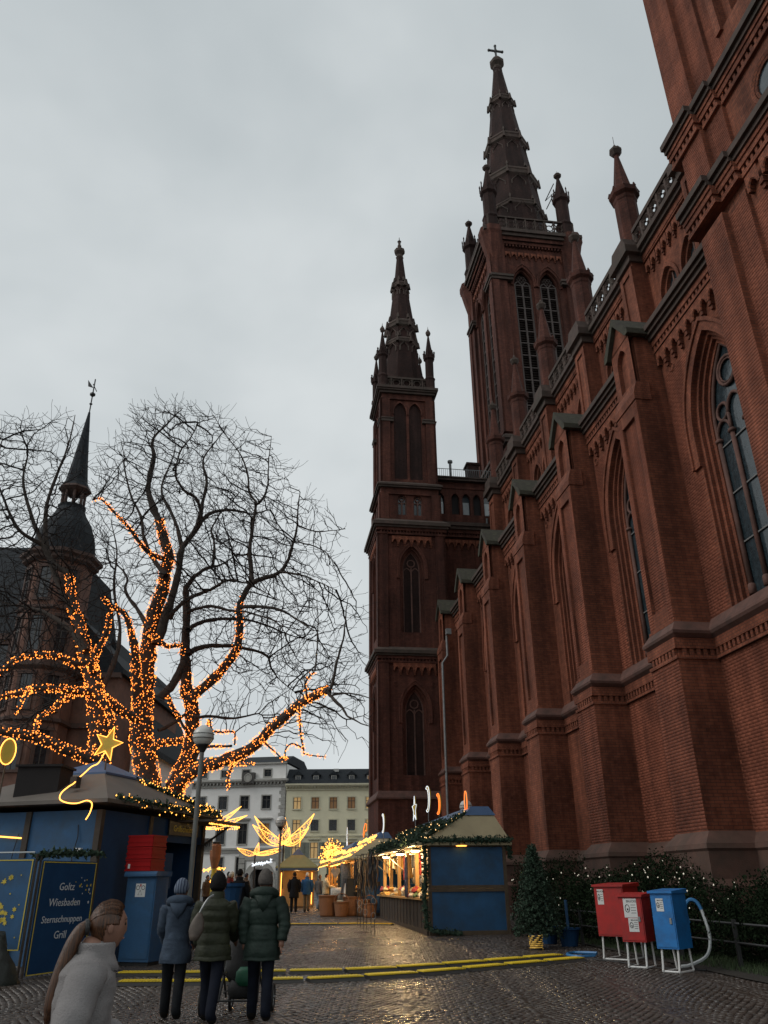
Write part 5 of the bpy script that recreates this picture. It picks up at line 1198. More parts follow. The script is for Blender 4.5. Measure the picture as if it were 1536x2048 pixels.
def text(name, s, size, m, parent, Mx, extr=.004, align='CENTER', sh=0.0, space=1.0):
    cu = bpy.data.curves.new(name, 'FONT'); cu.body = s; cu.size = size; cu.extrude = extr; cu.align_x = align; cu.shear = sh; cu.space_line = space; cu.resolution_u = 2
    t = bpy.data.objects.new(name, cu); COL.objects.link(t); dg = bpy.context.evaluated_depsgraph_get(); me = bpy.data.meshes.new_from_object(t.evaluated_get(dg)); bpy.data.objects.remove(t)
    me.materials.clear(); me.materials.append(m); o = bpy.data.objects.new(name, me); COL.objects.link(o)
    if parent is not None: o.parent = parent
    o.matrix_local = Mx; return o
def basis(o, ex, ez):
    """matrix whose local x runs along ex, local y along ez (for lettering and flat boards)"""
    ex = Vector(ex).normalized(); ez = Vector(ez).normalized(); n = ex.cross(ez); m = Matrix((ex, ez, n)).transposed().to_4x4(); m.translation = Vector(o); return m
def leafcloud(C, size, up=.3, rs=None):
    """quads (two triangles' worth) at the points C"""
    C = np.asarray(C, float); n = len(C); a = rng.normal(0, 1, (n, 3)); a[:, 2] += up; a /= np.linalg.norm(a, axis=1, keepdims=True); b = np.cross(a, rng.normal(0, 1, (n, 3))); b /= np.linalg.norm(b, axis=1, keepdims=True)
    s = size*rng.uniform(.6, 1.35, n)[:, None]; a = a*s; b = b*s*.32
    V = np.stack([C-a*.2-b*0, C+a*.4-b, C+a, C+a*.4+b], 1).reshape(-1, 3); F = np.arange(4*n).reshape(-1, 4); return V, F
def path_pts(P, n, jit):
    P = np.asarray(P, float); d = np.linalg.norm(np.diff(P, axis=0), axis=1); c = np.concatenate([[0], np.cumsum(d)]); t = rng.uniform(0, c[-1], n)
    Q = np.stack([np.interp(t, c, P[:, k]) for k in range(3)], 1); return Q + rng.normal(0, jit, (n, 3))
def garland(P, r, label, lights=0, bm=None, dens=260, group='fir garlands on the huts', leaf=.085):
    P = np.asarray(P, float); l = np.linalg.norm(np.diff(P, axis=0), axis=1).sum()
    g = empty('fir_garland', tuple(P[0]), 0, label, 'garland', group)
    mb = MB(); mb.tube([tuple(p-P[0]) for p in P], r*.45, 5); mb.build('stem', M['fir'], g)
    V, F = leafcloud(path_pts(P-P[0], int(l*dens*(r/.12)), r*.42), leaf); o = bpy.data.objects.new('needles', mesh_np('needles', V, F, M['fir'])); COL.objects.link(o); o.parent = g; o['kind'] = 'stuff'
    if lights:
        C = path_pts(P-P[0], int(l*lights), r*.55); C[:, 2] += r*.1; b = bulbs('bulbs', C, .016, bm or M['bulb_gold'], g); b['kind'] = 'stuff'
    return g
def point(name, loc, e, col, r=.06):
    d = bpy.data.lights.new(name, 'POINT'); d.energy = e; d.color = col; d.shadow_soft_size = r; o = bpy.data.objects.new(name, d); COL.objects.link(o); o.location = loc; return o
cP, sP = math.cos(PHI), math.sin(PHI)
def W(t, s, z): return Vector((cP*t - sP*s, sP*t + cP*s, z))       # church axes -> world
RZ = PHI

# ---------------- right-hand row of huts ----------------
def goods(kind, n, box, names, group, mats, size):
    for i in range(n):
        x = random.uniform(box[0], box[1]); y = random.uniform(box[2], box[3]); z = box[4]
        mb = MB(); s = size*random.uniform(.75, 1.25)
        if kind == 'hat': mb.lathe([(s*.95, 0), (s, s*.25), (s*.85, s*.7), (s*.5, s*1.0), (s*.12, s*1.1), (s*.2, s*1.2), (s*.16, s*1.38), (.01, s*1.42)], 9)
        else: mb.lathe([(s*.9, 0), (s*1.05, s*.2), (s*1.0, s*.45), (s*.8, s*.6), (s*.3, s*.62)], 9, sx=1.25)
        p = W(x, y, z); o = mb.build(names[0], mats[i % len(mats)], smooth=True); o.location = p; o.rotation_euler = (random.uniform(-.4, .4), random.uniform(-.5, .1), random.uniform(0, 6)); tag(o, names[1], names[2], group)
def hanging(n, fx, y0, y1, ztop, lens, label, group, mats, name='hanging_scarf', cat='scarf', wid=.11):
    for i in range(n):
        y = y0+(y1-y0)*(i+.5)/n + random.uniform(-.05, .05); l = random.uniform(*lens); w = wid*random.uniform(.7, 1.3)
        mb = MB(); rings = []
        for k in range(6):
            t = k/5; ww = w*(.55+.5*t)*(1+.15*math.sin(5*t+i)); z = -l*t
            rings.append([(.05*math.cos(a)*(1+.3*math.sin(3*t+i)), ww*math.sin(a)+.02*math.sin(4*t+i), z) for a in [2*math.pi*q/7 for q in range(7)]])
        mb.loft(rings); o = mb.build(name, mats[i % len(mats)], smooth=True); o.location = W(fx, y, ztop); o.rotation_euler = (0, 0, RZ); tag(o, label, cat, group)
WOOL = [mat('wool_%s' % n, c, .9, .45, 14, .5) for n, c in (('cream', (.42, .36, .24)), ('red', (.26, .03, .03)), ('rose', (.30, .07, .10)), ('ochre', (.34, .19, .05)), ('grey', (.13, .13, .13)), ('white', (.5, .48, .43)), ('green', (.06, .1, .05)), ('navy', (.03, .04, .09)))]
LEATH = [mat('leather_%s' % n, c, .55, .4, 9, .3) for n, c in (('black', (.018, .016, .015)), ('brown', (.05, .028, .018)), ('tan', (.16, .085, .04)))]
def hut(name, label, t0, t1, s0, s1, zwall, tr, zr, posts, roofm, capm, inner, back, near_blue=True, planks=True, eave=.18, hip=.4, ridge_t=(6.45, 7.35)):
    """timber market hut in church axes, counter side towards smaller t"""
    zb = gz(float(W(t0, s0, 0).y)); zc = zb+.95
    h = empty(name, (0, 0, 0), RZ, label, 'market hut', 'huts in the right hand row')
    L_ = lambda t, s, z: (t, s, z)
    mb = MB()                                                      # near end wall: two painted boards in a timber frame
    mb.box(t0+.08, t1-.08, s0+.02, s0+.06, zb+.12, zb+1.18); mb.build('lower_board', M['blue_panel'], h)
    mb = MB(); mb.box(t0+.08, t1-.08, s0+.02, s0+.06, zb+1.36, zwall-.06); mb.build('upper_board', M['blue_panel'], h)
    for a, b in ((t0, t0+.1), (t1-.1, t1)):
        mb = MB(); mb.box(a, b, s0-.03, s0+.09, zb-.05, zwall); mb.build('corner_post', M['timber'], h)
    for a, b in ((zb+.0, zb+.12), (zb+1.18, zb+1.27), (zb+1.275, zb+1.36), (zwall-.06, zwall)):
        mb = MB(); mb.box(t0+.1, t1-.1, s0-.02, s0+.08, a, b); mb.build('rail', M['timber'], h)
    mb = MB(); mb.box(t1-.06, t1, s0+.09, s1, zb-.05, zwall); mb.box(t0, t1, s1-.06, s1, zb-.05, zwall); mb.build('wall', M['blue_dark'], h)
    mb = MB(); mb.box(t0+.75, t0+.8, s0+.09, s1-.06, zb+.1, zwall) if False else mb.box(t1-.12, t1-.07, s0+.09, s1-.06, zb+.1, zwall); mb.build('lining', back, h)
    mb = MB(); mb.box(t0+.02, t1-.06, s0+.09, s1-.06, zb, zb+.1); mb.build('floor', M['timber_dk'], h)
    mb = MB(); mb.box(t0-.16, t0+.75, s0+.1, s1-.08, zc, zc+.06); mb.build('counter', M['pine'], h)
    s = s0+.1; k = 0                                              # counter front, board by board
    while s < s1-.1:
        w = min(.34, s1-.1-s); mb = MB(); mb.box(t0-.03-.012*(k % 2), t0+.03, s+.012, s+w-.012, zb+.02, zc); mb.build('board', M['timber_dk'], h); s += w; k += 1
    mb = MB(); mb.box(t0-.06, t0+.04, s0+.1, s1-.1, zb-.04, zb+.16); mb.build('skirting', M['timber_dk'], h)
    for p in posts: mb = MB(); mb.box(t0-.06, t0+.06, p-.06, p+.06, zc+.06, zwall); mb.build('post', M['pine'], h)
    mb = MB(); mb.box(t0-.05, t0+.07, s0+.1, s1, zwall-.12, zwall); mb.build('beam', M['pine'], h)
    for z in (zc+.45, zc+.95): mb = MB(); mb.box(t1-.5, t1-.12, s0+.15, s1-.12, z, z+.03); mb.build('shelf', M['pine'], h)
    e = eave; A = [(t0-e-.25, s0-e), (t1+e, s0-e), (t1+e, s1+e), (t0-e-.25, s1+e)]; B = [(ridge_t[0], s0+hip), (ridge_t[1], s0+hip), (ridge_t[1], s1-hip), (ridge_t[0], s1-hip)]
    mb = MB(); vs = [(a, b, zwall-.02) for a, b in A]+[(a, b, zwall+.05) for a, b in A]+[(a, b, zr) for a, b in B]
    mb.add(vs, [(0,1,2,3), (0,1,5,4), (1,2,6,5), (2,3,7,6), (3,0,4,7), (4,5,9,8), (5,6,10,9), (6,7,11,10), (7,4,8,11), (8,9,10,11)]); mb.build('roof', roofm, h)
    mb = MB(); a, b = ridge_t; vs = [(a-.06, s0+hip-.05, zr-.02), (b+.06, s0+hip-.05, zr-.02), (b+.06, s1-hip+.05, zr-.02), (a-.06, s1-hip+.05, zr-.02), (a+.18, s0+hip+.12, zr+.26), (b-.12, s0+hip+.12, zr+.26), (b-.12, s1-hip-.1, zr+.26), (a+.18, s1-hip-.1, zr+.26)]
    mb.add(vs, [(0,3,2,1), (4,5,6,7), (0,1,5,4), (1,2,6,5), (2,3,7,6), (3,0,4,7)]); mb.build('roof_cap', capm, h)
    return h, zb, zc
h1, zb1, zc1 = hut('market_hut', 'blue ended hut selling woollens, nearest in the right row', 5.05, 7.55, 26.0, 36.8, 2.70, 6.5, 3.62, (27.9, 29.7, 31.6, 33.6, 35.4), M['canvas'], M['cap_blue'], None, M['canvas'])
mb = MB(); mb.add([(4.9, 29.5, 2.66), (4.9, 36.9, 2.66), (4.25, 36.9, 2.60), (4.25, 29.5, 2.60), (4.9, 29.5, 2.69), (4.9, 36.9, 2.69), (4.25, 36.9, 2.63), (4.25, 29.5, 2.63)], [(0,1,2,3), (4,5,6,7), (0,1,5,4), (1,2,6,5), (2,3,7,6), (3,0,4,7)]); mb.build('flap', M['canvas_grey'], h1)
for s in (30.3, 32.6, 34.9): mb = MB(); mb.tube([(4.3, s, 2.6), (5.0, s, 2.05)], .015, 4); mb.build('stay', M['steel'], h1)
lampz = 2.58
for i, s in enumerate((27.0, 30.1, 33.6)):
    lp = empty('work_lamp', tuple(W(4.86, s, 0)), RZ, ['round work lamp under the hut eave nearest the blue end', 'middle round work lamp under the woollens hut eave', 'round work lamp farthest from the blue end under eave'][i], 'lamp', 'lamps under the hut eave')
    mb = MB(); mb.lathe([(.06, lampz+.08), (.15, lampz+.03), (.17, lampz)], 12); mb.build('shade', M['steel'], lp); mb = MB(); mb.lathe([(.14, lampz-.002), (.15, lampz-.03), (.08, lampz-.06)], 12); mb.build('bulb', M['lamp_hot'], lp)
    point('work_lamp_light', W(4.7, s, lampz-.12), 130, (1, .66, .3)); point('work_lamp_light', W(5.9, s+.6, lampz-.15), 95, (1, .68, .33))
lp = empty('work_lamp', tuple(W(6.12, 25.9, 0)), RZ, 'lit lamp above the blue end boards', 'lamp', 'lamps under the hut eave')
mb = MB(); mb.box(-.35, .35, -.06, .02, 2.69, 2.73); mb.build('bracket', M['pine'], lp); mb = MB(); mb.lathe([(.10, 2.65), (.12, 2.67), (.06, 2.69)], 10, sx=1.5); mb.build('bulb', M['neon_warm'], lp)
goods('hat', 34, (4.95, 5.6, 26.2, 31.4, zc1+.06), ('woollen_hat', 'small woollen hat in the heap on the lit counter', 'hat'), 'hats on the lit counter', WOOL, .14)
goods('hat', 30, (5.0, 5.35, 26.2, 36.4, zc1+.22), ('heaped_hat', 'woollen hat on top of the heap on the counter', 'hat'), 'hats on top of the heap', [WOOL[0], WOOL[3], WOOL[1], WOOL[5], WOOL[2]], .12)
hanging(22, 5.16, 26.2, 36.4, 2.52, (.35, .8), 'bright scarf hanging from the front beam of the hut', 'scarves on the front beam', [WOOL[3], WOOL[0], WOOL[5], WOOL[1], WOOL[3], WOOL[0], WOOL[4]], wid=.085)
goods('fold', 26, (4.95, 5.6, 31.4, 36.5, zc1+.06), ('folded_knit', 'folded knit lying on the lit counter', 'knitwear'), 'knits on the lit counter', [WOOL[0], WOOL[3], WOOL[5], WOOL[3]], .13)
for zz in (zc1+.48, zc1+.98): goods('hat', 26, (7.1, 7.35, 26.3, 36.4, zz), ('shelf_hat', 'woollen hat on the shelf at the back of the hut', 'hat'), 'hats on the back shelf', WOOL, .12)
hanging(13, 5.3, 26.2, 30.5, 2.5, (.5, .95), 'knitted scarf hanging in the lit opening near the blue end', 'scarves hung in the opening', [WOOL[0], WOOL[5], WOOL[3], WOOL[1], WOOL[0]])
hanging(11, 5.9, 30.5, 36.3, 2.5, (.5, 1.1), 'dark knitted scarf hanging deep inside the hut', 'scarves hung inside', [WOOL[4], WOOL[7], WOOL[5], WOOL[2], WOOL[4]])
hanging(14, 7.0, 26.3, 36.3, 2.55, (.4, .7), 'pale scarf hanging on the back wall of hut', 'scarves on the back wall', [WOOL[0], WOOL[3], WOOL[5], WOOL[0]])
hanging(1, 4.86, 28.6, 29.2, 2.45, (1.2, 1.25), 'long black scarf hanging from the eave between pine posts', None, [WOOL[7]])
# second and third hut
h2, zb2, zc2 = hut('market_hut', 'second hut of the right row with golden lights on its roof', 4.3, 6.8, 38.3, 47.6, 2.62, 5.5, 3.55, (40.2, 42.1, 44.0, 45.9), M['canvas'], M['cap_blue'], None, M['pine'], hip=.9, eave=.3, ridge_t=(5.2, 5.9))
h3, zb3, zc3 = hut('market_hut', 'farthest hut of the right row behind the shoppers', 4.3, 6.8, 49.0, 58.0, 2.75, 5.5, 3.6, (51, 53.2, 55.4), M['canvas'], M['cap_blue'], None, M['pine'], hip=.9, eave=.3, ridge_t=(5.2, 5.9))
for k, (s0, s1, zw) in enumerate(((39.2, 47.4, 2.5), (49.4, 57.8, 2.62))):
    lb = empty('light_bar', tuple(W(3.72, s0, 0)), RZ, ['glowing light bar under the eave of second hut', 'glowing light bar under the eave of farthest hut'][k], 'lamp', 'light bars under the eaves')
    mb = MB(); mb.tube([(0, 0, zw), (0, s1-s0, zw)], .028, 6); mb.build('tube', M['neon_warm'], lb); mb = MB(); mb.tube([(0, 0, zw+.06), (0, s1-s0, zw+.06)], .03, 5); mb.build('holder', M['timber'], lb)
    for i in range(4): s = s0+(i+.5)*(s1-s0)/4; point('hut_lamp_light', W(5.1, s, 2.35), 70, (1, .55, .18), .15)
    for i in range(3): s = s0+(i+.5)*(s1-s0)/3; point('eave_light', W(3.75, s, 2.4), 30, (1, .5, .15), .1)
    hanging(12, 4.9, s0, s1, 2.45, (.4, 1.0), ['trinket hanging in the golden second hut', 'trinket hanging in the golden farthest hut'][k], ['trinkets in second hut', 'trinkets in farthest hut'][k], [WOOL[3], LEATH[2], WOOL[0], LEATH[1]], 'hanging_trinket', 'trinket')
    goods('hat', 20, (4.3, 5.0, s0, s1, (zc2, zc3)[k]+.06), ('craft_piece', ['small craft piece on the second hut counter', 'small craft piece on the farthest hut counter'][k], 'craft piece'), ['crafts on second counter', 'crafts on farthest counter'][k], [WOOL[3], LEATH[2], WOOL[0]], .13)
def strand(P, n, jit, m, label, group, r=.026):
    o = bulbs('light_string', path_pts(P, n, jit), r, m); tag(o, label, 'lights', group, 'stuff'); return o
rp = lambda t, s, z: np.array(W(t, s, z))
for q, (a, b) in enumerate((((3.95, 38.2, 2.75), (3.9, 48, 2.75)), ((4.5, 38.6, 3.15), (4.5, 47.6, 3.15)), ((5.2, 39.2, 3.62), (5.2, 46.6, 3.62)), ((3.9, 38.2, 2.75), (5.3, 39.3, 3.66)), ((3.9, 48, 2.8), (3.9, 58, 2.95)), ((4.6, 48.6, 3.3), (4.6, 57.6, 3.4)))):
    strand([rp(*a), rp(*b)], int(26*np.linalg.norm(np.array(a)-np.array(b))), .045, M['bulb_gold'], ['golden light string along the second hut eave', 'golden light string halfway up the second hut roof', 'golden light string along the second hut ridge', 'golden light string up the corner of second hut', 'golden light string along the farthest hut eave', 'golden light string up the farthest hut roof'][q], 'golden roof lights')
bush = empty('lit_bush', tuple(W(4.2, 52.5, 2.9)), 0, 'round bush of golden lights on the farthest hut roof', 'light bush'); C = rng.normal(0, 1, (420, 3)); C /= np.linalg.norm(C, axis=1, keepdims=True); C *= rng.uniform(.3, 1, (420, 1)); C[:, 2] = np.abs(C[:, 2])*.95+.1; C *= np.array([.9, 1.2, 1.25]); b = bulbs('bulbs', C, .03, M['bulb_gold'], bush); b['kind'] = 'stuff'
mb = MB(); [mb.tube([(0, 0, -.3), tuple(c*.9)], .012, 3) for c in C[::14]]; mb.build('twigs', M['twig'], bush)
# garlands of the first hut
garland([W(4.78, 25.86, 2.80), W(5.6, 25.82, 2.83), W(6.6, 25.8, 2.83), W(7.72, 25.8, 2.84)], .12, 'fir garland along the eave above the blue end')
garland([W(4.72, 25.85, 2.82), W(4.66, 29, 2.84), W(4.66, 33, 2.84), W(4.66, 36.9, 2.84)], .15, 'fir garland along the counter eave of first hut')
garland([W(4.75, 25.84, 2.8), W(5.5, 26.1, 3.2), W(6.45, 26.5, 3.68)], .12, 'fir garland up the near left roof hip', 16, M['bulb_soft'])
garland([W(5.15, 27.4, 3.05), W(5.15, 30.5, 3.05), W(5.1, 34, 3.05), W(5.1, 36.6, 3.05)], .16, 'fir garland with lights low on the first hut roof', 9, M['bulb_soft'])
garland([W(5.8, 27, 3.42), W(5.8, 31.5, 3.42), W(5.8, 36.4, 3.42)], .15, 'fir garland with lights high on the first hut roof', 8, M['bulb_soft'])
garland([W(4.93, 25.9, 2.7), W(4.95, 25.88, 2.0), W(4.9, 25.88, 1.2), W(4.95, 25.86, .5), W(5.1, 25.8, .33), W(5.6, 25.78, .28), W(6.0, 25.76, .26)], .11, 'fir garland hanging down the corner beside the blue end boards')
garland([W(7.62, 25.9, 2.75), W(7.66, 25.9, 2.3)], .12, 'short fir garland at the right corner of blue end')
# roof ornaments: painted boards edged with light, on rods
def ornament(kind, t, s, z, size, label, tubem, boardm=None, lean=0.0, rod=.6):
    o = empty('roof_ornament', tuple(W(t, s, z)), RZ, label, 'ornament', 'lit ornaments on the hut roofs')
    P = lambda u, v: (0, u, v)
    if kind == 'oval': pts = [(size*.42*math.sin(a), size*(1+math.cos(a))*.8) for a in [2*math.pi*i/18 for i in range(18)]]
    elif kind == 'star': pts = [(size*(1 if i % 2 == 0 else .42)*math.sin(math.pi*i/5), size+size*(1 if i % 2 == 0 else .42)*math.cos(math.pi*i/5)) for i in range(10)]
    elif kind == 'moon':
        pts = [(size*math.cos(a), size+size*math.sin(a)) for a in [R(60)+R(240)*i/12 for i in range(13)]]+[(size*.25+size*.72*math.cos(a), size+size*.80*math.sin(a)) for a in [R(300)-R(240)*i/12 for i in range(1, 12)]]
    elif kind == 'comet': pts = [(-size*1.3, size*1.1), (-size*.2, size*1.25), (size*.8, size*.9), (size*1.3, size*.4), (size*1.05, size*.15), (size*.4, size*.45), (-size*.4, size*.65), (-size*1.3, size*.55)]
    if boardm: mb = MB(); mb.prism(pts, lambda p, q, a: (a, p, q), -.02, .02); mb.build('board', boardm, o)
    mb = MB(); mb.tube([(-.03, p, q) for p, q in pts], .013, 5, closed=True); mb.build('light_tube', tubem, o)
    mb = MB(); mb.tube([(0, 0, -rod), (0, 0, size*.3)], .018, 5); mb.build('rod', M['steel'], o)
    return o
ornament('oval', 6.6, 26.9, 3.72, .42, 'tall oval ornament with orange edge on first hut roof', M['neon_orange'], M['canvas'])
ornament('moon', 6.2, 29.5, 3.85, .36, 'orange glowing crescent on the first hut roof', M['neon_orange'], M['gold_board'])
ornament('moon', 6.5, 33.0, 4.2, .5, 'thin pale crescent farther along the first hut roof', M['neon_white'], M['gold_board'])
ornament('star', 6.5, 36.0, 4.0, .55, 'white glowing star at the far end of first hut roof', M['neon_white'], M['gold_board'])
ornament('moon', 5.5, 38.9, 3.75, .42, 'white glowing crescent on the cap of second hut', M['neon_white'], M['gold_board'])
ornament('comet', 5.5, 46.0, 3.85, .62, 'orange comet board with tail on the second hut', M['neon_orange'], M['gold_board'])
ornament('star', 5.4, 55.0, 3.75, .62, 'star outlined in white light above the farthest hut', M['neon_white'], M['gold_board'])
# strap stands in front of the first hut
def strap_stand(x, y, h, label, k):
    o = empty('strap_stand', (x, y, gz(y)), random.uniform(-.2, .2), label, 'stand', 'stands hung with leather straps')
    mb = MB()
    for e in (-.055, .055): mb.tube([(e, 0, 0), (e, 0, h)], .013, 5)
    mb.tube([(-.14, 0, h), (.14, 0, h)], .014, 5); mb.tube([(-.055, 0, .25), (.055, 0, .25)], .012, 4); mb.build('frame', M['black_iron'], o)
    for i in range(7):
        l = random.uniform(.7, 1.5); x0 = -.14+.28*i/6; y0 = random.uniform(-.07, .07); z0 = h-random.uniform(0, .25); w = random.uniform(.02, .055)
        pts = [(x0+.03*math.sin(3*q+i), y0, z0-l*q/5) for q in range(6)]; mb = MB(); mb.tube(pts, [w*.6, w, w*1.2, w, w*.7, w*.3], 5); mb.build('strap', LEATH[(i*2+k) % 3 if i % 3 == 0 else 0], o)
    mb = MB()
    for z in (.55, .75+.1*k): mb.tube([(.02+.07*math.cos(a), -.06, z+.09*math.sin(a)) for a in [2*math.pi*q/10 for q in range(10)]], .008, 4, closed=True)
    mb.build('buckle', M['steel'], o)
strap_stand(-1.0, 30.7, 2.3, 'strap stand farthest from the blue ended hut front', 0); strap_stand(-.74, 28.9, 2.3, 'middle strap stand with pale buckles', 1); strap_stand(-.44, 26.5, 2.38, 'nearest strap stand with long black belts', 2)
# baskets, sheepskins
def basket(x, y, r, h, label, handle):
    o = empty('wicker_basket', (x, y, gz(y)), 0, label, 'basket', 'wicker baskets on the cobbles'); mb = MB(); pr = []
    for i in range(9): t = i/8; pr.append((r*(.78+.22*t)*(1.02 if i % 2 else .98), h*t))
    mb.lathe([(r*.7, 0)]+pr+[(r*1.06, h*1.02), (r*1.04, h*1.07), (r*.9, h*1.05), (r*.85, h*.6)], 16); mb.build('body', M['wicker'], o, True)
    if handle: mb = MB(); mb.tube([(r*math.cos(a), 0, h+r*1.1*math.sin(a)) for a in [math.pi*i/8 for i in range(9)]], .022, 5); mb.build('handle', M['wicker'], o)
basket(-2.62, 38.4, .42, .78, 'large tapered wicker basket left of the others', False); basket(-2.0, 38.0, .33, .55, 'round wicker basket with a hoop handle', True); basket(-1.5, 38.8, .48, .72, 'wide wicker basket beside the strap stands', False); basket(-.75, 37.2, .32, .5, 'small wicker basket with pale fleece below blue boards', True); basket(-1.05, 38.2, .3, .62, 'slim upright wicker basket between two wider ones', False)
def rug(P, w, label, m):
    mb = MB(); rings = [[(p[0]+w*math.cos(a)*1.0, p[1]+.3*w*math.sin(a), p[2]+.25*w*math.sin(a*2)) for a in [2*math.pi*q/9 for q in range(9)]] for p in P]; mb.loft(rings); tag(mb.build('sheepskin', m, smooth=True), label, 'sheepskin', 'sheepskins at the second hut')
rug([(-2.3, 40.2, 1.0), (-2.3, 40.2, 1.25), (-2.3, 40.2, 1.4)], .34, 'cream sheepskin heap in front of the golden hut', WOOL[5]); rug([(-1.95, 39.9, 2.45), (-1.9, 39.9, 1.9), (-1.9, 39.9, 1.2)], .24, 'long dark fleece hanging at the second hut', WOOL[4]); rug([(-2.15, 39.6, .75), (-2.1, 39.6, .9)], .3, 'small pale fleece above the big basket', WOOL[0])
mb = MB(); mb.prism([(0, -.3), (.22, .0), (.2, .16), (.08, .2), (0, .12), (-.08, .2), (-.2, .16), (-.22, .0)], lambda p, q, a: (p, a, q), -.02, .02); o = mb.build('heart_sign', M['zinc'], loc=W(3.6, 42.5, 2.15)); tag(o, 'grey heart sign hanging below the golden eave', 'sign')
# dark leather rack beside the second hut front
o = empty('leather_rack', tuple(W(4.05, 38.9, zb2)), RZ, 'dark rack of leather bags at the corner of second hut', 'rack'); mb = MB(); mb.box(-.25, .1, -.1, .9, 0, 1.5); mb.build('board', M['black'], o)
for i in range(5): mb = MB(); mb.tube([(-.3, .0+.16*i, 1.3-.1*(i % 2)), (-.32, .02+.16*i, .9), (-.3, .04+.16*i, .6)], [.02, .05, .02], 5); mb.build('strap', [M['white'], LEATH[1], LEATH[2]][i % 3], o)
# pavilion closing the row
pv = empty('pavilion_hut', (-5.3, 50.8, gz(50.8)), R(4), 'small green roofed pavilion stall glowing inside behind the shoppers', 'market hut')
g_ = 0
for e in (-1, 1):
    for q in (-1, 1): mb = MB(); mb.box(e*.95-.05, e*.95+.05, q*.95-.05, q*.95+.05, 0, 2.0); mb.build('post', M['pine'], pv)
mb = MB(); mb.lathe([(1.75, 1.98), (1.75, 2.05), (.45, 2.72), (.42, 2.74)], 4, (0, 0), R(45)); mb.build('roof', M['pave_green'], pv)
mb = MB(); mb.lathe([(.5, 2.7), (.12, 3.0), (.02, 3.05)], 4, (0, 0), R(45)); mb.build('roof_cap', M['cap_blue'], pv)
mb = MB(); mb.lathe([(1.70, 1.86), (1.73, 1.98)], 4, (0, 0), R(45)); mb.build('valance', M['cap_blue'], pv)
mb = MB(); mb.box(-.95, .95, .85, .95, 0, 2); mb.build('lining', M['pine'], pv); mb = MB(); mb.box(-.95, .95, -.95, -.6, 0, .9); mb.build('counter', M['pine'], pv)
mb = MB()
for e in (-1, 1): mb.tube([(e*.88, -1.02, .1), (e*.88, -1.02, 1.75)], .025, 5)
mb.build('light_tube', M['neon_warm'], pv)
point('pavilion_light', (-5.3, 50.8, 2.3), 22, (1, .55, .2), .2)
ornament('moon', -5.3+0, 0, 0, .5, 'golden crescent on the pavilion roof', M['neon_warm'], M['gold_board']).location = (-5.2, 50.8, 3.65)
# ---------------- left grill hut ----------------
E1, E2 = Vector((.272, .962, 0)), Vector((-.962, .272, 0)); C0 = Vector((-6.3, 18.4, .1)); AZ = math.atan2(E1.y, E1.x)-math.pi/2
gh = empty('grill_hut', tuple(C0), AZ, 'large blue grill hut with grey pyramid roof at the left', 'market hut')   # local +y along E1, local -x along E2
Lg, Wg, Hg = 4.8, 4.2, 3.05
mb = MB(); mb.box(-Wg, 0, .02, .08, 0, Hg); mb.build('front_wall', M['blue_panel'], gh)
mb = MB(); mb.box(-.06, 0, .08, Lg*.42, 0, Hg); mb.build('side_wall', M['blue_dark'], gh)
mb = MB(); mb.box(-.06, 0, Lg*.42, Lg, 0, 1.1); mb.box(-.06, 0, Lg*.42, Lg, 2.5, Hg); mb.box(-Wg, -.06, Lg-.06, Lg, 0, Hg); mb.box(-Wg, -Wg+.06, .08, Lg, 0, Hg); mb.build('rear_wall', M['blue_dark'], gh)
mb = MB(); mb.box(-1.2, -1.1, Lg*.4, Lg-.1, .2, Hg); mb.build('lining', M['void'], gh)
for x, y in ((-.04, .0), (-1.88, .0), (-.04, Lg*.42), (-.04, Lg-.1), (-3.2, 0)): mb = MB(); mb.box(x-.06, x+.08, y-.03, y+.1, 0, Hg); mb.build('post', M['timber_dk'], gh)
cx_, cy_ = -1.95, 2.5
A = [(.35, -.35), (.35, Lg+.35), (-Wg-.3, Lg+.35), (-Wg-.3, -.35)]; B = [(cx_+.5, cy_-.55), (cx_+.5, cy_+.55), (cx_-.5, cy_+.55), (cx_-.5, cy_-.55)]
mb = MB(); vs = [(a, b, Hg+.12) for a, b in A]+[(a, b, Hg+.2) for a, b in A]+[(a, b, 4.2) for a, b in B]; mb.add(vs, [(0,1,2,3), (0,1,5,4), (1,2,6,5), (2,3,7,6), (3,0,4,7), (4,5,9,8), (5,6,10,9), (6,7,11,10), (7,4,8,11), (8,9,10,11)]); mb.build('roof', M['canvas_grey'], gh)
B2 = [(cx_+.85, cy_-.95), (cx_+.85, cy_+.95), (cx_-.85, cy_+.95), (cx_-.85, cy_-.95)]
mb = MB(); vs = [(a, b, 4.03) for a, b in B2]+[(a, b, 4.08) for a, b in B2]+[(cx_, cy_, 4.5)]; mb.add(vs, [(0,1,2,3), (0,1,5,4), (1,2,6,5), (2,3,7,6), (3,0,4,7), (4,5,8), (5,6,8), (6,7,8), (7,4,8)]); mb.build('roof_cap', M['cap_blue'], gh)
mb = MB(); mb.box(.02, .05, 1.5, 1.8, 3.38, 3.41) if False else mb.cbox((-.42, 1.0, 3.62), (.02, .22, .012), Matrix.Rotation(R(-28), 3, 'Y')); mb.build('roof_slot', M['black'], gh)
mb = MB(); mb.tube([(-.55, .0, 2.75), (-.5, -.02, 2.5), (-.58, -.02, 2.1), (-.52, -.01, 1.5)], .012, 4); mb.tube([(-2.05, -.02, 2.6), (-2.12, -.03, 2.2), (-2.15, -.02, 1.2)], .012, 4); mb.build('cable', M['black'], gh)
mb = MB(); mb.cbox((-.42, -.03, 2.22), (.07, .04, .05)); mb.build('socket', M['white'], gh)
mb = MB(); mb.tube([(-2.6, -.04, 2.55), (-1.95, -.04, 2.5)], .016, 4); mb.build('light_tube', M['neon_warm'], gh)
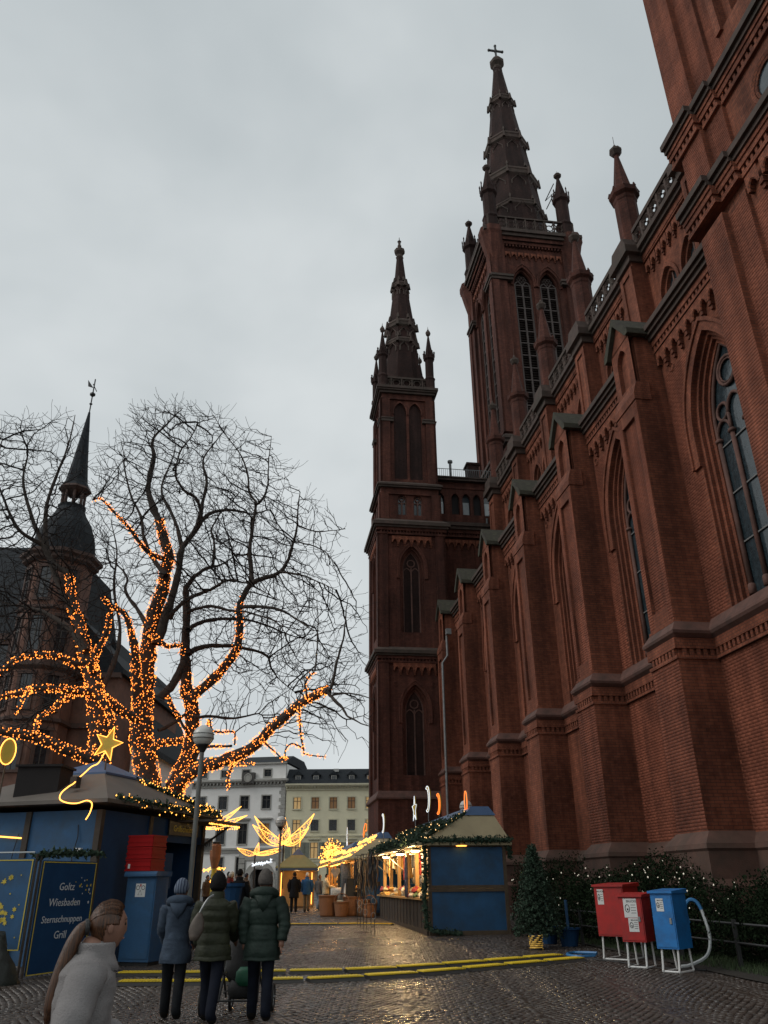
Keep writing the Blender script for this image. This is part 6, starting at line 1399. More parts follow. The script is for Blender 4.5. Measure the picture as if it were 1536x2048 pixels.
mb = MB(); mb.box(0, 1.0, Lg-1.6, Lg+.2, 2.98, 3.03); mb.tube([(.05, Lg-.2, 2.45), (.9, Lg-.2, 2.97)], .03, 4); mb.build('awning', M['timber_dk'], gh)
C = [(.98, Lg-1.6+.09*i, 2.93) for i in range(20)]+[(.25+.07*i, Lg+.2, 2.9) for i in range(10)]; b = bulbs('awning_light', C, .022, M['bulb_gold'], gh); b['kind'] = 'stuff'
def gw(x, y, z): # grill hut local -> world
    return gh.matrix_world_ @ Vector((x, y, z)) if False else C0 + (-E2)*x + E1*y + Vector((0, 0, z))
for k, s_ in enumerate(('Prager', 'Grillschinken')): pass
sg = empty('hut_sign', tuple(gw(.03, 3.6, 2.72)), AZ+R(90)*0, 'dark board with yellow lettering on the grill hut', 'sign')
mb = MB(); mb.box(.0, .03, -.75, .75, -.05, .55); mb.build('board', M['black'], sg)
text('lettering', 'Prager', .26, M['text_yellow'], sg, basis((.036, .1, .29), (0, 1, 0), (0, 0, 1)), .003); text('lettering', 'Grillschinken', .21, M['text_yellow'], sg, basis((.036, 0, .04), (0, 1, 0), (0, 0, 1)), .003)
npl = empty('number_plate', tuple(gw(.1, Lg+.02, 2.52)), AZ, 'small white plate reading 101 on the hut corner', 'sign')
mb = MB(); mb.box(-.17, .17, -.02, .0, -.15, .15); mb.build('plate', M['white'], npl); text('lettering', '101', .18, M['text_black'], npl, basis((0, -.024, -.06), (1, 0, 0), (0, 0, 1)), .002)
# posters and board inside the dark opening
mb = MB(); mb.box(0, .02, -.5, .5, -.4, .4); o = mb.build('menu_board', M['blue_dark'], loc=gw(.02, 2.7, 1.85)); o.rotation_euler = (0, 0, AZ); tag(o, 'dark menu board beside the red crates', 'sign')
# roof lights, star and comet tail of the left hut
garland([gw(.3, .1, 3.28), gw(.32, 1.6, 3.26), gw(.32, 3.2, 3.26), gw(.32, 5.0, 3.26)], .1, 'fir garland with lights along the grill hut side eave', 26, M['bulb_gold'])
garland([gw(-1.0, Lg-1.9, 4.0), gw(-.3, 3.9, 3.65), gw(.3, Lg+.2, 3.3)], .1, 'fir garland with lights down the far hip of grill hut', 44, M['bulb_gold'])
st_ = empty('star_comet', tuple(gw(-1.25, 1.7, 4.15)), AZ, 'golden star with glowing wavy tail on the grill hut roof', 'ornament', 'lit ornaments on the hut roofs')
pts = [((.44 if i % 2 == 0 else .18)*math.sin(math.pi*i/5+.3), .62+(.44 if i % 2 == 0 else .18)*math.cos(math.pi*i/5+.3)) for i in range(10)]
mb = MB(); mb.prism(pts, lambda p, q, a: (p, a, q), -.02, .02); mb.build('board', M['gold_board'], st_)
mb = MB(); mb.tube([(p, -.03, q) for p, q in pts], .014, 4, closed=True); mb.build('light_tube', M['neon_warm'], st_)
mb = MB(); mb.tube([(0, 0, -.2), (0, 0, .7)], .02, 5); mb.build('rod', M['timber'], st_)
tail = [(-.05, -.05, .4), (.0, -.3, .12), (.1, -.7, -.02), (.2, -1.05, -.2), (.32, -1.4, -.36), (.42, -1.7, -.52), (.48, -1.95, -.62), (.42, -2.08, -.76), (.46, -2.15, -.9), (.66, -2.16, -.98), (.92, -2.16, -1.0), (1.16, -2.16, -.95), (1.3, -2.16, -1.02), (1.28, -2.16, -1.2), (1.2, -2.16, -1.34)]
tail = smooth_path(tail, 4)
mb = MB(); mb.tube([tuple(p) for p in tail], .014, 6); mb.build('tail', M['neon_warm'], st_)
mb = MB(); mb.box(.25, .42, -1.62, -1.45, -.6, -.36); mb.build('hook', M['timber_dk'], st_)
dsk = empty('disc_ornament', (-8.4, 17.9, 4.05), R(25), 'golden disc ornament at the left edge above the hut', 'ornament', 'lit ornaments on the hut roofs')
pts = [(.16*math.sin(a), .28+.28*math.cos(a)) for a in [2*math.pi*i/20 for i in range(20)]]; mb = MB(); mb.prism(pts, lambda p, q, a: (p, a, q), -.02, .02); mb.build('board', M['gold_board'], dsk); mb = MB(); mb.tube([(p, -.025, q) for p, q in pts], .012, 4, closed=True); mb.build('light_tube', M['neon_warm'], dsk); mb = MB(); mb.tube([(0, .02, -.7), (0, .02, .5)], .02, 5); mb.build('rod', M['timber'], dsk)
mb = MB(); mb.box(-.5, .5, -.4, .4, 0, .75); mb.box(-.55, .55, -.45, .45, .75, .8); o = mb.build('vent_box', M['void'], loc=(-8.1, 19.4, 3.4)); tag(o, 'dark vent box on the roof at the left edge', 'vent')
# banner panels in front of the grill hut
def star_pts(r, n=6, k=.5, rot=0): return [((r if i % 2 == 0 else r*k)*math.sin(math.pi*i/n+rot), (r if i % 2 == 0 else r*k)*math.cos(math.pi*i/n+rot)) for i in range(2*n)]
def banner(a, b, z0, z1, label, boardm, edge):
    a, b = Vector(a), Vector(b); d = (b-a); w = d.length; az = math.atan2(d.y, d.x)
    o = empty('banner_panel', (a.x, a.y, 0), az, label, 'banner', 'banner panels by the grill hut')
    mb = MB(); mb.box(0, w, -.015, .015, z0, z1); mb.build('panel', boardm, o)
    mb = MB(); t = .018
    mb.box(0, w, -.022, -.016, z1-2*t, z1-t); mb.box(.01, .01+t, -.022, -.016, z0, z1-2*t); mb.box(w-.01-t, w-.01, -.022, -.016, z0, z1-2*t); mb.box(.01+t, w-.01-t, -.022, -.016, z0, z0+t); mb.build('border', edge, o)
    for x in (-.03, w+.03): mb = MB(); mb.tube([(x, .03, .05), (x, .03, z1+.08)], .025, 6); mb.build('upright', M['timber_dk'], o)
    return o, w
bA, wA = banner((-8.1, 16.62, 0), (-6.82, 16.5, 0), .55, 2.11, 'blue banner with yellow stars at the left edge', M['blue_panel'], M['text_yellow'])
for i in range(22):
    r_ = random.choice([.055, .05, .045, .02, .016]); x = wA-random.uniform(.12, .62); z = random.uniform(.75, 1.95)
    mb = MB(); mb.prism([(x+p, z+q) for p, q in star_pts(r_, 6 if r_ > .03 else 5)], lambda p, q, a: (p, a, q), -.022, -.017); mb.build('star', M['text_yellow'], bA)
text('lettering', 'n', .26, M['text_white'], bA, basis((wA-.68, -.02, 1.42), (1, 0, 0), (0, 0, 1)), .003)
mb = MB(); mb.tube([(-.0, -.03, 2.22), (wA, -.03, 2.22)], .014, 5); mb.build('rail', M['hose_white'], bA)
bB, wB = banner((-6.72, 16.68, 0), (-6.16, 18.12, 0), .12, 2.08, 'tall navy banner lettered Wiesbaden Sternschnuppen Grill', M['blue_dark'], M['text_yellow'])
for k, (s_, z) in enumerate((('Goltz', 1.55), ('Wiesbaden', 1.27), ('Sternschnuppen', .98), ('Grill', .70))): text('lettering', s_, .195 if k != 2 else .175, M['text_white'], bB, basis((wB*.5-.03, -.02, z), (1, 0, 0), (0, 0, 1)), .002, sh=.1)
for i in range(16):
    t = random.random(); x = wB*(.62+.34*random.random()); z = 1.3+.55*random.random(); r_ = random.choice([.02, .014, .03]); mb = MB(); mb.prism([(x+p, z+q) for p, q in star_pts(r_, 5)], lambda p, q, a: (p, a, q), -.022, -.017); mb.build('star', random.choice([M['text_yellow'], M['text_white']]), bB)
garland([(-6.85, 16.55, 2.16), (-6.6, 17.0, 2.22), (-6.35, 17.6, 2.22), (-6.1, 18.25, 2.24)], .085, 'fir garland along the top of the navy banner')
tp = empty('tarpaulin_heap', (-7.2, 15.9, 0), 0, 'dark crumpled tarpaulin heap in front of starry banner', 'tarpaulin')
rings = []
for k in range(6):
    t = k/5; rr = .55*(1-t*.55); rings.append([(rr*1.25*math.cos(a)*(1+.12*math.sin(5*a+k)), rr*.8*math.sin(a)*(1+.15*math.cos(4*a+2*k)), .86*t+.04*math.sin(3*a+k)) for a in [2*math.pi*q/18 for q in range(18)]])
mb = MB(); mb.loft(rings); mb.build('cover', mat('dark_tarp', (.02, .026, .022), .5, .5, 5, .5, bscale=9), tp, True)
# blue cabinet and red crates
cb = empty('electric_cabinet', (-5.25, 18.95, .1), R(-17), 'tall blue cabinet with warning sticker under the red crates', 'cabinet')
mb = MB(); mb.prism([(-.36, 0), (.36, 0), (.36, .5), (-.36, .5)], lambda p, q, a: (p, q-.25, a), .08, 1.72); mb.build('body', M['blue_panel'], cb)
mb = MB(); mb.prism([(-.3, 1.8), (-.34, 1.74), (-.34, 1.70), (.3, 1.70), (.3, 1.8)], lambda p, q, a: (a, p, q), -.4, .4); mb.build('lid', M['blue_panel'], cb)
mb = MB(); mb.box(-.33, .33, -.262, -.252, .14, 1.66); mb.build('door', M['blue_panel'], cb); mb = MB(); mb.box(-.34, .34, -.22, .22, 0, .08); mb.build('base', M['black'], cb)
mb = MB(); mb.box(-.12, .12, -.268, -.263, 1.3, 1.56); s_ = mb.build('sticker', M['white'], cb)
mb = MB()
for e in (-.065, .065): mb.tube([(e+.04*math.cos(a), -.27, 1.48+.04*math.sin(a)) for a in [2*math.pi*i/12 for i in range(12)]], .006, 4, closed=True)
mb.tube([(-.05, -.27, 1.34), (.05, -.27, 1.34), (0, -.27, 1.43)], .006, 4, closed=True); mb.build('pictogram', M['text_black'], cb)
mb = MB(); mb.box(-.015, .015, -.272, -.268, 1.5, 1.55); mb.build('pictogram', M['red_paint'], cb)
for k in range(3):
    cr_ = empty('bottle_crate', (-5.38, 19.02, 1.91+.245*k), R(-16), ['red plastic crate on the blue cabinet, bottom of the stack', 'red plastic crate in the middle of the stack', 'red plastic crate on top of the stack'][k], 'crate', 'red crates on the cabinet')
    mb = MB(); w, d, h = .31, .28, .235
    mb.box(-w, w, -d, d, 0, .02)
    for e in (-1, 1): mb.box(e*w-(.015 if e > 0 else 0), e*w+(.015 if e < 0 else 0), -d, d, .02, h); mb.box(-w, w, e*d-(.015 if e > 0 else 0), e*d+(.015 if e < 0 else 0), .02, h)
    mb.build('shell', M['red_crate'], cr_)
    for z in (.0, .09, .2): mb = MB(); mb.box(-w-.012, w+.012, -d-.012, d+.012, z, z+.03); mb.build('rib', M['red_crate'], cr_)
    mb = MB()
    for q in range(4): mb.lathe([(.035, .02), (.035, .2), (.015, .24)], 6, (-.24+.16*q, -.12)); mb.lathe([(.035, .02), (.035, .2), (.015, .24)], 6, (-.24+.16*q, .12))
    mb.build('bottle', M['glass_far'], cr_)
    if k == 0: mb = MB(); mb.box(-.24, -.19, -d-.018, -d-.013, .05, .14); mb.build('sticker', M['white'], cr_)
# wheeled bins behind the walkers
for x, y, l, lid in ((-3.2, 17.6, 'black wheeled bin with a blue tub on top', 'tub'), (-2.62, 17.9, 'black wheeled bin beside the green coat', 'lid')):
    o = empty('wheeled_bin', (x, y, gz(y)), R(8), l, 'bin', 'wheeled bins'); mb = MB(); mb.prism([(-.26, -.28), (.26, -.28), (.26, .28), (-.26, .28)], lambda p, q, a: (p*(.82+.2*a), q*(.8+.22*a), a), .08, 1.0); mb.build('body', M['black'], o); mb = MB(); mb.box(-.3, .3, -.34, .34, 1.0, 1.05); mb.tube([(-.25, .36, 1.02), (.25, .36, 1.02)], .02, 5); mb.build('lid', M['black'], o)
    for e in (-.24, .24): mb = MB(); mb.tube([(e-.03, .26, .1), (e+.03, .26, .1)], .1, 12); mb.build('wheel', M['black'], o)
tb = empty('blue_tub', (-3.2, 17.6, gz(17.6)+1.06), 0, 'blue plastic tub standing on a black bin', 'tub'); mb = MB(); mb.lathe([(.2, 0), (.26, .42), (.3, .44), (.3, .5), (.25, .5), (.2, .08)], 14); mb.build('body', M['blue_dark'], tb)

# ---------------- street lamps ----------------
def street_lamp(x, y, zg, r, label, rp=.055):
    o = empty('street_lamp', (x, y, gz(y)), 0, label, 'street lamp', 'globe lamps on the square'); h = zg-gz(y)
    mb = MB(); mb.lathe([(rp*2.0, 0), (rp*2.0, .7), (rp*1.5, .8), (rp*1.35, 1.1), (rp*1.1, 1.3), (rp*1.0, h-r*1.2)], 10); mb.build('post', M['grey_post'], o, False)
    mb = MB(); mb.lathe([(rp*1.1, h-r*1.5), (rp*2.0, h-r*1.15), (r*.62, h-r*.9), (r*.65, h-r*.8)], 12); mb.build('collar', M['black'], o)
    mb = MB(); mb.ball((0, 0, h), r, 20, 12); mb.build('globe', M['globe'], o, True)
    mb = MB()
    for z in (-.12, .08): mb.tube([(r*1.01*math.cos(a), r*1.01*math.sin(a), h+z*r*2) for a in [2*math.pi*i/20 for i in range(20)]], r*.035, 4, closed=True)
    mb.tube([(r*1.02*math.sin(a), 0, h+r*1.02*math.cos(a)) for a in [R(95)+R(170)*i/8 for i in range(9)]], r*.03, 4); mb.build('cage', M['grey_post'], o)
street_lamp(-4.45, 19.5, 4.9, .255, 'globe street lamp standing in front of the grill hut'); street_lamp(-4.92, 39.0, 4.25, .25, 'globe street lamp in front of the white palace', .05); street_lamp(3.15, 33.0, 4.35, .25, 'globe street lamp rising behind the first hut', .05)
# ---------------- golden lily light sculptures ----------------
def lily(x, y, z, sc, label, petals, rot=0):
    o = empty('lily_light', (x, y, gz(y)), rot, label, 'light sculpture', 'golden lily lights on posts'); zb = z-gz(y)
    mb = MB(); mb.lathe([(.09, 0), (.06, 1.0), (.05, zb)], 8); mb.build('post', M['black_iron'], o)
    for (dx, dy, dz, w) in petals:
        tip = Vector((dx, dy, dz))*sc; base = Vector((0, 0, zb)); side = tip.cross(Vector((0, 1, 0.2))).normalized(); edge = [[], []]
        n = 10
        for i in range(n+1):
            t = i/n; c = base+tip*t+Vector((0, 0, -.35*sc*dz*math.sin(math.pi*t)*.5)); ww = w*sc*math.sin(math.pi*min(1, t**.75))*(1 if t < .99 else 0)
            edge[0].append(c+side*ww); edge[1].append(c-side*ww)
        mb = MB(); mb.tube([tuple(p) for p in edge[0]], .017*sc, 4); mb.tube([tuple(p) for p in edge[1]], .017*sc, 4); pt = mb.build('petal', M['neon_warm'], o)
        C = []
        for _ in range(int(210*sc)): i = random.random()*(n-.01); k = int(i); f = i-k; a_ = edge[0][k].lerp(edge[0][k+1], f); b_ = edge[1][k].lerp(edge[1][k+1], f); C.append(tuple(a_.lerp(b_, random.random())))
        b = bulbs('bulbs', C, .013, M['bulb_gold'], pt); b['kind'] = 'stuff'
lily(-6.1, 50, 3.75, 1.0, 'golden lily light sculpture above the pavilion roof', [(-1.85, .2, 1.6, .22), (-1.85, -.3, 1.08, .28), (.0, .3, 1.5, .32), (1.75, .2, 1.7, .24), (1.5, -.3, .9, .26), (.35, -.4, .9, .3)])
lily(-8.9, 40, 4.05, .9, 'golden lily light sculpture behind the grill hut awning', [(2.1, .1, 1.1, .12), (2.5, -.2, .62, .14), (-1.5, 0, 1.0, .2), (.2, .3, 1.3, .2), (-1.8, -.2, .6, .2)])
lily(-9.6, 62, 3.6, .9, 'small far golden lily light near the palace windows', [(2.0, .1, .5, .14), (2.1, -.2, .25, .14), (-1.5, 0, .5, .2), (.2, .3, .9, .2)])
nc = empty('lantern_figure', (-6.05, 30, gz(30)), 0, 'orange lantern shaped figure on a yellow post', 'figure'); mb = MB(); mb.lathe([(.09, 0), (.09, 1.95)], 10); mb.build('post', M['gold_board'], nc); mb = MB(); mb.lathe([(.1, 1.9), (.14, 2.05), (.19, 2.25), (.2, 2.62), (.17, 2.68), (.1, 2.7)], 10); mb.build('head', mat('terracotta', (.30, .12, .05), .7, .2, 4), nc); mb = MB(); mb.lathe([(.1, 2.7), (.14, 2.72), (.14, 2.76), (.02, 2.78)], 10); mb.build('hat', M['black'], nc)
ic = strand([np.array((-5.35, 34, 2.32)), np.array((-4.55, 34, 2.45))], 70, .03, M['neon_white'], 'white icicle lights above the walking crowd', 'icicle lights', .028)
for i, (x, z) in enumerate(((-9.2, 2.3), (-8.9, 1.75))): strand([np.array((x-.6, 45, z)), np.array((x+.7, 45, z+.1))], 50, .05, M['bulb_gold'], ['golden string high on the far left stall', 'golden string low on the far left stall'][i], 'far golden strings', .03)

# ---------------- cable ramps ----------------
def ramp_mesh():
    mb = MB(); w = .5
    mb.prism([(-.24, 0), (-.1, .05), (.1, .05), (.24, 0)], lambda p, q, a: (a, p, q), -w, w)
    base = mb.mesh('ramp_base', M['black'])
    mb = MB(); mb.box(-w+.004, w-.004, -.115, .115, .048, .066)
    for i in range(16): x = -w+.03+i*(2*w-.06)/16; mb.box(x, x+.03, -.13, .13, .05, .072)
    return base, mb.mesh('ramp_lid', M['yellow'])
RB, RL = ramp_mesh()
def ramp_line(P, labels):
    P = smooth_path([(*p, gz(p[1])) for p in P], 20); d = [0]
    for a, b in zip(P[:-1], P[1:]): d.append(d[-1]+np.linalg.norm(b-a))
    n = int(d[-1]/1.0)
    for i in range(n):
        s = (i+.5)*d[-1]/n; k = max(0, min(len(P)-2, int(np.searchsorted(d, s))-1)); p = P[k]; q = P[k+1]; az = math.atan2(q[1]-p[1], q[0]-p[0]); m_ = p+(q-p)*((s-d[k])/(d[k+1]-d[k]+1e-9))
        o = empty('cable_ramp', (m_[0], m_[1], m_[2]), az+random.uniform(-.02, .02), labels+', '+('leftmost piece', 'second piece from left', 'third piece from left', 'fourth piece from left', 'fifth piece from left', 'sixth piece from left', 'seventh piece from left', 'eighth piece from left', 'ninth piece from left', 'tenth piece from left', 'eleventh piece from left')[min(i, 10)], 'cable ramp', labels); inst('base', RB, o); inst('lid', RL, o)
ramp_line([(-4.71, 15.78), (-3.27, 15.75), (-1.85, 15.93), (-1.1, 16.02), (.67, 16.85), (2.23, 17.91), (4.17, 19.21)], 'yellow cable ramp in the nearest line')
ramp_line([(-5.13, 17.11), (-3.55, 17.08), (-2.01, 17.2), (-.47, 17.42), (1.26, 18.26), (3.85, 19.89)], 'yellow cable ramp in the second line')
ramp_line([(-3.9, 32.16), (-1.37, 32.14), (.2, 31.63)], 'yellow cable ramp far off by the baskets')

# ---------------- right-hand side props ----------------
def box_on_stand(name, label, loc, az, w, d, z0, h, m, stick, leg=.3):
    o = empty(name, loc, az, label, 'cabinet', 'power boxes on tube stands')
    mb = MB(); mb.box(-w/2, w/2, -d/2, d/2, z0, z0+h-.05); mb.build('body', m, o)
    mb = MB(); mb.prism([(-d/2-.05, z0+h-.06), (-d/2-.05, z0+h-.02), (d/2+.03, z0+h+.02), (d/2+.03, z0+h-.06)], lambda p, q, a: (a, p, q), -w/2-.03, w/2+.03); mb.build('lid', m, o)
    mb = MB(); mb.box(-w/2+.02, w/2-.02, -d/2-.012, -d/2-.002, z0+.03, z0+h-.1); dr = mb.build('door', m, o)
    mb = MB(); mb.box(w/2-.1, w/2-.06, -d/2-.03, -d/2-.013, z0+h*.42, z0+h*.52); mb.build('handle', M['steel'], dr)
    mb = MB()
    for x in (-w/2+.06, w/2-.06): mb.tube(smooth_path([(x, -d/2+.06, z0), (x, -d/2+.02, .12), (x, -d/2, .03), (x, -d/2+.1, .025), (x, d/2-.1, .025), (x, d/2, .03), (x, d/2-.02, .12), (x, d/2-.06, z0)], 3), .02, 6)
    mb.tube([(-w/2+.06, -d/2+.02, .03), (w/2-.06, -d/2+.02, .03)], .018, 6); mb.build('stand', M['white'], o)
    for (x, z, sw, sh, tx) in stick:
        mb = MB(); mb.box(x-sw/2, x+sw/2, -d/2-.016, -d/2-.0125, z-sh/2, z+sh/2); sk = mb.build('sticker', M['white'], o)
        text('lettering', tx, sh*.16, M['text_black'], sk, basis((x+sw*.12, -d/2-.0185, z+sh*.30), (1, 0, 0), (0, 0, 1)), .001)
        mb = MB(); mb.tube([(x-sw*.22+sw*.17*math.cos(a), -d/2-.018, z-sh*.02+sh*.2*math.sin(a)) for a in [2*math.pi*i/12 for i in range(12)]], .006, 4, closed=True); mb.box(x-sw*.26, x-sw*.15, -d/2-.019, -d/2-.0165, z-sh*.12, z-sh*.02)
        for k in range(4): mb.box(x+sw*.05, x+sw*.42, -d/2-.018, -d/2-.0162, z+sh*(.15-.14*k), z+sh*(.15-.14*k)+.008)
        mb.build('print', M['text_black'], sk)
    return o
box_on_stand('power_box', 'large red box left of the smaller red box', (5.1, 19.35, .1), R(-38), .66, .85, .46, 1.02, M['red_paint'], [(-.19, 1.22, .14, .3, 'BRUCKE')])
box_on_stand('power_box', 'small red box with two white notices', (5.02, 17.75, .08), R(-36), .48, .5, .46, .86, M['red_paint'], [(.0, 1.06, .27, .34, 'BRUCKE'), (.03, .76, .2, .24, 'BRUCKE')])
box_on_stand('power_box', 'bright blue box at the right end of the row', (5.46, 16.95, .07), R(-44), .44, .58, .40, 1.0, M['blue_paint'], [(-.04, 1.14, .15, .22, 'BRUCKE')])
def bucket(x, y, label):
    o = empty('pole_bucket', (x, y, gz(y)), 0, label, 'bucket', 'blue buckets holding poles'); mb = MB(); mb.lathe([(.2, 0), (.27, .36), (.31, .37), (.31, .41), (.27, .41), (.26, .34), (.1, .33)], 16); mb.build('body', M['blue_dark'], o); mb = MB(); mb.tube([(0, 0, .3), (.0, .02, 1.05)], .04, 7); mb.build('pole', M['blue_panel'], o)
bucket(4.62, 22.6, 'blue bucket with a pole nearest the red boxes'); bucket(4.25, 23.4, 'blue bucket with a pole behind the other')
def hose(P, r, m, label, m2=None, cut=.5):
    P = [tuple(p) for p in smooth_path(P, 6)]; o = empty('hose', P[0], 0, label, 'hose', 'hoses on the ground'); Q = [tuple(np.array(p)-np.array(P[0])) for p in P]; k = int(len(Q)*cut) if m2 else len(Q)-1
    mb = MB(); mb.tube(Q[:k+1], r, 6); mb.build('hose_length', m, o)
    if m2: mb = MB(); mb.tube(Q[k:], r*.9, 6); mb.build('hose_length', m2, o)
hose([(4.75, 20.3, .16), (4.3, 20.6, .15), (4.05, 20.2, .14), (4.2, 19.8, .13), (4.6, 19.9, .13)], .035, M['hose_blue'], 'blue hose looped on the ground by the cable ramps')
hose([(6.15, 18.0, .85), (6.1, 17.95, 1.12), (6.2, 17.9, 1.27), (6.33, 17.85, 1.22), (6.4, 17.8, 1.0), (6.42, 17.7, .6), (6.25, 17.55, .3), (5.9, 17.5, .15), (5.7, 17.5, .12)], .035, M['hose_blue'], 'upright hose loop with blue and white lengths right of boxes', M['hose_white'], .45)
hose([(4.2, 19.6, .12), (4.8, 18.6, .11), (5.3, 17.6, .09), (6.0, 17.0, .1)], .02, M['black'], 'black cable running along the foot of the boxes')
# little Christmas tree in a gold wrapped pot
def fir_tree(x, y, h, r, label):
    z = gz(y); o = empty('fir_tree', (x, y, z), 0, label, 'fir tree'); mb = MB(); mb.tube([(0, 0, .1), (0, 0, h)], [.05, .01], 6); mb.build('trunk', M['bark'], o)
    C = []; mb = MB(); n = 150
    for i in range(n):
        t = (i+.5)/n; zz = .38+(h-.4)*t; a = i*2.4; l = r*(1-t)**.85*random.uniform(.8, 1.1)+.05; tip = np.array((l*math.cos(a), l*math.sin(a), zz-.18*l)); b0 = np.array((0, 0, zz)); mb.tube([tuple(b0), tuple(tip)], [.012, .004], 3)
        for k in range(int(40+130*l)): C.append(b0+(tip-b0)*random.uniform(.1, 1.0)+rng.normal(0, .035, 3))
    mb.build('branch', M['bark'], o); V, F = leafcloud(C, .055, .1); q = bpy.data.objects.new('needles', mesh_np('needles', V, F, M['fir'])); COL.objects.link(q); q.parent = o; q['kind'] = 'stuff'
    return o
fir_tree(3.78, 22.2, 2.35, .68, 'small dark fir tree beside the blue end of hut')
fp = empty('gold_pot', (3.62, 21.7, gz(21.7)), 0, 'gold wrapped pot at the foot of the fir tree', 'pot'); mb = MB(); mb.lathe([(.14, 0), (.16, .3), (.15, .32), (.12, .3)], 12); mb.build('pot', M['black'], fp)
mb = MB(); mb.tube([(.165*math.cos(a*1.1), .165*math.sin(a*1.1), .02+.29*a/40) for a in range(41)], .012, 4); mb.build('gold_ribbon', emat('glowing_gold_wrap', (1, .62, .12), .1), fp)  # gold wrapping with a faint glow put into its material; not a lamp
# planting along the church wall
def shrub(x, y, rx, ry, h, n, label, leaf=.06):
    z = gz(y); o = empty('shrub', (x, y, z-.05), 0, label, 'shrub', 'shrubs along the church wall'); mb = MB()
    C = rng.normal(0, 1, (n, 3)); C /= np.linalg.norm(C, axis=1, keepdims=True); C *= rng.uniform(.45, 1.0, (n, 1))**.6; lump = 1+.22*np.sin(C[:, :1]*5+x)+.18*np.cos(C[:, 1:2]*6+y); C = C*lump*np.array([rx, ry, h*.55]); C[:, 2] += h*.5; C = C[C[:, 2] > .02]
    for i in range(10): c = C[rng.integers(len(C))]; mb.tube([(rng.uniform(-.2, .2), rng.uniform(-.2, .2), 0), tuple(c*.55), tuple(c)], [.02, .012, .005], 4)
    mb.build('stems', M['bark'], o); V, F = leafcloud(C, leaf, .6); q = bpy.data.objects.new('foliage', mesh_np('foliage', V, F, M['leaf_dk'])); COL.objects.link(q); q.parent = o; q['kind'] = 'stuff'
    return o
SH = [(5.0, 26.2, 1.1, 1.4, 2.2, 'tall shrub behind the fir tree'), (5.6, 24.0, 1.2, 1.5, 2.1, 'shrub behind the blue buckets'), (6.2, 21.8, 1.2, 1.4, 2.1, 'shrub with white lights behind the red boxes'), (6.9, 19.7, 1.2, 1.4, 2.0, 'shrub behind the bright blue box'), (7.6, 17.6, 1.2, 1.4, 1.7, 'low shrub behind the upright hose'), (8.2, 15.6, 1.2, 1.3, 1.55, 'broad shrub right of the hose loop'), (8.7, 13.8, 1.2, 1.2, 1.4, 'shrub at the right edge of the picture'), (7.3, 22.6, 1.0, 1.5, 2.3, 'shrub close to the second buttress'), (8.6, 18.6, 1.0, 1.4, 1.9, 'shrub close to the nearest buttress')]
for i, a in enumerate(SH): shrub(a[0], a[1], a[2], a[3], a[4]*(.94, .78, .9, .72, .85, .7, .8, .86, .8)[i], 9000, a[5])
C = []
for a in SH[:4]+SH[7:8]:
    for _ in range(20): C.append((a[0]+rng.normal(0, .55)-.35, a[1]-a[3]*rng.uniform(.4, .95), a[4]*rng.uniform(.5, .95)))
tag(bulbs('fairy_lights', C, .017, M['bulb_white']), 'small white lights scattered over the shrubs by the church', 'lights', 'shrub lights', 'stuff')
# grass verge
def grass(n, x0, y0, x1, y1, w):
    t = rng.uniform(0, 1, n); x = x0+(x1-x0)*t+rng.uniform(0, w, n); y = y0+(y1-y0)*t+rng.normal(0, .2, n); z = .012*np.maximum(y-10, 0); h = rng.uniform(.05, .16, n); a = rng.uniform(0, 6.28, n); lx = rng.normal(0, .05, n)
    p = np.stack([x, y, z], 1); d = np.stack([np.cos(a), np.sin(a), 0*a], 1)*.008; tip = p+np.stack([lx, lx[::-1], h], 1); V = np.stack([p-d, p+d, tip], 1).reshape(-1, 3); return V, np.arange(3*n).reshape(-1, 3)
V, F = grass(26000, 4.6, 25.5, 7.4, 12.2, 3.6); o = bpy.data.objects.new('grass', mesh_np('grass', V, F, mat('grass', (.035, .06, .02), .8, .4, 6))); COL.objects.link(o); tag(o, 'short grass verge beneath the shrubs', 'grass', kind='stuff')
mb = MB(); mb.add([(4.5, 26.5, gz(26.5)+.02), (11, 26.5, gz(26.5)+.02), (14, 10, .03), (7.3, 10, .03), (6.2, 15.6, .085), (5.5, 20.2, .14)], [(0, 1, 2, 3, 4, 5)]); tag(mb.build('planting_bed', mat('dark_soil', (.022, .018, .013), .95, .4, 5, .5)), kind='structure')
# low dark fence before the shrubs
fn = empty('low_fence', (0, 0, 0), 0, 'low dark railing in front of the shrubs', 'fence')
fp_ = [(4.5, 24.8), (5.0, 22.8), (5.6, 20.9), (6.25, 19.0), (6.75, 17.2), (7.2, 15.4), (7.6, 13.6)]
for x, y in fp_: mb = MB(); mb.box(x-.035, x+.035, y-.035, y+.035, gz(y)-.05, gz(y)+.85); mb.build('post', M['black_iron'], fn)
for (x, y), (u, v) in zip(fp_[:-1], fp_[1:]):
    for z in (.45, .78): mb = MB(); mb.tube([(x, y, gz(y)+z), (u, v, gz(v)+z)], .022, 5); mb.build('rail', M['black_iron'], fn)
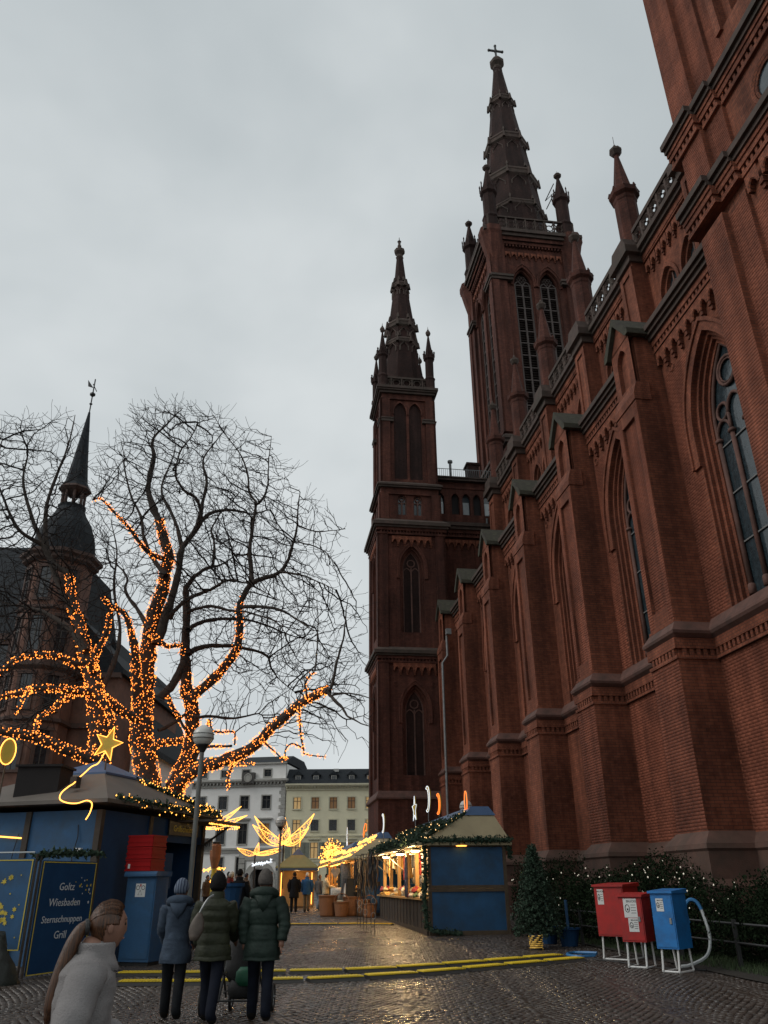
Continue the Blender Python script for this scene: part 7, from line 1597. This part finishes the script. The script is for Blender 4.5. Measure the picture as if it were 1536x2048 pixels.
# ---------------- people ----------------
M['skin'] = mat('skin', (.215, .108, .072), .6, .15, 9)
M['lips'] = mat('lips', (.25, .115, .085), .5, .1, 9)
def skinned(verts, edges, rad, sub=2):
    me = bpy.data.meshes.new('body'); me.from_pydata([tuple(v) for v in verts], edges, []); o = bpy.data.objects.new('body', me); COL.objects.link(o)
    md = o.modifiers.new('skin', 'SKIN'); md.use_smooth_shade = True
    for i, s in enumerate(me.skin_vertices[0].data): s.radius = (rad[i], rad[i]); s.use_root = (i == 0)
    sb = o.modifiers.new('sub', 'SUBSURF'); sb.levels = sub; sb.render_levels = sub
    dg = bpy.context.evaluated_depsgraph_get(); m2 = bpy.data.meshes.new_from_object(o.evaluated_get(dg)); bpy.data.objects.remove(o)
    V = [tuple(v.co) for v in m2.vertices]; F = [tuple(p.vertices) for p in m2.polygons]; bpy.data.meshes.remove(m2); return V, F
def head_geo(c, k, yaw, pitch=0.0, n=22, m=18, grow=1.0):
    """head with jaw, brow, nose, mouth and eye sockets; faces +y before the yaw; returns verts, faces, unit dirs"""
    vs, ds = [], []; fs = []
    def sh(d):
        x, y, z = d; r = Vector((x*.074, y*.094, z*.118))
        if z < 0: r.x *= 1+.30*z; r.y *= 1+(.10 if y > 0 else .38)*z
        g = lambda px, pz, sx, sz: math.exp(-((x-px)/sx)**2-((z-pz)/sz)**2) if y > 0 else 0.0
        if grow == 1.0:
            r.y += .024*g(0, -.12, .13, .16) + .006*g(0, .28, .5, .12) - .010*(g(.36, .08, .16, .11)+g(-.36, .08, .16, .11)) + .007*g(0, -.50, .22, .07) + .010*g(0, -.82, .25, .14)
        return r*grow
    rot = Matrix.Rotation(yaw, 3, 'Z') @ Matrix.Rotation(pitch, 3, 'X')
    for j in range(m+1):
        t = math.pi*j/m
        for i in range(n):
            a = 2*math.pi*i/n; d = Vector((math.sin(t)*math.cos(a), math.sin(t)*math.sin(a), math.cos(t))); ds.append(d); vs.append(Vector(c)+rot @ (sh(d)*k))
    for j in range(m):
        for i in range(n): fs.append((j*n+i, (j+1)*n+i, (j+1)*n+(i+1) % n, j*n+(i+1) % n))
    return vs, fs, ds, rot
def person(x, y, az, H, label, coat, legs, shoes, hat=None, hair=None, hem=.34, puff=0, stride=.12, arms=((.0, .02), (.0, .02)), hood=False, group=None, lo=False, belt=0, yaw=0.0, hands=True, zoff=0.0, girth=1.0, bare_head=False, flare=1.0, name='person', cuff=None, collar=True, hs=1.0, ho=(0, 0)):
    """az: heading (0 = away from the camera, positive to the left); arms: per side (swing forward, outward) at elbow and wrist"""
    o = empty(name, (x, y, gz(y)+zoff), az, label, 'person', group); h = H
    hip, kn, an = .505*h, .275*h, .045*h; v = [(0, 0, .53*h)]; e = []; rd = [.080*h*girth]
    def add(p, parent, r): v.append(p); rd.append(r); e.append((parent, len(v)-1)); return len(v)-1
    ch = add((0, 0, .66*h), 0, .078*h*girth); ch2 = add((0, .005*h, .755*h), ch, .070*h*girth); nk = add((0, .012*h, .845*h), ch2, .040*h); hd = add((0, .02*h, .885*h), nk, .040*h)
    for s, f in ((-1, stride), (1, -stride)):
        a = add((s*.052*h, 0, hip-.03*h), 0, .058*h); k = add((s*.055*h, f*.42*h+.012*h, kn), a, .044*h); ft = add((s*.057*h, f*.62*h-(.05*h if f < 0 else 0), an+.01*h+(.03*h if f < -.05 else 0)), k, .040*h); tz = .03*h+(.0 if f > -.05 else .012*h); add((s*.062*h, f*.62*h+.095*h-(.05*h if f < 0 else 0), tz), ft, .036*h)
    wr = []
    for s, (sw, outw) in zip((-1, 1), arms):
        sh = add((s*.092*h, 0, .785*h), ch2, .034*h); el = (s*(.128*h+outw*h), sw*.35*h-.01*h, .645*h+abs(sw)*.04*h); ei = add(el, sh, .032*h); w = (s*(.118*h+outw*h*.9), sw*h+.02*h, .515*h+abs(sw)*.30*h); wi = add(w, ei, .020*h); wr.append((Vector(el), Vector(w), s))
    V, F = skinned(v, e, rd, 1 if lo else 2); nb = len(F)
    mb = MB()
    for f in F:
        cz = sum(V[i][2] for i in f)/len(f); mi = 0 if cz > .865*h else (3 if cz < .055*h else (2 if cz < .5*h else 1)); mb.f.append(list(f)); mb.m.append(mi)
    mb.v = [tuple(q) for q in V]
    hc = Vector((0, .03*h+ho[0], .922*h+ho[1])); k = h/1.72*hs
    hv, hf, hdirs, rot = head_geo(hc, k, yaw, 0, 14 if lo else 22, 10 if lo else 18); mb.add(hv, hf, 0)
    if not lo:
        for s in (-1, 1):
            ear = MB(); ear.ball((s*.073*k, -.004*k, -.006*k), .027*k, 10, 8, 0, (.3, .62, 1.0)); mb.add([hc+rot @ Vector(p) for p in ear.v], ear.f, 0)
    if not lo:
        ft_ = MB()
        for sx in (-1, 1): ft_.ball((sx*.031*k, .0755*k, .012*k), .0095*k, 10, 8); ft_.tube([(sx*.012*k, .088*k, .032*k), (sx*.03*k, .086*k, .037*k), (sx*.046*k, .076*k, .033*k)], .0018*k, 5)
        mb.add([hc+rot @ Vector(p) for p in ft_.v], ft_.f, 3); ft_ = MB(); ft_.tube([(-.02*k, .078*k, -.058*k), (0, .087*k, -.056*k), (.02*k, .078*k, -.058*k)], .0045*k, 6); mb.add([hc+rot @ Vector(p) for p in ft_.v], ft_.f, 4)
    if hands and not lo:      # palm, four fingers and a thumb, relaxed
        for el, w, s in wr:
            d = (w-el).normalized(); sd = Vector((0, 1, 0)); u = d.cross(sd).normalized(); b_ = u.cross(d)
            p0 = w-d*.005; pts = []
            mb.tube([p0, p0+d*.045*k, p0+d*.085*k], [.024*k, .030*k, .027*k], 8, 0)
            for q in range(4): off = b_*(-.024+.016*q)*k; l = (.058, .072, .076, .066)[q]*k; a0 = p0+d*.08*k+off; mb.tube([a0, a0+d*l*.5+u*s*.004, a0+d*l*.9-u*s*.014*k*-1], [.0085*k, .008*k, .006*k], 6, 0)
            a0 = p0+d*.03*k+b_*.022*k; mb.tube([a0, a0+d*.03*k+b_*.018*k, a0+d*.062*k+b_*.022*k], [.011*k, .0095*k, .007*k], 6, 0)
    mb.build('body', [M['skin'], coat, legs, shoes, M['lips']], o, True)
    # coat: body shell with quilting, plus sleeves
    mb = MB(); n = 14 if lo else 26; rings = []; top = .838*h; nz = 14 if lo else 60
    for j in range(nz+1):
        t = j/nz; z = hem*h+(top-hem*h)*t; q = z/h
        wx = np.interp(q, [.25, .45, .55, .62, .72, .79, .815, .838], [.118*flare, .112*flare, .104, .100, .108, .112, .085, .050])*h*girth; wy = np.interp(q, [.25, .45, .55, .62, .72, .79, .815, .838], [.092*flare, .090*flare, .086, .078, .082, .074, .062, .046])*h*girth
        b_ = 0.0
        if puff: ph = (z/(puff*h)+.04*math.sin(j*1.7)) % 1.0; b_ = .011*h*math.sin(math.pi*ph)**.4-.003*h
        if q > .81: b_ *= .4
        rings.append([((wx+b_)*math.cos(a)*(1+.015*math.sin(5*a+9*t)), (wy+b_)*math.sin(a)*(1+.02*math.sin(4*a+7*t))+.004*h, z) for a in [2*math.pi*i/n for i in range(n)]])
    mb.loft(rings)
    for el, w, s in wr:
        shp = Vector((s*.098*h, 0, .80*h)); P = smooth_path([shp, shp.lerp(el, .5)+Vector((s*.008*h, 0, 0)), el, el.lerp(w, .5), w+(w-el).normalized()*.01*h], 6); m_ = len(P); rr = []
        for i in range(m_):
            t = i/(m_-1); r_ = np.interp(t, [0, .3, .5, 1], [.050, .046, .040, .030])*h*girth
            if puff: r_ += .005*h*abs(math.sin(math.pi*t*6))**.5
            else: r_ *= 1+(.03+.15*math.exp(-((t-.72)/.25)**2))*math.sin(i*2.6)
            rr.append(r_)
        mb.tube([tuple(p) for p in P], rr, 8 if lo else 14)
    fr = 9.0 if puff else 6.5; am = .03 if puff else .085
    cv = []
    for p in mb.v:
        q = Vector(p)/h; d_ = 1+am*noise.noise(Vector((q.x*fr*1.6, q.y*fr*1.6, q.z*fr*2.4+x)))+am*.5*noise.noise(Vector((q.x*fr*4, q.y*fr*4, q.z*fr*7+y))); cv.append((p[0]*d_, p[1]*d_, p[2]+.006*h*noise.noise(Vector((q.x*14, q.y*14, q.z*9))))) 
    mb.v = cv
    ct_ = mb.build('coat', coat, o, True)
    if collar: mb = MB(); mb.lathe([(.062*h, .81*h), (.060*h, .84*h), (.056*h, .885*h), (.046*h, .885*h), (.044*h, .83*h)], 16, (0, .01*h)); mb.build('collar', coat, ct_, True)
    if hood:
        mb = MB(); rg = []
        for i in range(9):
            t = i/8; a0 = R(20)+R(320)*t
        P = [(.085*h*math.cos(a), .01*h+.062*h*math.sin(a)-.012*h, .835*h+.018*h*math.sin(a)*-1) for a in [R(-215)+R(250)*i/14 for i in range(15)]]
        mb.tube(P, [.020*h+.020*h*math.sin(math.pi*i/14) for i in range(15)], 10)
        mb.prism([(-.075, .0), (.075, .0), (.045, -.07), (0, -.115), (-.045, -.07)], lambda p, q, a: (p*h*(1-.25*a), -.072*h-a*.022*h, .832*h+q*h), 0, 1); mb.build('hood', coat, ct_, True)
    if hat is not None:
        vv, ff, dd, _ = head_geo(hc+rot @ Vector((0, -.004, .006))*k, k, yaw, -.05, 14 if lo else 24, 10 if lo else 20, 1.2); mb = MB(); keep = [f for f in ff if all(dd[i].z > -.42 + .75*max(0, dd[i].y+.25) for i in f)]; mb.add(vv, keep); ob = mb.build('hat', hat, o, True)
        md = ob.modifiers.new('thick', 'SOLIDIFY'); md.thickness = .012*k; md.offset = -1
    if hair is not None:
        vv, ff, dd, _ = head_geo(hc+rot @ Vector((0, -.003, .003))*k, k, yaw, 0, 14 if lo else 72, 10 if lo else 54, 1.065); mb = MB(); keep = [f for f in ff if all((dd[i].y < .42+.35*dd[i].z) and dd[i].z > -.86-.25*dd[i].y and not (dd[i].y > -.22+.25*min(0, dd[i].z) and dd[i].z < .02) for i in f)]; mb.add(vv, keep); ob = mb.build('hair', hair, o, True); md = ob.modifiers.new('thick', 'SOLIDIFY'); md.thickness = .014*k; md.offset = -1
    return o, hc, rot, k
def cloth(name, c, rough=.85, var=.3, bump=.35, sc=7, bs=70): return mat(name, c, rough, var, sc, bump, bscale=bs, spec=.12)
DENIM = cloth('dark_denim', (.008, .010, .017)); NAVY = cloth('black_trousers', (.010, .011, .013)); BOOT = cloth('dark_leather_boot', (.016, .014, .013), .5)
GREEN = mat('dark_green_nylon', (.016, .028, .022), .6, .3, 6, .5, bscale=18, spec=.22); OLIVE = mat('olive_nylon', (.023, .026, .014), .6, .3, 6, .5, bscale=18, spec=.22); BLUEG = cloth('blue_grey_wool', (.045, .062, .088)); GREYKN = cloth('grey_knit', (.085, .075, .068), sc=30); BLACKKN = cloth('black_knit', (.011, .010, .010), sc=30)
# striped hat
m_, nt_, p_ = newmat('striped_knit'); wv = nt_.nodes.new('ShaderNodeTexWave'); wv.inputs['Scale'].default_value = 9; wv.inputs['Distortion'].default_value = 3; tcn = nt_.nodes.new('ShaderNodeTexCoord'); L(nt_, tcn.outputs['Object'], wv.inputs['Vector']); rp_ = nt_.nodes.new('ShaderNodeValToRGB'); rp_.color_ramp.elements[0].color = (.02, .03, .06, 1); rp_.color_ramp.elements[1].color = (.13, .16, .21, 1); L(nt_, wv.outputs['Fac'], rp_.inputs['Fac']); L(nt_, rp_.outputs[0], p_.inputs['Base Color']); p_.inputs['Roughness'].default_value = .9; STRIPE = m_
WG = 'three walkers seen from behind'
pm, _, _, _ = person(-1.66, 11.75, R(4), 1.77, 'person in a long dark green quilted coat and grey knit hat', GREEN, DENIM, BOOT, hat=GREYKN, hem=.40, puff=.105, stride=.14, arms=((-.02, .015), (-.07, .035)), hood=True, group=WG, girth=1.12, yaw=R(6), flare=1.06, hs=1.13)
po, _, _, _ = person(-2.28, 11.62, R(-3), 1.72, 'person in an olive quilted coat with black hat and shoulder bag', OLIVE, DENIM, BOOT, hat=BLACKKN, hair=BLACKKN, hem=.42, puff=.075, stride=.20, arms=((.05, .015), (.16, .0)), hood=False, group=WG, girth=1.12, flare=1.08, hs=1.26)
pb, _, _, _ = person(-2.84, 11.95, R(6), 1.66, 'person in a blue grey wool coat and striped hat', BLUEG, NAVY, BOOT, hat=STRIPE, hem=.40, stride=.13, arms=((.12, .0), (.12, .0)), hood=True, group=WG, girth=1.0, yaw=R(-22), flare=1.12, hs=1.14)
# shoulder bag of the middle walker
bg_ = empty('shoulder_bag', (-2.39, 11.40, 0), R(-3), 'grey brown shoulder bag on the olive coat', 'bag'); mb = MB(); rings = []
for i in range(7): t = i/6; rings.append([((.085*math.sin(math.pi*(.15+.8*t))+.012)*math.cos(a)-.09+.05*t, .045*math.sin(a)*(1.2-.3*t)-.04, .98+.32*t) for a in [2*math.pi*q/12 for q in range(12)]])
mb.loft(rings); mb.build('pouch', mat('grey_brown_leather', (.085, .066, .052), .55, .3, 8), bg_, True); mb = MB(); mb.tube(smooth_path([(-.05, -.04, 1.28), (.0, -.035, 1.38), (.05, -.01, 1.46), (.10, .05, 1.5)], 4), .014, 5); mb.build('strap', M['steel'], bg_)
# pushchair
pc_ = empty('pushchair', (-2.02, 12.4, gz(12.4)), R(0), 'dark pushchair with a green bag between the walkers', 'pushchair')
for (wx_, wy_, r_) in ((-.46, -.2, .19), (.20, -.2, .19), (.40, .4, .17), (-.2, .5, .15)):
    wl = empty('wheel', (wx_, wy_, r_), parent=pc_); mb = MB(); mb.tube([(0, r_*.88*math.cos(a), r_*.88*math.sin(a)) for a in [2*math.pi*i/22 for i in range(22)]], .024, 7, closed=True); mb.build('tyre', M['black'], wl)
    mb = MB(); mb.tube([(0, r_*.72*math.cos(a), r_*.72*math.sin(a)) for a in [2*math.pi*i/18 for i in range(18)]], .008, 5, closed=True); mb.tube([(-.04, 0, 0), (.04, 0, 0)], .018, 6)
    for i in range(8): a = 2*math.pi*i/8; mb.tube([(0, 0, 0), (0, r_*.72*math.cos(a), r_*.72*math.sin(a))], .004, 3)
    mb.build('rim', M['steel'], wl)
mb = MB()
for e in (-1, 1):
    mb.tube([(e*.24, -.5, .98), (e*.24, -.3, .8), (e*.25, .1, .45), (e*.27, .48, .16)], .016, 6); mb.tube([(e*.26, -.15, .17), (e*.24, .1, .5), (e*.23, .3, .75)], .016, 6)
mb.tube([(-.24, -.5, .98), (.24, -.5, .98)], .02, 7); mb.tube([(-.46, -.2, .19), (.20, -.2, .19)], .012, 5); mb.tube([(-.44, -.2, .2), (-.24, .0, .5)], .014, 5); mb.tube([(-.24, -.2, .52), (.24, .1, .25)], .012, 5); mb.tube([(.24, -.2, .52), (-.24, .1, .25)], .012, 5); mb.build('frame', M['black_iron'], pc_)
mb = MB(); mb.loft([[(.22*math.cos(a)*s_, .1+dy+.14*math.sin(a)*s_, z) for a in [2*math.pi*q/14 for q in range(14)]] for z, s_, dy in ((.38, .8, 0), (.45, 1, 0), (.6, 1.05, .02), (.8, 1.0, .05), (.95, .85, .02), (1.02, .5, 0))]); mb.build('seat', M['black'], pc_, True)
mb = MB(); mb.loft([[(.04+.2*math.cos(a)*s_, .0+.16*math.sin(a)*s_, z) for a in [2*math.pi*q/14 for q in range(14)]] for z, s_ in ((.2, .8), (.24, 1), (.34, 1.05), (.42, .8), (.45, .4))]); mb.build('basket', M['black'], pc_, True)
mb = MB(); mb.loft([[(.1+.15*math.cos(a)*s_, -.14+.08*math.sin(a)*s_, z) for a in [2*math.pi*q/12 for q in range(12)]] for z, s_ in ((.36, .7), (.42, 1), (.52, .95), (.58, .6))]); mb.build('bag', mat('green_bag', (.012, .10, .05), .5, .3, 6), pc_, True)
mb = MB(); mb.loft([[(.2+.05*math.cos(a)*s_, -.46+.04*math.sin(a)*s_, z) for a in [2*math.pi*q/10 for q in range(10)]] for z, s_ in ((.68, .5), (.75, 1), (.86, .9), (.95, .4))]); mb.build('charm', WOOL[5], pc_, True)
def hairmat():
    m, nt, p = newmat('auburn_hair'); N = nt.nodes; tc = N.new('ShaderNodeTexCoord'); mp = N.new('ShaderNodeMapping'); mp.inputs['Scale'].default_value = (170, 170, 9); L(nt, tc.outputs['Object'], mp.inputs['Vector']); n = N.new('ShaderNodeTexNoise'); n.inputs['Scale'].default_value = 1.0; n.inputs['Detail'].default_value = 4; L(nt, mp.outputs[0], n.inputs['Vector'])
    r = N.new('ShaderNodeValToRGB'); r.color_ramp.elements[0].position = .3; r.color_ramp.elements[1].position = .72; r.color_ramp.elements[0].color = (.012, .0055, .0025, 1); r.color_ramp.elements[1].color = (.115, .043, .014, 1); L(nt, n.outputs['Fac'], r.inputs['Fac']); L(nt, r.outputs[0], p.inputs['Base Color']); p.inputs['Roughness'].default_value = .42
    b = N.new('ShaderNodeBump'); b.inputs['Strength'].default_value = .7; b.inputs['Distance'].default_value = .004; L(nt, n.outputs['Fac'], b.inputs['Height']); L(nt, b.outputs[0], p.inputs['Normal']); return m
# woman in the pale fleece, near the camera
FLEECE = mat('pale_grey_fleece', (.20, .188, .185), .95, .16, 6, .4, bscale=140); HAIR = hairmat() if True else mat('auburn_hair', (.060, .029, .014), .45, .5, 30, .5, bscale=120)
pw, hc, rot, k = person(-1.385, 4.12, R(-67), 1.60, 'person in a pale fleece with a long auburn ponytail', FLEECE, NAVY, BOOT, hair=HAIR, hem=.50, stride=.14, arms=((.16, .03), (-.11, .075)), group=None, girth=1.07, yaw=R(8), collar=False, hs=.94, ho=(.03, -.028))
hw_ = lambda p: tuple(hc+rot @ (Vector(p)*k))
pony = smooth_path([hw_((0, -.085, .015)), hw_((0, -.135, -.005)), hw_((0, -.168, -.06)), hw_((0, -.198, -.15)), hw_((0, -.222, -.25)), hw_((0, -.236, -.34)), hw_((0, -.238, -.41)), hw_((0, -.232, -.47))], 5); nP = len(pony)
mb = MB(); mb.tube([tuple(p) for p in pony], [(.019+.014*math.sin(math.pi*min(1, i/(nP-1)*1.1))**.8)*(1.0 if i < nP-9 else (nP-1-i)/9+.06) for i in range(nP)], 14)
for q in range(70):
    a = random.uniform(0, 6.28); off = random.uniform(.012, .031); P = [tuple(np.array(p)+np.array((math.cos(a), math.sin(a)*.7, .2*math.sin(a)))*off*(.5+.6*math.sin(math.pi*min(1, i/(nP-1)*1.05)))+rng.normal(0, .0015, 3)) for i, p in enumerate(pony)]
    mb.tube(P[:nP-int(random.uniform(0, 6))], .0022, 4)
hr = [c for c in pw.children if c.name.startswith('hair')][0]; mb.build('ponytail', HAIR, hr, True)
mb = MB(); P_ = [Vector(hw_((.032*math.cos(a), -.115, .03*math.sin(a)))) for a in [2*math.pi*i/12 for i in range(12)]]; mb.tube([tuple(p) for p in P_], .011, 6, closed=True); mb.build('hair_tie', M['black'], hr)
mb = MB()
for q in range(150):   # combed strands over the crown towards the tie
    a = random.uniform(-1.15, 1.15); z0 = random.uniform(.1, .95); s0 = Vector((math.sin(a)*.074*1.1, .045*math.cos(a), .045+.085*math.cos(a)*z0)); pts = []
    for i in range(7):
        t = i/6; d = Vector((s0.x*(1-t), .045*(1-t)-.10*t, s0.z*(1-t)+.015*t)); dd_ = d.copy(); l = math.sqrt((dd_.x/.078)**2+(dd_.y/.099)**2+(dd_.z/.124)**2); d = d/l*1.075 if t < .95 else d; pts.append(hw_(d))
    mb.tube(pts, .0016, 3)
mb.build('strand', HAIR, hr, True)
# high fleece collar with zip
cl = MB(); cl.lathe([(.105, 1.272), (.088, 1.306), (.076, 1.336), (.078, 1.374), (.076, 1.385), (.066, 1.374), (.06, 1.328), (.05, 1.308)], 28, (0, .035), sx=1.0, sy=1.12); cto = [c for c in pw.children if c.name.startswith('coat')][0]; cl.build('collar', FLEECE, cto, True)
# shoppers in the middle distance
SG = 'shoppers in the middle distance'
person(-4.50, 41.9, R(5), 1.78, 'shopper in a long black coat and dark hat', NAVY, NAVY, BOOT, hat=BLACKKN, hem=.36, group=SG, lo=True, stride=.03, girth=1.15, hands=False)
person(-3.92, 42.3, R(-6), 1.76, 'shopper in a blue jacket with a white hat', cloth('blue_jacket', (.03, .09, .2)), cloth('beige_trousers', (.14, .11, .07)), BOOT, hat=WOOL[5], hem=.44, group=SG, lo=True, stride=.06, girth=1.15, hands=False)
person(-3.10, 43.6, R(-80), 1.70, 'shopper in a cream jacket reaching for the sheepskins', WOOL[0], NAVY, BOOT, hair=BLACKKN, hem=.44, group=SG, lo=True, stride=.03, arms=((.25, .0), (.28, .0)), girth=1.15, hands=False)
person(-3.50, 44.4, R(-40), 1.66, 'shopper in pale jeans half hidden by the blue jacket', cloth('grey_jacket', (.1, .1, .1)), cloth('pale_jeans', (.16, .2, .24)), BOOT, hair=LEATH[1], hem=.46, group=SG, lo=True, hands=False)
person(-4.45, 26.0, R(0), 1.86, 'tall dark figure just behind the grey knit hat', NAVY, NAVY, BOOT, hat=BLACKKN, hem=.4, group=SG, lo=True, girth=1.15, hands=False)
person(-5.55, 30.5, R(-30), 1.80, 'shopper in a dark red coat and cream hat', cloth('dark_red_coat', (.13, .022, .02)), NAVY, BOOT, hat=WOOL[5], hem=.4, group=SG, lo=True, hands=False)
CC = [cloth('crowd_%d' % i, c) for i, c in enumerate(((.02, .02, .022), (.05, .035, .03), (.09, .06, .04), (.03, .035, .05), (.12, .10, .08)))]
desc = ['nearest the lantern figure', 'behind the blue tub', 'beside the far lamp post', 'under the palace windows', 'left of the red coat', 'far back by the golden strings', 'in the middle of the far crowd', 'at the left of far crowd', 'before the palace gateway', 'right of the palace gateway', 'just left of the pavilion', 'beside the pavilion post']
for i in range(12):
    px_ = [-7.3, -6.6, -6.9, -7.9, -6.9, -9.6, -8.4, -9.0, -7.6, -7.0, -6.9, -7.3][i]; py_ = [38, 36, 42, 46, 40, 47, 44, 43, 56, 58, 50, 53][i]
    person(px_, py_, random.uniform(-2, 2), random.uniform(1.66, 1.84), 'distant visitor in dark clothes '+desc[i], CC[i % 5], CC[(i+1) % 2], BOOT, hat=CC[(i*3+2) % 5] if i % 3 else None, hair=CC[1] if i % 3 == 0 else None, hem=.42, group='distant visitors', lo=True, stride=.03, girth=1.1, hands=False)
